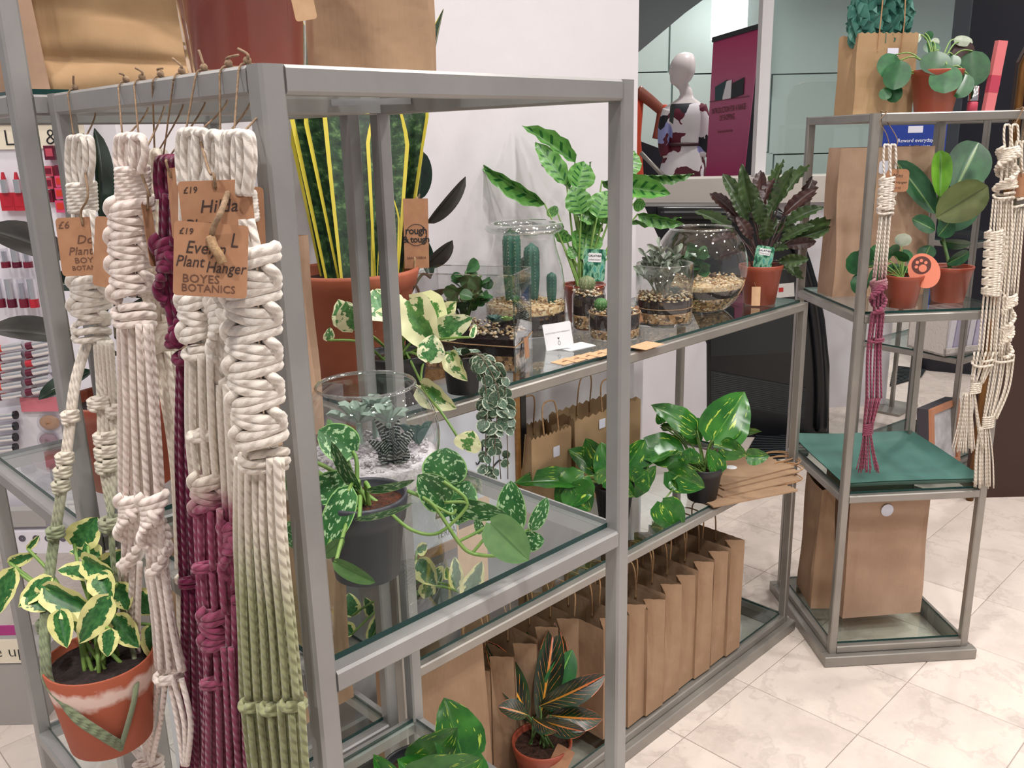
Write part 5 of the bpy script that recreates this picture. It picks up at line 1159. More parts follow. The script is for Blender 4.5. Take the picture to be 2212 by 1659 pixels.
for (bx, by, tx, ty, w, dd, me) in ((1935, 118, 1908, 165, 52, -.02, 0), (1945, 130, 1930, 192, 56, -.05, 0), (1925, 180, 1935, 220, 36, -.03, 0), (1910, 190, 1915, 215, 26, -.03, 0), (2025, 110, 2018, 160, 62, -.07, 0), (2045, 140, 2040, 200, 64, -.08, 0), (2015, 90, 2012, 115, 36, .0, 0), (2100, 110, 2105, 185, 66, -.02, 0), (2090, 160, 2068, 210, 44, -.05, 0), (1990, 75, 1960, 95, 22, .02, 1), (2010, 92, 2030, 90, 18, .02, 1), (2060, 85, 2102, 92, 22, .03, 1), (2075, 90, 2085, 135, 46, .04, 2), (1998, 72, 2014, 82, 20, .03, 0), (2058, 118, 2050, 150, 40, -.03, 0)):
    me_ = (L_PIL+[leafmesh('leaf', RUFID, .5, .5)])[me]; b_ = PD(bx, by, D+dd); leaf(PL, me_, b_, PD(tx, ty, D+dd-.005), w*s_, None, rnd(-.3, .3)); stem(PL, [top, top.lerp(b_, .6)+V((0, 0, .02)), b_], .0018, STEMG)
# make-up samples on top
p = CP(.325, .13, zct); DD = depth(p); s_ = DD/F_PX
P_ = PD(2142, 165, DD); pw = V((P_.x, P_.y, zct))
PINKB = M('pink_box', srgb(222, 120, 124), .5); PINKD = M('dark_pink_band', srgb(190, 66, 88), .5)
KB = thing('gloss_box', 'tall pink lip gloss box leaning on top of the narrow stand', 'box', pw)
mw = MX.Translation(pw) @ MX.Rotation(ca, 4, 'Z') @ MX.Rotation(.09, 4, 'Y'); 
put('box_body', MB().box((-.012, -.008, 0), (.012, .008, .165), M=mw).mesh('box'), KB, PINKB); put('box_band', MB().box((-.0124, -.0084, .045), (.0124, .0084, .085), M=mw).mesh('band'), KB, PINKD)
P_ = PD(2102, 215, DD); pw = V((P_.x, P_.y, zct)); LG = thing('gloss_bottle', 'little clear-capped gloss bottle in front of the pink box', 'bottle', pw)
put('bottle', MB().lathe([(.002, 0), (.012, 0), (.012, .022), (.008, .026)], pw, 20).mesh('b'), LG, PINKD, smooth=True); put('cap', MB().lathe([(.0115, .026), (.0115, .06), (.002, .061)], pw, 20).mesh('c'), LG, CHROME, smooth=True)
# ------------------------------------------------------------------ stand behind: basket, picture frame, sign
gz = .50+.0066; c = PZ(2052, 752, gz); 
WK = M('white_wicker', srgb(232, 224, 218), .8, bumps=(90, .8, .006))
BK = thing('basket', 'white wire basket of folded pale clothes on the stand behind', 'basket', c)
mw = MX.Translation((c.x, c.y, gz)) @ MX.Rotation(ca+.3, 4, 'Z'); w_, d_, h_ = .27, .2, .17
mb = MB()
for a, b in (((-w_/2, -d_/2, 0), (w_/2, d_/2, .008)), ((-w_/2, -d_/2, 0), (w_/2, -d_/2+.006, .03)), ((-w_/2, d_/2-.006, 0), (w_/2, d_/2, h_)), ((-w_/2, -d_/2, 0), (-w_/2+.006, d_/2, h_)), ((w_/2-.006, -d_/2, 0), (w_/2, d_/2, h_))): mb.box(a, b, M=mw)
put('basket_body', mb.mesh('basket'), BK, WK)
CL_ = [M('cloth_white', srgb(236, 232, 240), .8), M('cloth_lilac', srgb(206, 200, 226), .8), M('cloth_grey', srgb(206, 200, 204), .8)]
for k_ in range(7): x = -w_/2+.02+k_*.035; put('folded_cloth', MB().box((x, -d_/2+.012, .01), (x+.028, d_/2-.012, .17-.008*(k_ % 3)), M=mw @ MX.Rotation(.1, 4, 'Y')).mesh('cloth'), BK, CL_[k_ % 3])
c = PZ(2040, 1010, .06); nrm = (EYE-V((c.x, c.y, 1.4))).normalized()
PFm = thing('picture_frame', 'copper-edged picture frame with a dark side standing on the low shelf behind', 'picture frame', (c.x, c.y, .06))
a, b = PF(1990, 900, depth(c)*1.0), PF(2090, 900, depth(c))
COPP = M('copper_frame', srgb(206, 140, 104), .45); DKS = M('charcoal_frame', srgb(70, 66, 74), .5); ARTM = M('grey_print_art', srgb(190, 188, 192), .6, col2=srgb(232, 230, 232), nscale=14)
ang = -.2; mw = MX.Translation((c.x, c.y, .0588)) @ MX.Rotation(ca+.62, 4, 'Z') @ MX.Rotation(-.12, 4, 'X'); w_, h_ = .24, .27
put('frame_back', MB().box((-w_/2, .002, 0), (w_/2, .05, h_), M=mw).mesh('fb'), PFm, DKS); put('picture', MB().box((-w_/2+.02, -.002, .02), (w_/2-.02, .0015, h_-.02), M=mw).mesh('art'), PFm, ARTM)
for a_, b_ in (((-w_/2, -.01, 0), (w_/2, .002, .024)), ((-w_/2, -.01, h_-.024), (w_/2, .002, h_)), ((-w_/2, -.01, .024), (-w_/2+.024, .002, h_-.024)), ((w_/2-.024, -.01, .024), (w_/2, .002, h_-.024))): put('frame_bar', MB().box(a_, b_, M=mw).mesh('bar'), PFm, COPP)
# blue sign
BLUEM = M('blue_sign', srgb(36, 62, 150), .4)
p = GP(.1, .55); dd = depth(p)+.12
a, b_ = PD(1898, 262, dd), PD(2042, 360, dd)
SG = thing('sign_board', 'blue notice board with white lettering behind the narrow stand', 'sign', (PD(1970, 300, dd).x, PD(1970, 300, dd).y, 0))
mw = facing(PD(1970, 318, dd), -FH); sc = dd/F_PX
put('board', MB().box((-72*sc, -62*sc, -.01), (72*sc, 56*sc, 0), M=mw).mesh('board'), SG, BLUEM)
for k_, t_ in enumerate(('Reward everyday', 'voucher points', 'Your card here')): text(t_, 11*sc, mw @ MX.Translation((6*sc, (14-13*k_)*sc, .0006)), CARD, SG)
put('white_logo', MB().box((-12*sc, 30*sc, 0), (20*sc, 44*sc, .0006), M=mw).mesh('logo'), SG, STICK)
q = PD(1970, 360, dd); put('leg', MB().box((-.012, -.02, 0), (.012, -.004, q.z+.1), M=MX.Translation((q.x, q.y, 0))).mesh('leg'), SG, STEELB); put('foot', MB().box((-.12, -.1, 0), (.12, .08, .012), M=MX.Translation((q.x, q.y, 0))).mesh('foot'), SG, STEELB)
# gilded vase-like column at the right edge
GOLD = M('antique_gold', srgb(140, 98, 48), .35, metal=.6, col2=srgb(96, 62, 32), nscale=30, stretch=(1, 1, .2))
dd = 3.1; p = PD(2240, 300, dd); GV = thing('gilt_mirror', 'dark gold-framed cheval mirror edge beyond the cream hangers', 'mirror', (p.x, p.y, 0))
zt_ = PD(2190, 85, dd).z; fr = MX.Translation((p.x, p.y, 0)) @ MX.Rotation(atan2(RH.y, RH.x), 4, 'Z')
prof = [(-.085, 0), (-.085, zt_-.08), (-.06, zt_-.02), (0, zt_), (.2, zt_), (.2, 0)]
put('mirror_back', MB().poly([fr @ V((x, .02, z)) for x, z in prof], .02, fr.to_3x3() @ V((0, 1, 0))).mesh('mb'), GV, M('dark_brown_back', srgb(58, 34, 26), .5))
for w2, y_, r_ in ((0, .0, .014), (.034, .004, .008)):
    put('gilt_moulding', MB().tube([fr @ V(q_) for q_ in ((-.08+w2, y_, 0), (-.08+w2, y_, zt_-.09), (-.055+w2*.8, y_, zt_-.03-w2*.6), (0, y_, zt_-.01-w2), (.2, y_, zt_-.01-w2))], r_, 8).mesh('mould'), GV, GOLD, smooth=True)
# ------------------------------------------------------------------ macrame hangers
XH = AX0-.006      # the plane in which they hang, just outside the rail
def hpt(x, y, off=0): return PX(x, y, XH-off)
class Hanger:
    def __init__(s, label, mat_, anchor, off=0, group='macrame plant hangers on the grey stand', plane=None, r=.0031):
        s.off = off; s.pt = plane or (lambda x, y, o: hpt(x, y, o)); p = s.pt(anchor[0], anchor[1], off); s.root = thing('macrame_hanger', label, 'plant hanger', p, group); s.m = mat_; s.r = r
    def P(s, x, y, o=0): return s.pt(x, y, s.off+o)
    def cord(s, pts, r=None, name='cord', seg=7, n=8):
        P = [p if isinstance(p, V) else s.P(*p) for p in pts]; mb = MB(); mb.tube(bez(P, seg), r or s.r, n); return put(name, mb.mesh(name), s.root, s.m, smooth=True)
    def px(s, x, y): return depth(s.P(x, y))/F_PX
    def loop(s, x, y0, y1, w, n=4):
        """folded loop head: n nested bends side by side, closing at the bottom"""
        for k in range(n):
            f = (k-(n-1)/2)/max(1, n-1); dx = f*w*.55; o = .0035*(k % 2)
            s.cord([(x+dx-w*.16, y1, o), (x+dx-w*.24, (y0+y1)/2+4, o), (x+dx-w*.19, y0+w*.16, o), (x+dx, y0+abs(f)*w*.10, o), (x+dx+w*.19, y0+w*.16, o), (x+dx+w*.24, (y0+y1)/2+4, o), (x+dx*.8+w*.14, y1, o)], s.r*1.05, 'loop_cord')
    def wrap(s, x0, y0, x1, y1, w, turns=8):
        """tight coil around the cords"""
        pts = []; s_ = s.px(x0, y0); N = turns*14
        for i in range(N+1):
            t = i/N; a = t*turns*2*pi; x = x0+(x1-x0)*t; y = y0+(y1-y0)*t; c = s.P(x, y); pts.append(c+V((0, 1, 0)).cross(V((0,0,1)))*(cos(a)*w*.36*s_)+RHs*(sin(a)*w/2*s_))
        mb = MB(); mb.tube(pts, s.r*.98, 7); put('wrap_coil', mb.mesh('wrap'), s.root, s.m, smooth=True)
    def sinnet(s, path, w, n, name='square_knot', spiral=False):
        """chain of square knots along the path: crossing arcs over a core"""
        P = [s.P(*p) for p in path]; C = bez(P, 12); s_ = s.px(*path[0][:2]); W = w*s_
        L = [0]
        for a, b in zip(C, C[1:]): L.append(L[-1]+(b-a).length)
        def at(q):
            for i in range(len(L)-1):
                if L[i+1] >= q: return C[i].lerp(C[i+1], (q-L[i])/max(1e-9, L[i+1]-L[i]))
            return C[-1]
        rs = s.r*1.4; n = max(2, int(L[-1]/(1.5*rs))); st = L[-1]/n
        for k in range(n):
            a = at(k*st); b = at(min(L[-1], (k+1)*st)); d = (b-a) if (b-a).length > 1e-6 else V((0, 0, -st)); sg = 1 if ((k//2) % 2 and not spiral) else -1
            ang = (k*.42 if spiral else 0); sd = (RHs*cos(ang)+NF*sin(ang)); nf = (NF*cos(ang)-RHs*sin(ang)); f = nf*W*.30; j = rnd(-.15, .15)
            q1 = [a-sd*(sg*W*.44)-f*.6-d*.5, a-sd*(sg*W*.5)-d*(.45+j), a-sd*(sg*W*.30)+f*.85-d*(.3+j), a+f*1.18+d*.05, a+sd*(sg*W*.30)+f*.85+d*(.4-j), a+sd*(sg*W*.5)+d*(.6-j), a+sd*(sg*W*.44)-f*.6+d*.7]
            mb = MB(); mb.tube(bez(q1, 4), rs, 8)
            if k % 2 == 0:
                e = sd*(W*.46*(1 if (k//2) % 2 else -1))
                q2 = [a+e*.7+f*.5-d*.7, a+e*1.0+f*.75-d*.3, a+e*1.22+f*.45+d*.5, a+e*1.05+f*.3+d*1.3, a+e*.6+f*.2+d*1.8]; mb.tube(bez(q2, 4), rs*.95, 8)
            put(name, mb.mesh(name), s.root, s.m, smooth=True)
        for o in (-.26, 0, .26):
            mb = MB(); mb.tube([p+RHs*(o*W) for p in C[::3]+[C[-1]]], s.r*1.25, 7); put('core_cord', mb.mesh('core'), s.root, s.m, smooth=True)
    def cords(s, top, bot, n, mid=None, jit=2.5, depthj=.004):
        """n cords from the (x,y,w) band at the top to the band at the bottom"""
        for k in range(n):
            f = (k/(n-1)-.5) if n > 1 else 0; o = depthj*(1 if k % 2 else -.6)
            pts = [(top[0]+f*top[2], top[1], o)]
            for m_ in (mid or []): pts.append((m_[0]+f*m_[2]+rnd(-jit, jit), m_[1], o))
            pts.append((bot[0]+f*bot[2]+rnd(-jit, jit), bot[1], o)); s.cord(pts)
    def knot(s, x, y, w, h):
        """gathering knot: a cord thrown round the bundle with one crossing"""
        s_ = s.px(x, y); c = s.P(x, y); pts = []
        for i in range(25):
            t = i/24; a = -.4+t*(2*pi*1.6); pts.append(c+RHs*(sin(a)*w/2*s_)+NF*(cos(a)*w*.33*s_)+V((0, 0, (h*.4-h*.8*t+h*.12*sin(a*2))*s_)))
        mb = MB(); mb.tube(pts, s.r*1.15, 8); put('gather_knot', mb.mesh('knot'), s.root, s.m, smooth=True)
    def string(s, pts, r=.0008):
        mb = MB(); mb.tube(bez([p if isinstance(p, V) else s.P(*p) for p in pts], 5), r, 6); return put('string', mb.mesh('string'), s.root, TWINED, smooth=True)
    def fringe(s, x, y0, y1, w, n=24, flare=1.3):
        for k in range(n):
            f = rnd(-.5, .5); o = rnd(-.006, .006); s.cord([(x+f*w*.45, y0, o), (x+f*w*.8, (y0+y1)/2, o), (x+f*w*flare, y1+rnd(-8, 4), o)], s.r*.62, 'fringe_strand', 4, 5)
NF = V((-.72, -.69, 0)).normalized(); RHs = V((NF.y*-1, NF.x, 0)); 
if RHs.dot(RIGHT) < 0: RHs = -RHs
ROPE_W = rope('cotton_rope', [(0, CREAMW)]); ROPE_C = rope('cotton_rope_cream', [(0, CREAM)]); ROPE_P = rope('plum_rope', [(0, srgb(108, 32, 64))])
def zpx(x, y, off=0): return hpt(x, y, off).z
ROPE_G = rope('sage_dip_rope', [(zpx(560, 1640), SAGE), (zpx(560, 1260), srgb(162, 163, 122)), (zpx(560, 1080), CREAM), (zpx(560, 700), CREAMW)])
ROPE_K = rope('pink_dip_rope', [(zpx(450, 1640), srgb(128, 40, 76)), (zpx(450, 1080), PINK), (zpx(450, 1010), CREAM), (zpx(450, 700), CREAMW)])
ROPE_S = rope('green_dip_rope', [(zpx(150, 1400), srgb(108, 122, 92)), (zpx(150, 1050), srgb(140, 150, 116)), (zpx(150, 900), CREAM), (zpx(150, 600), CREAMW)])
ROPE_B = rope('blush_rope', [(0, srgb(238, 222, 214))])
def rail_string(H, x, yt, pts):
    """jute loop over the steel rail, down to the hanger head"""
    p = PX(x, yt, AX0); top = V((AX0+TB*.5, p.y, ZT+.0012)); a = V((AX0-.0016, p.y, ZT-.004)); b_ = V((AX0+TB+.0014, p.y, ZT-.002))
    lp = [H.P(*q) for q in pts]
    H.string([lp[0], a.lerp(lp[0], .1), a, V((AX0+.002, p.y, ZT+.0012)), top, V((AX0+TB-.002, p.y, ZT+.0012)), b_, b_+V((0, 0, -TB)), lp[-1]])
    kn = MB(); kn.ball(top+V((-.004, 0, .0022)), .0032, 7, 5); put('string_knot', kn.mesh('knot'), H.root, TWINED, smooth=True)
    H.string([top+V((-.004, 0, .002)), top+V((-.005, rnd(-.004, .004), .006)), top+V((rnd(-.012, .002), rnd(-.012, .012), rnd(.006, .016)))], .0010)
def hang_tag(H, cx, cy, w, h, roll, off, lines, string_to, yaw=0, mt=None, nm='price_tag'):
    c = H.P(cx, cy, off); s_ = depth(c)/F_PX; n_ = (EYE-c).normalized()+RIGHT*yaw; mw = facing(c, n_, roll=roll)
    t = card(H.root, nm, w*s_, h*s_, mw, mt or TAGM, 9*s_, .0007)
    for (tx, x, y, sz, sh, mat_, xs) in lines: text(tx, sz*s_, mw @ MX.Translation((x*s_, y*s_, .0006)), mat_, t, shear=sh, xs=xs)
    if string_to: H.string([mw @ V((0, h*s_*.36, .001)), mw @ V((0, h*s_*.6, .004))]+[H.P(*q) for q in string_to], .0011)
    return mw, s_
# --- cream hanger carrying the potted pothos
H1 = Hanger('pale green dipped hanger whose cords reach round a terracotta pot', ROPE_S, (172, 300), 0)
rail_string(H1, 150, 205, [(160, 300, .0), (182, 302)])
H1.loop(173, 296, 398, 52, 3); H1.wrap(176, 396, 180, 458, 46, 8); H1.cords((180, 455, 40), (190, 605, 50), 6)
H1.sinnet([(196, 600), (196, 690)], 76, 3); H1.knot(196, 705, 74, 40); H1.knot(196, 725, 70, 36)
HC = PY(243, 1592, .935); POTR = .057; HD = depth(HC+V((0, 0, .05)))
def hd(x, y, f, o=0): return PD(x, y, depth(H1.P(190, 740))*(1-f)+(HD-o)*f)   # cords lead back from the rail to the pot on the tall stand
for dx in (-6, 0, 6): H1.cord([(188+dx, 738), hd(162+dx, 830, .2), hd(146+dx, 960, .4), hd(130+dx, 1080, .6), hd(112+dx, 1200, .75), hd(98+dx, 1330, .9, .03), hd(98+dx, 1420, 1, .045), hd(108+dx, 1480, 1, .045), hd(160, 1545+dx, 1, .058), hd(222, 1588+dx, 1, .052), hd(262, 1612+dx, 1, .03)], .0031)
def dknot(x, y, f, w, n=3):
    c = hd(x, y, f, 0); s_ = depth(c)/F_PX; pts = [c+RHs*(sin(a)*w/2*s_)+NF*(cos(a)*w*.4*s_)+V((0, 0, (-t*2+1)*n*4*s_)) for t, a in [(i/(n*10), i/10*2*pi) for i in range(n*10+1)]]
    put('wrap_coil', MB().tube(pts, .0031, 7).mesh('wrap'), H1.root, H1.m, smooth=True)
for (x, y, f) in ((152, 900, .3), (140, 990, .46), (136, 1020, .5), (132, 1050, .55), (120, 1150, .68), (98, 1350, .92)): dknot(x, y, f, 30)
for x in (206, 214, 222, 232, 240): H1.cord([(x, 738), hd(x+8, 860, .15), hd(x+12, 1000, .3), hd(240, 1130, .45), hd(250, 1250, .6), hd(290, 1420, .9, .0), hd(292, 1500, 1, .04), hd(262, 1612, 1, .03)], .0028)
for (x, y, f, w) in ((214, 870, .15, 40), (250, 885, .15, 36), (228, 945, .22, 42), (230, 975, .26, 42), (232, 1005, .3, 42), (240, 1130, .45, 44)): dknot(x, y, f, w)
hang_tag(H1, 185, 532, 104, 124, -.02, .012, (('£6', -38, 46, 22, .2, INKS, 1), ('Don', 6, 14, 26, .25, INKS, 1), ('Plant', -12, -10, 24, .25, INKS, 1), ('BOYES', 2, -30, 17, 0, INKS, 1.1), ('BOTANICS', 2, -46, 14, 0, INKS, 1)), [(190, 420, .01), (178, 340)])
hang_tag(H1, 222, 545, 50, 150, -.12, .008, (), None, yaw=-.8)
# its pot and plant
hp = V((HC.x, HC.y, HC.z)); zr = hp.z+.105
HPt = thing('pothos', 'cream-edged pothos in a weathered terracotta pot slung in the green cords', 'plant', hp)
def weathered():
    m, nt, b = newmat('weathered_terracotta'); tc = nd(nt, 'ShaderNodeTexCoord'); sp = nd(nt, 'ShaderNodeSeparateXYZ'); lk(nt, tc.outputs['Object'], sp.inputs[0])
    n = noise(nt, tc.outputs['Object'], 40, 4); z = math_(nt, 'ADD', sp.outputs[2], math_(nt, 'MULTIPLY', n, .03))
    mr = nd(nt, 'ShaderNodeMapRange'); mr.inputs[1].default_value = zr-.04; mr.inputs[2].default_value = zr+.02; lk(nt, z, mr.inputs[0])
    f = ramp(nt, mr.outputs[0], [(.28, (0, 0, 0)), (.42, (1, 1, 1)), (.6, (1, 1, 1)), (.72, (0, 0, 0))])
    lk(nt, mixc(nt, f, srgb(166, 84, 58), srgb(214, 184, 172)), b.inputs['Base Color']); b.inputs['Roughness'].default_value = .75; return m
pot(HPt, hp, POTR, .043, .105, weathered(), SOILD, fill=.9, n=40)
D_ = depth(hp); top = hp+V((0, 0, .094))
for (b, t, w, db, dt, roll, me) in (((160, 1175), (210, 1120), 72, -.0, .0, .2, 0), ((190, 1180), (160, 1200), 50, .0, .0, .5, 1), ((215, 1205), (150, 1190), 50, .02, .02, .7, 2), ((100, 1270), (230, 1340), 70, -.05, -.06, .5, 0), ((235, 1290), (165, 1395), 66, -.06, -.07, .1, 1), ((130, 1320), (145, 1400), 52, -.06, -.07, .2, 2), ((60, 1280), (95, 1320), 50, -.04, -.05, .4, 0), ((110, 1250), (30, 1310), 46, -.04, -.05, .4, 1), ((30, 1230), (-10, 1330), 50, -.03, -.04, .3, 0), ((20, 1215), (75, 1200), 30, -.02, -.02, .3, 1), ((215, 1240), (240, 1300), 60, -.04, -.05, .3, 2), ((255, 1260), (275, 1320), 50, -.03, -.03, .2, 0), ((190, 1240), (130, 1225), 50, -.02, -.04, .7, 1), ((215, 1230), (275, 1190), 60, .03, .03, .4, 0), ((250, 1330), (300, 1400), 56, -.03, -.03, .2, 2), ((240, 1360), (230, 1420), 44, -.07, -.075, .3, 0), ((290, 1280), (330, 1330), 60, .0, .0, .3, 1), ((180, 1210), (240, 1240), 60, -.03, -.05, .6, 0), ((330, 1350), (335, 1430), 50, .0, -.01, .2, 2), ((60, 1185), (85, 1160), 16, -.02, -.02, .4, 1)):
    o, B_ = lf(HPt, L_VARIE[me], b, t, w, D_+db, D_+dt, roll); stem(HPt, [top+V((rnd(-.02, .02), rnd(-.02, .02), -.004)), top.lerp(B_, .5)+V((0, 0, .02)), B_], (.0024, .0018), STEMG)
# --- long blush hanger
H2 = Hanger('blush-white hanger with two twisted strands ending in an open net', ROPE_B, (282, 290), .012)
rail_string(H2, 258, 178, [(264, 292), (272, 296)]); rail_string(H2, 292, 172, [(300, 300), (312, 330)])
H2.loop(282, 292, 370, 60, 4); H2.wrap(286, 362, 288, 438, 54, 9)
H2.sinnet([(284, 440), (282, 540), (286, 640)], 84, 8); H2.knot(288, 672, 84, 36); H2.knot(290, 692, 80, 30)
H2.cords((291, 700, 66), (308, 1085, 92), 9, [(300, 900, 76)])
H2.sinnet([(284, 1075, .004), (282, 1215, .004)], 52, 6, spiral=True); H2.sinnet([(330, 1075, .008), (338, 1230, .008)], 52, 6, spiral=True)
H2.cords((282, 1215, 40), (268, 1450, 60), 6, [(276, 1320, 48)]); H2.cords((338, 1225, 42), (368, 1450, 60), 7, [(352, 1330, 44)])
H2.knot(276, 1462, 56, 18); H2.knot(364, 1462, 56, 18)
for a, b_, c_ in ((246, 250, 312), (262, 272, 318), (278, 300, 322), (296, 318, 326), (345, 330, 322), (358, 346, 326), (374, 398, 400), (392, 412, 404), (366, 384, 396)): H2.cord([(a, 1466), (b_, 1560), (c_, 1652)])
H2.wrap(320, 1640, 322, 1672, 50, 3); H2.cords((322, 1670, 40), (330, 1760, 60), 9)
hang_tag(H2, 325, 505, 26, 140, .0, -.006, (), [(322, 420), (300, 360)], yaw=1.6)
# --- thin white hanger behind
H3 = Hanger('thin white hanger half hidden between its neighbours', ROPE_C, (338, 330), -.016)
rail_string(H3, 332, 170, [(334, 330), (340, 330)])
H3.loop(338, 328, 420, 40, 3); H3.cords((340, 420, 26), (338, 540, 30), 4); H3.sinnet([(338, 540), (350, 760)], 46, 9, spiral=True); H3.cords((352, 760, 36), (402, 1240, 34), 5, [(385, 1000, 30)]); H3.knot(402, 1250, 38, 16); H3.cords((402, 1255, 34), (408, 1395, 40), 5); H3.sinnet([(406, 1390), (412, 1440)], 44, 3); H3.cords((412, 1440, 40), (440, 1700, 40), 6)
# --- plum hanger
H4 = Hanger('deep plum hanger with a twisted spiral neck', ROPE_P, (362, 345), -.004)
rail_string(H4, 378, 165, [(352, 344), (362, 344)])
H4.loop(368, 340, 430, 58, 4); H4.cords((366, 420, 30), (364, 530, 30), 5); H4.sinnet([(366, 520), (376, 640), (396, 745)], 60, 9, spiral=True); H4.knot(410, 772, 64, 34)
H4.cords((410, 785, 46), (425, 1250, 60), 8, [(408, 1000, 46)]); H4.wrap(424, 1245, 425, 1265, 58, 2); H4.cords((425, 1265, 56), (440, 1700, 90), 10)
hang_tag(H4, 377, 440, 52, 150, .06, .010, (), [(372, 352), (400, 300)], yaw=-1.4)
# --- white hanger dipped in pink
H5 = Hanger('white hanger dipped in raspberry pink below the waist', ROPE_K, (420, 285), .010)
rail_string(H5, 425, 155, [(400, 292), (424, 290)])
H5.loop(418, 282, 400, 62, 4); H5.loop(462, 288, 400, 52, 3); H5.cords((436, 395, 84), (426, 640, 70), 8)
H5.sinnet([(424, 640), (428, 740)], 66, 4); H5.knot(430, 762, 62, 30); H5.cords((434, 765, 56), (446, 1030, 60), 7, [(438, 930, 62)])
H5.knot(440, 940, 60, 16); H5.sinnet([(452, 1030), (452, 1100)], 66, 4); H5.cords((454, 1100, 62), (458, 1230, 64), 7); H5.wrap(458, 1215, 458, 1230, 64, 2); H5.cords((458, 1235, 60), (466, 1325, 62), 7); H5.sinnet([(468, 1320), (470, 1400)], 62, 5); H5.cords((470, 1400, 58), (480, 1700, 80), 8, [(474, 1480, 60)]); H5.wrap(474, 1465, 474, 1480, 64, 2)
hang_tag(H5, 470, 452, 150, 122, .0, .024, (('£19', -52, 42, 19, .2, INK, 1), ('Hilda', 2, 6, 38, .25, INK, 1), ('Plant', -38, -32, 34, .25, INK, 1)), [(452, 370, .018), (432, 300)])
# --- spiral strand beside it
H7 = Hanger('slim white hanger with a spiral sinnet beside the broad sage one', ROPE_K, (478, 300), .004)
rail_string(H7, 478, 150, [(476, 300), (484, 300)])
H7.cords((482, 290, 26), (478, 640, 40), 5); H7.sinnet([(476, 640), (482, 830)], 46, 9, spiral=True); H7.cords((484, 830, 40), (500, 1130, 44), 6); H7.sinnet([(502, 1130), (506, 1290)], 44, 7, spiral=True); H7.cords((506, 1290, 40), (516, 1700, 60), 7)
# --- broad white hanger dipped in sage
H6 = Hanger('broad white hanger dipped in sage green, nearest the stand corner', ROPE_G, (515, 290), .016)
rail_string(H6, 520, 160, [(505, 296), (520, 292)])
H6.loop(514, 288, 420, 62, 5); H6.wrap(513, 418, 520, 478, 58, 8); H6.cords((518, 474, 46), (532, 560, 54), 6)
H6.sinnet([(542, 545, .004), (545, 640, .004), (548, 760, .004), (556, 880, .004), (566, 965, .004)], 104, 9); H6.knot(570, 985, 96, 40); H6.knot(568, 1000, 92, 34)
H6.cords((560, 990, 92), (588, 1510, 126), 13, [(562, 1160, 100), (576, 1360, 116)]); H6.knot(545, 1522, 48, 18); H6.knot(590, 1528, 48, 20); H6.knot(634, 1520, 46, 18); H6.cords((588, 1520, 126), (606, 1720, 120), 12)
mw, s_ = hang_tag(H6, 456, 562, 152, 158, -.13, .036, (('£19', -52, 58, 19, .15, INK, 1), ('L', 46, 44, 44, .2, INK, .8), ('Evelyn', -12, 24, 38, .25, INK, .85), ('Plant', -44, -6, 34, .25, INK, .85), ('Hanger', 30, -16, 34, .25, INK, .82), ('BOYES', -20, -42, 25, 0, INKS, 1.05), ('BOTANICS', -4, -62, 23, 0, INKS, 1.0)), None)
H6.string([mw @ V((0, 50*s_, .001)), mw @ V((4*s_, 70*s_, .006)), mw @ V((20*s_, 110*s_, .006)), H6.P(498, 398), H6.P(500, 380)], .0022)
put('twine_end', MB().tube(bez([mw @ V(p) for p in ((-2*s_, 48*s_, .002), (4*s_, 30*s_, .005), (16*s_, 12*s_, .006), (24*s_, -4*s_, .005))], 4), .0034, 7).mesh('twine'), H6.root, TWINE, smooth=True)
hang_tag(H6, 548, 470, 46, 130, -.05, -.012, (), None)
# ------------------------------------------------------------------ hangers on the narrow stand
def cplane(x, y, o):
    n_ = (CT.to_3x3() @ V((0, -1, 0))); q = CP(0, -.010, 0)+n_*o; d = ray(x, y); k_ = (q-EYE).dot(n_)/d.dot(n_); return EYE+d*k_
NF = (CT.to_3x3() @ V((0, -1, 0))); RHs = (CT.to_3x3() @ V((1, 0, 0)))
zz = lambda x, y: cplane(x, y, 0).z
ROPE_O = rope('ombre_rope', [(zz(1890, 1010), srgb(142, 56, 84)), (zz(1890, 620), srgb(150, 66, 96)), (zz(1890, 545), CREAM), (zz(1890, 300), CREAMW)])
grp = 'macrame hangers on the narrow stand'
C1 = Hanger('slim hanger fading from cream to plum, over the green tray', ROPE_O, (1925, 315), .0, grp, cplane, .0026)
C1.string([(1925, 330), (1915, 290), (1900, 262), CP(.03, -.004, 1.438), CP(.03, .01, 1.4385), CP(.03, .024, 1.436), (1938, 300), (1928, 330)], .0011)
C1.loop(1922, 312, 385, 26, 2); C1.sinnet([(1918, 385), (1912, 452)], 32, 7); C1.knot(1912, 458, 34, 18); C1.cords((1912, 466, 22), (1900, 612, 28), 6); C1.sinnet([(1898, 606), (1896, 675)], 32, 4, spiral=True); C1.cords((1896, 675, 26), (1886, 860, 32), 7, [(1888, 760, 30)]); C1.knot(1892, 735, 32, 10); C1.cords((1886, 860, 30), (1876, 920, 18), 7); C1.wrap(1876, 915, 1874, 940, 20, 6); C1.fringe(1873, 938, 1018, 40, 26)
t_ = hang_tag(C1, 1938, 390, 46, 48, .0, .012, (('Mini', 0, 10, 12, .2, INK, 1), ('Plant Hanger', 0, -4, 7.5, .2, INK, 1), ('BOYES', 0, -16, 6, 0, INKS, 1)), [(1930, 345)])
def cplane2(x, y, o): return cplane(x, y, o)
C2 = Hanger('long cream hanger with a tassel hanging at the narrow stand corner', ROPE_C, (2186, 270), .0, grp, cplane, .0026)
C2.string([(2184, 285), CP(.352, -.004, 1.438), CP(.352, .01, 1.4386), CP(.352, .024, 1.434), (2190, 285)], .0016)
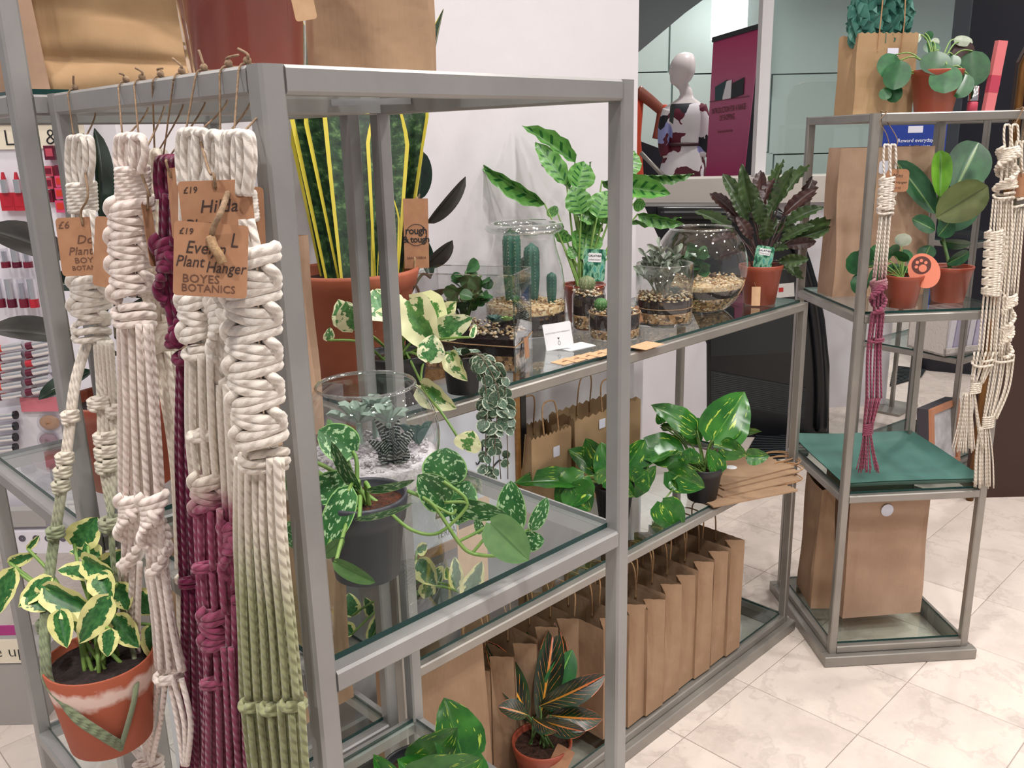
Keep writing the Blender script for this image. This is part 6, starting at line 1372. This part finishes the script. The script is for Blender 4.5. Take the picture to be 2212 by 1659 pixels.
C2.loop(2184, 268, 320, 30, 2); C2.sinnet([(2178, 320), (2172, 410)], 44, 6, spiral=True); C2.knot(2168, 424, 44, 20)
C2.cords((2166, 430, 40), (2140, 770, 50), 8, [(2158, 560, 50)]); C2.sinnet([(2148, 500, .004), (2140, 640, .004)], 36, 9); C2.knot(2122, 785, 44, 22); C2.cords((2130, 760, 50), (2110, 828, 22), 7); C2.wrap(2110, 826, 2106, 850, 22, 6); C2.fringe(2094, 848, 975, 60, 30, 1.3)
C3 = Hanger('second cream hanger with a longer tassel, overlapping the first', ROPE_C, (2205, 300), -.008, grp, cplane, .0026)
C3.string([(2204, 310), CP(.372, -.004, 1.438), CP(.372, .01, 1.4386), CP(.372, .022, 1.434), (2208, 312)], .0012)
C3.loop(2206, 305, 372, 24, 2); C3.cords((2204, 372, 24), (2196, 430, 36), 5); C3.knot(2196, 440, 40, 30); C3.cords((2194, 450, 36), (2176, 640, 44), 7); C3.sinnet([(2180, 640), (2168, 770)], 30, 9, spiral=True); C3.knot(2166, 775, 44, 24); C3.cords((2168, 770, 44), (2140, 905, 28), 8, [(2158, 840, 44)]); C3.wrap(2136, 898, 2134, 925, 24, 6); C3.fringe(2126, 922, 1052, 52, 30, .9)
hang_tag(C3, 2206, 400, 46, 50, .1, .012, (), [(2204, 350)])
# ------------------------------------------------------------------ rubber plant on the tall stand
c = PZ(288, 1040, ZM+.0066); c.z = ZM+.0066
RB = thing('rubber_plant', 'rubber plant with big grey-green leaves on the tall stand, behind the hangers', 'plant', c)
D_ = depth(c); pot(RB, c, .068, .05, .12, TERRAP, SOILD, rim=.003, rimh=.02); top = c+V((0, 0, .105))
tk = [top, PD(262, 760, D_), PD(240, 520, D_+.02)]; stem(RB, tk, (.007, .004), STEMB)
for (b, t, w, db, dt, roll, me) in (((215, 480), (218, 275), 64, .02, .03, .9, 0), ((150, 560), (-30, 488), 74, .03, .0, .4, 1), ((160, 735), (-20, 705), 66, .0, -.05, .6, 1), ((200, 800), (82, 856), 50, .0, -.05, .8, 0), ((220, 620), (190, 700), 70, -.02, -.04, .5, 0), ((235, 560), (330, 640), 70, .04, .06, .4, 0), ((250, 700), (370, 640), 60, .03, .04, .4, 0), ((190, 620), (80, 600), 50, .06, .06, .5, 0), ((240, 830), (320, 860), 50, .0, -.02, .6, 0)):
    o, B_ = lf(RB, L_FIC[me], b, t, w, D_+db, D_+dt, roll); q = PD(252, b[1]+30, D_); stem(RB, [q, q.lerp(B_, .5)+V((0, 0, .006)), B_], .003, STEMB)
# ------------------------------------------------------------------ cosmetics display on the end of the wall
XD = 2.1
def dp(x, y, out=0): return PF(x, y, XD-out)   # the display faces the aisle, 2.1 m away
MD = MX((RH, FH, V((0, 0, 1)))).transposed().to_4x4()
def dl(p): return V(((p-EYE).dot(RH), (p-EYE).dot(FH), p.z))
MD.translation = V((EYE.x, EYE.y, 0))
DW = M('display_white', srgb(236, 232, 240), .35); CREAMB = M('cream_band', srgb(240, 230, 208), .5); GREYC = M('cabinet_grey', srgb(172, 168, 164), .5)
xa_, xb_2 = dl(dp(-160, 600)).x, dl(dp(300, 600)).x
DSP = thing('cosmetics_display', 'white upright make-up display with lettered cream bands', 'display', dp(70, 600)*1.0)
DSP.location.z = 0
put('back_panel', MB().box((xa_, XD, .45), (xb_2, XD+.03, 1.85), M=MD).mesh('panel'), DSP, DW)
put('cabinet', MB().box((xa_, XD-.16, 0), (dl(dp(80, 1500, .16)).x, XD+.03, dp(40, 1436, .16).z), M=MD).mesh('cab'), DSP, GREYC)
def band(x0, y0, x1, y1, out, mat_, nm, th=.004, parent=DSP):
    """strip on the panel, edges by image height at its middle"""
    a, b = dl(dp(x0, (y0+y1)/2, out)), dl(dp(x1, (y0+y1)/2, out)); z1, z0 = dp((x0+x1)/2, y0, out).z, dp((x0+x1)/2, y1, out).z
    return put(nm, MB().box((a.x, XD-out-th, z0), (b.x, XD-out, z1), M=MD).mesh(nm), parent, mat_)
band(-150, 268, 236, 322, .002, CREAMB, 'header_band'); band(-150, 258, 300, 268, .002, CHROME, 'chrome_strip', .008)
FACE = MX((RH, V((0, 0, 1)), -FH)).transposed().to_4x4()
def dtext(s, x, y, size, out, xs=1, **kw): m = FACE.copy(); m.translation = dp(x, y, out); return text(s, size, m, INKB, DSP, xs=xs, offset=-.0006, **kw)
dtext('Lips & eyes', 116, 297, .05, .0068, 1.0)
band(-160, 1140, 180, 1186, .03, DW, 'tester_ledge', .03)
for x in (48, 78, 104, 136): 
    p = dp(x, 1163, .0605); put('tester_hole', MB().lathe([(.001, 0), (.0085, 0), (.0085, .001)], (0, 0, 0), 16).mesh('hole'), DSP, M('hole_grey', srgb(96, 92, 104), .4) if x == 48 else bpy.data.materials['hole_grey'], facing(p, -FH))
band(-160, 1352, 60, 1372, .16, M('magenta_strip', srgb(176, 50, 130), .4), 'magenta_strip'); band(-160, 1382, 66, 1432, .16, CREAMB, 'footer_band')
dtext('make up.', -8, 1409, .045, .1648, 1.0)
band(46, 858, 135, 888, .006, M('pink_strip', srgb(222, 128, 140), .4), 'pink_strip'); band(-60, 1094, 110, 1128, .02, GREYC, 'drawer_strip', .03)
LIPC = [M('lip_'+n_, srgb(*c_), .3) for n_, c_ in (('red', (190, 40, 56)), ('plum', (96, 24, 48)), ('pink', (222, 78, 120)), ('rose', (196, 78, 96)), ('coral', (214, 64, 44)), ('wine', (120, 28, 50)))]
SILV = M('silver_tube', (.8, .8, .82), .18, .9); CLEAR = thin_glass('clear_cap', (.9, .9, .92), base=.08); BLK = M('tube_black', srgb(24, 22, 28), .3)
GR = {'a': 'boxed lipsticks on the display', 'c': 'clear-capped glosses on the display', 'd': 'silver lipstick tubes lying on the display', 'e': 'black-ended tubes on the display', 'p': 'compacts on the display'}
def cyl(p, axis, L, r, mat_, nm, root, r2=None, n=14):
    return put(nm, fix_normals(MB().lathe([(.0004, 0), (r, 0), (r2 or r, L), (.0004, L)], n=n).mesh(nm)), root, mat_, facing(p, axis, up=(0, 0, 1) if abs(V(axis).z) < .9 else (0, 1, 0)), smooth=False)
# boxed lipsticks
k_ = 0
for (x, y, w, h, ci) in ((16, 436, 30, 38, 0), (44, 436, 30, 38, 0), (106, 330, 22, 30, 1), (104, 370, 18, 22, 3), (104, 396, 18, 24, 3), (128, 392, 18, 24, 2), (128, 418, 18, 24, 2), (104, 424, 18, 26, 5), (130, 446, 20, 26, 2), (208, 322, 14, 20, 1), (204, 350, 16, 24, 1), (128, 368, 18, 22, 5)):
    p = dp(x, y, .02); s_ = depth(p)/F_PX; k_ += 1; t = thing('lipstick', ('red boxed lipstick at the outer edge, its bullet showing', 'red boxed lipstick beside the steel post, its bullet showing', 'plum boxed lipstick at the top of the pink cluster', 'rose boxed lipstick under the top plum one', 'rose boxed lipstick in the middle of the cluster', 'pink boxed lipstick with a bright window, upper one', 'pink boxed lipstick just above the lowest', 'wine boxed lipstick at the foot of the rose column', 'lowest pink boxed lipstick of the cluster', 'plum boxed lipstick just under the sign lettering', 'plum boxed lipstick beside the dark upright leaf', 'wine boxed lipstick topping the pink column')[k_-1], 'lipstick', p, GR['a'])
    W_ = w*s_*.5; H_ = h*s_*.5; mw = FACE.copy(); mw.translation = p
    put('holder', MB().box((-W_, -H_, -.018), (W_, H_, 0), M=mw).mesh('holder'), t, LIPC[ci]); put('window', MB().box((-W_*.7, -H_*.5, 0), (W_*.7, H_*.6, .0008), M=mw).mesh('window'), t, LIPC[(ci+2) % 6] if ci != 0 else LIPC[0])
    if y == 436: cyl(p+V((0, 0, H_)), (0, 0, 1), .03, .0085, SILV, 'tube', t); cyl(p+V((0, 0, H_+.03)), (0, 0, 1), .016, .006, LIPC[0], 'bullet', t, .003)
# glosses standing in rows
for (xs, y0, y1, lab) in (((14, 38, 62), 536, 578, 'short'), ((4, 28, 54, 76), 602, 664, 'tall')):
    for j, x in enumerate(xs):
        ci = (5, 1, 5, 0)[j]; p = dp(x, y1, .03); zt2 = dp(x, y0, .03).z; H_ = zt2-p.z; t = thing('lip_gloss', '%s clear-capped gloss with a %s base, %s in its row' % (lab, ('wine', 'plum', 'wine', 'red')[j], ('outermost', 'second in', 'third in', 'nearest the post')[j]), 'lip gloss', p, GR['c'])
        cyl(p, (0, 0, 1), H_*.3, .0105, LIPC[ci], 'base', t); cyl(p+V((0, 0, H_*.3)), (0, 0, 1), H_*.7, .0095, SILV if j % 2 else CLEAR, 'cap', t); cyl(p+V((0, 0, H_*.3)), (0, 0, 1), H_*.55, .006, SILV, 'wand', t)
# silver tubes lying in two columns
for x0, x1, ys, cols, nm in ((-12, 50, (745, 765, 786, 806, 828, 850), (4, 1, 4, 1, 4, 1), 'left-hand'), (58, 108, (738, 757, 776, 796, 816, 838), (1, 1, 0, 1, 1, 1), 'right-hand')):
    for j, y in enumerate(ys):
        a, b = dp(x0, y+10, .022), dp(x1, y, .022); ax = (b-a); L_ = ax.length; t = thing('lipstick', 'silver lipstick tube with a %s cap, %s in the %s stack' % (('red', 'plum', 'pink', 'rose', 'coral', 'wine')[cols[j]], ('topmost', 'second down', 'third down', 'fourth down', 'fifth down', 'lowest')[j], 'coral and plum' if x0 < 0 else 'mostly plum'), 'lipstick', a, GR['d'])
        cyl(a, ax, L_*.3, .009, LIPC[cols[j]], 'cap', t); cyl(a+ax*.3, ax, L_*.7, .0098, SILV, 'tube', t)
for j, y in enumerate((896, 920, 944, 966)):
    a, b = dp(-30, y+8, .022), dp(36, y, .022); ax = b-a; t = thing('eye_pencil', 'silver tube with a black end, %s in the black-ended stack' % ('topmost', 'second down', 'third down', 'lowest')[j], 'make-up tube', a, GR['e']); cyl(a, ax, ax.length*.92, .0098, SILV, 'tube', t); cyl(a+ax*.92, ax, ax.length*.08, .0104, BLK, 'end_cap', t)
COMP = [M('powder_'+n_, srgb(*c_), .4) for n_, c_ in (('tan', (206, 160, 124)), ('mauve', (168, 138, 150)), ('grey', (150, 142, 160)), ('lilac', (178, 170, 196)))]
for j, (x, y, r, ci) in enumerate(((108, 912, 26, 0), (106, 950, 24, 1), (100, 1000, 26, 1), (98, 1045, 26, 2), (158, 1045, 22, 3), (62, 1012, 20, 2))):
    p = dp(x, y, .004); s_ = depth(p)/F_PX; t = thing('compact', ('tan powder compact under the pink strip', 'mauve compact below the tan one', 'mauve compact on the glass shelf line', 'grey-lilac compact low on the display', 'lilac compact beside the post', 'small grey compact at the end of the row')[j], 'compact', p, GR['p'])
    mw = facing(p, -FH); R0 = r*s_
    put('case', MB().lathe([(R0, 0), (R0, .006), (R0*.92, .009), (R0*.85, .009), (.001, .009)], n=24).mesh('case'), t, CLEAR, mw, smooth=True); put('powder', MB().lathe([(R0*.85, .002), (R0*.7, .007), (R0*.3, .009), (.001, .009)], n=24, sy=.75).mesh('powder'), t, COMP[ci], mw, smooth=True)
# ------------------------------------------------------------------ escalator end
E0, E1 = V((3.47, 2.23, 0)), V((3.86, 1.79, 0)); ed = (E1-E0).normalized(); en = V((ed.y, -ed.x, 0))
if en.dot(FH) > 0: en = -en
def PE(x, y, out=0): d = ray(x, y); q = E0+en*out; return EYE+d*((q-EYE).dot(en)/d.dot(en))
ESC = thing('escalator', 'black escalator end with a rounded handrail behind the terrarium table', 'escalator', (E0+E1)/2)
ESB = M('escalator_black', srgb(18, 20, 24), .28); ESG = M('escalator_panel', srgb(30, 36, 38), .3); GROV = M('escalator_groove', srgb(44, 50, 52), .4)
o_ = [PE(x, y) for x, y in ((1385, 446), (1680, 446), (1712, 480), (1742, 540), (1766, 610), (1782, 690), (1792, 790), (1790, 945), (1640, 945), (1528, 960), (1528, 742))]
for p in o_[7:10]: p.z = 0.0
put('body', MB().poly(o_, .25, -en).mesh('body'), ESC, ESB)
put('handrail', MB().tube(bez([PE(x, y, .02) for x, y in ((1420, 462), (1560, 462), (1670, 466), (1718, 520), (1752, 620), (1768, 720), (1776, 830), (1774, 930))], 6), .03, 12).mesh('handrail'), ESC, ESB, smooth=True)
put('side_panel', MB().poly([PE(x, y, .001) for x, y in ((1535, 590), (1690, 560), (1730, 700), (1742, 760), (1535, 770))], .004, en).mesh('panel'), ESC, ESG)
put('lower_panel', MB().poly([PE(x, y, .001) for x, y in ((1535, 800), (1742, 838), (1738, 905), (1535, 868))], .004, en).mesh('panel'), ESC, ESG)
for i in range(16):
    y = 806+i*4; put('groove', MB().bar(PE(1540, y, .006), PE(1738, y+34, .006), .004).mesh('groove'), ESC, GROV)
q = PE(1696, 628, .01); put('warning_plate', MB().poly([PE(x, y, .004) for x, y in ((1675, 614), (1715, 610), (1716, 640), (1674, 644))], .002, en).mesh('plate'), ESC, M('plate_white', srgb(216, 214, 210), .5)); put('warning_mark', MB().poly([PE(x, y, .007) for x, y in ((1682, 622), (1692, 621), (1692, 630), (1682, 631))], .001, en).mesh('mark'), ESC, M('plate_red', srgb(190, 40, 40), .5))
# grooved landing plates on the floor
for q, nm in (([(1600, 1000), (1640, 930), (1760, 945), (1745, 985)], 'landing_plate'), ([(1922, 835), (1930, 790), (2000, 800), (1990, 815)], 'landing_plate')):
    P4 = [PZ(x, y, .003) for x, y in q]; t = thing(nm, 'dark grooved landing plate at the foot of the escalator' if q[0][0] == 1600 else 'dark grooved plate on the floor past the white half wall', 'floor plate', (P4[0]+P4[2])/2)
    put('plate', MB().poly(P4, .004, (0, 0, 1)).mesh('plate'), t, ESB)
    for i in range(12): f = (i+.5)/12; put('groove', MB().bar(P4[0].lerp(P4[1], f)+V((0, 0, .006)), P4[3].lerp(P4[2], f)+V((0, 0, .006)), .006, .004).mesh('groove'), t, GROV)
# ------------------------------------------------------------------ mannequins
def dressmat(name, cols, sc):
    m, nt, b = newmat(name); vec = coord(nt, 'Object'); v = nd(nt, 'ShaderNodeTexVoronoi'); v.inputs['Scale'].default_value = sc
    w = noise(nt, vec, sc*.8, 2, .5, 1); a = nd(nt, 'ShaderNodeVectorMath', operation='MULTIPLY_ADD'); lk(nt, w, a.inputs[0]); a.inputs[1].default_value = (.22, .22, .22); lk(nt, vec, a.inputs[2]); lk(nt, a.outputs[0], v.inputs['Vector'])
    s_ = nd(nt, 'ShaderNodeSeparateXYZ'); lk(nt, v.outputs['Color'], s_.inputs[0]); n = len(cols)
    lk(nt, ramp(nt, s_.outputs[0], [(i/n, c) for i, c in enumerate(cols)], 'CONSTANT'), b.inputs['Base Color']); b.inputs['Roughness'].default_value = .7; return m
DRESS = dressmat('patterned_dress', [srgb(222, 218, 224), srgb(150, 158, 210), srgb(224, 220, 226), srgb(84, 24, 42), srgb(226, 222, 226), srgb(24, 26, 38), srgb(222, 218, 224), srgb(96, 26, 46), srgb(224, 220, 226)], 8.5)
MANN = M('mannequin_white', srgb(222, 214, 214), .35)
DM = 6.2; sm = DM/F_PX*1.02
c = PF(1480, 380, DM); MQ = thing('mannequin', 'white bald mannequin in a patterned wrap dress beyond the sill', 'mannequin', (c.x, c.y, 0))
def rings_px(rows, dist, n=20, dz=.72):
    out = []
    for (y, x, hw, k) in rows:
        p = PF(x, y, dist); r = hw*sm; out.append([tuple(p+RH*(cos(2*pi*j/n)*r)+FH*(sin(2*pi*j/n)*r*k)) for j in range(n)])
    return out
head = [(113, 1480, 2, 1), (115, 1480, 12, 1), (120, 1479, 18, 1.05), (128, 1477, 22, 1.1), (138, 1475, 25, 1.05), (148, 1474, 26, 1), (158, 1474, 25, .95), (166, 1472, 23, .95), (174, 1470, 21, .9), (180, 1468, 17, .9), (186, 1474, 14, .9), (194, 1481, 13, 1), (204, 1483, 13, 1), (212, 1482, 16, .9), (222, 1481, 30, .7), (236, 1480, 40, .6), (270, 1480, 38, .6), (310, 1478, 30, .65), (345, 1478, 38, .65), (390, 1478, 40, .65), (520, 1478, 34, .7), (640, 1480, 16, .8), (733, 1482, 12, 1.4)]
mb = MB(); mb.quadstrip(rings_px(head, DM), caps=True)
# face: nose, brow, lips and ear on the same mesh
for (x, y, r, sc) in ((1450, 155, 5, (1, 1, 1.6)), (1452, 146, 4, (1.4, 1.2, .6)), (1452, 168, 4, (1.2, 1.3, .5)), (1492, 156, 5, (.6, 1, 1.6))): mb.ball(PF(x, y, DM-.02), r*sm, 8, 6, sc)
for pts, rr in (([(1512, 236), (1518, 290), (1514, 345), (1512, 390), (1510, 432)], [10, 9, 8, 7, 5]), ([(1442, 240), (1434, 300), (1440, 340)], [9, 8, 7])):
    P_ = bez([PF(x, y, DM-.03) for x, y in pts], 4); n = len(P_); mb.tube(P_, [sm*(rr[0]+(rr[-1]-rr[0])*i/(n-1)) for i in range(n)], 10, uv=False)
for k_ in range(5): mb.tube(bez([PF(1506+k_*2.4, 430, DM-.03), PF(1505+k_*2.6, 442, DM-.034), PF(1505+k_*2.6, 452-abs(k_-2)*2, DM-.03)], 3), sm*1.7, 6, uv=False)
put('body', mb.mesh('mannequin'), MQ, MANN, smooth=True)
dr_ = [(224, 1482, 34, .66), (232, 1481, 44, .68), (250, 1480, 45, .7), (280, 1480, 40, .74), (308, 1478, 35, .76), (318, 1478, 36, .76), (345, 1476, 44, .74), (390, 1474, 52, .74), (460, 1474, 58, .74)]
mb = MB(); mb.quadstrip(rings_px(dr_, DM, 24)); put('dress', mb.mesh('dress'), MQ, DRESS, smooth=True)
for pts, rr in (([(1508, 232), (1518, 262), (1520, 300), (1514, 338)], (17, 14)), ([(1446, 238), (1436, 270), (1434, 310), (1438, 335)], (14, 11))):
    P_ = bez([PF(x, y, DM-.03) for x, y in pts], 5); n = len(P_); mb = MB(); mb.tube(P_, [sm*(rr[0]+(rr[1]-rr[0])*i/(n-1)) for i in range(n)], 14, uv=False); put('sleeve', mb.mesh('sleeve'), MQ, DRESS, smooth=True)
mb = MB(); mb.tube([PF(1478+cos(a)*38, 312, DM+sin(a)*38*sm*.76) for a in [2*pi*i/20 for i in range(20)]], .012, 8, closed=True); put('belt', mb.mesh('belt'), MQ, M('dress_belt', srgb(60, 24, 36), .6), smooth=True)
mb = MB(); mb.poly([PF(x, y, DM-.22) for x, y in ((1448, 228), (1458, 226), (1454, 268), (1446, 262))], .006, FH); put('scarf', mb.mesh('scarf'), MQ, M('scarf_green', srgb(44, 56, 52), .7))
# second mannequin, one arm in view past the wall edge
ARMM = M('mannequin_brown', srgb(132, 66, 48), .45); CORAL = M('coral_cloth', srgb(206, 74, 44), .7); DM2 = 6.9; sm2 = DM2/F_PX
c = PF(1352, 380, DM2); M2 = thing('mannequin', 'brown mannequin in coral whose bent arm shows past the wall edge', 'mannequin', (c.x, c.y, 0))
rw = [(125, 1352, 3, 1), (135, 1352, 20, 1), (155, 1352, 25, 1), (175, 1352, 20, 1), (190, 1352, 12, 1), (205, 1352, 13, 1), (215, 1352, 36, .6), (260, 1352, 36, .6), (310, 1352, 28, .65), (360, 1352, 36, .65), (520, 1352, 30, .7), (690, 1352, 14, .8)]
mb = MB(); mb.quadstrip(rings_px(rw, DM2), caps=True)
for pts, r0, r1 in (([(1376, 196), (1405, 218), (1430, 240)], 13, 10), ([(1430, 240), (1424, 268), (1416, 300)], 10, 7)): P_ = bez([PF(x, y, DM2-.05) for x, y in pts], 5); n = len(P_); mb.tube(P_, [sm2*(r0+(r1-r0)*i/(n-1)) for i in range(n)], 10, uv=False)
put('body', mb.mesh('mannequin2'), M2, ARMM, smooth=True)
mb = MB(); mb.quadstrip(rings_px([(208, 1352, 30, .7), (220, 1352, 40, .68), (300, 1352, 34, .72), (480, 1352, 50, .74)], DM2, 24)); put('dress', mb.mesh('dress2'), M2, CORAL, smooth=True)
mb = MB(); mb.ball(PF(1436, 234, DM2-.06), 8*sm2, 10, 6); put('cuff', mb.mesh('cuff'), M2, CORAL, smooth=True)
# ------------------------------------------------------------------ roll-up banner, dark fin and bright light panel
def bannermat():
    m, nt, b = newmat('banner_print'); tc = nd(nt, 'ShaderNodeTexCoord'); sp = nd(nt, 'ShaderNodeSeparateXYZ'); lk(nt, tc.outputs['Generated'], sp.inputs[0])
    col = ramp(nt, sp.outputs[2], [(.0, srgb(150, 24, 84)), (.56, srgb(168, 32, 96)), (.68, srgb(186, 84, 126)), (.82, srgb(202, 110, 146)), (1, srgb(196, 44, 108))]); lk(nt, col, b.inputs['Base Color']); b.inputs['Roughness'].default_value = .5; return m
B0, B1 = PF(1541, 86, 5.9), PF(1643, 56, 5.45); nb = (B1-B0).cross(V((0, 0, 1))); nb.z = 0; nb.normalize()
if nb.dot(FH) > 0: nb = -nb
def PB(x, y, o=.004): d = ray(x, y); q = B0+nb*o; return EYE+d*((q-EYE).dot(nb)/d.dot(nb))
B2, B3 = PB(1606, 384, 0), PB(1524, 384, 0)
B2 = B2+(B2-B1)*((B2.z-.06)/(B1.z-B2.z)); B3 = B3+(B3-B0)*((B3.z-.06)/(B0.z-B3.z)); B4 = [B0, B1, B2, B3]
BN = thing('roll_up_banner', 'tall pink roll-up banner printed with dark device pictures', 'banner', (B4[2]+B4[3])/2)
put('banner_sheet', MB().poly(B4, .004, -nb).mesh('sheet'), BN, bannermat()); put('top_bar', MB().bar(B4[0], B4[1], .022, .03).mesh('bar'), BN, BLACKM); f0, f1 = V((B4[3].x, B4[3].y, .03)), V((B4[2].x, B4[2].y, .03)); put('foot', MB().bar(f0, f1, .14, .06).mesh('foot'), BN, BLACKM)
for q, mt in (([(1545, 188), (1571, 172), (1560, 216), (1545, 218)], M('device_teal', srgb(30, 70, 76), .4)), ([(1562, 178), (1581, 172), (1579, 212), (1561, 216)], CARD), ([(1582, 180), (1608, 167), (1606, 204), (1579, 213)], BLACKM)): put('device_print', MB().poly([PB(x, y) for x, y in q], .002, nb).mesh('print'), BN, mt)
mB = facing(PB(1570, 238), nb); put('ink_line', MB().bar(PB(1532, 220), PB(1618, 208), .006, .002).mesh('line'), BN, INKS)
xb_ = (B4[1]-B4[0]).normalized(); zb2 = nb.cross(xb_); mB = MX((xb_, zb2 if zb2.z > 0 else -zb2, nb)).transposed().to_4x4()
for t_, x, y, sz in (('INTRODUCTION FOR A RANGE', 1573, 236, .05), ('OF SHOPPING', 1570, 254, .05), ('find out more in store today', 1566, 283, .028)): m = mB.copy(); m.translation = PB(x, y); text(t_, sz, m, INKS, BN, xs=.5)
fin = [PF(1612, 66, 5.6), PF(1648, 58, 5.6), PF(1646, 388, 5.6), PF(1600, 388, 5.6)]; fin[2].z = fin[3].z = 0
tag(put('dark_fin', MB().poly(fin, .06, FH).mesh('fin'), None, DARK), 'slim black upright panel beside the pink banner', 'panel')
LITM = M('lit_panel', (1, 1, 1), .5, emit=3.0)
LP = fbox(1540, -60, 1616, 84, 8.6, .05, LITM, 'light_panel', kind=False); tag(LP, 'bright white lit panel high behind the pink banner', 'light')
# diagonal balustrade beyond the sill
q = [PF(1370, 300, 7.2), PF(1450, 330, 7.2), PF(1450, 700, 7.2), PF(1370, 700, 7.2)]; q[2].z = q[3].z = 0
struct('trim_4', MB().poly(q, .3, FH).mesh('plinth'), DARK)
struct('escalator_rail', MB().tube([PF(1384, 330, 5.2), PF(1425, 372, 5.2), PF(1450, 396, 5.2)], .012, 8).mesh('rail'), STEELB, smooth=True)  # far escalator's handrail, free-standing with no support under it
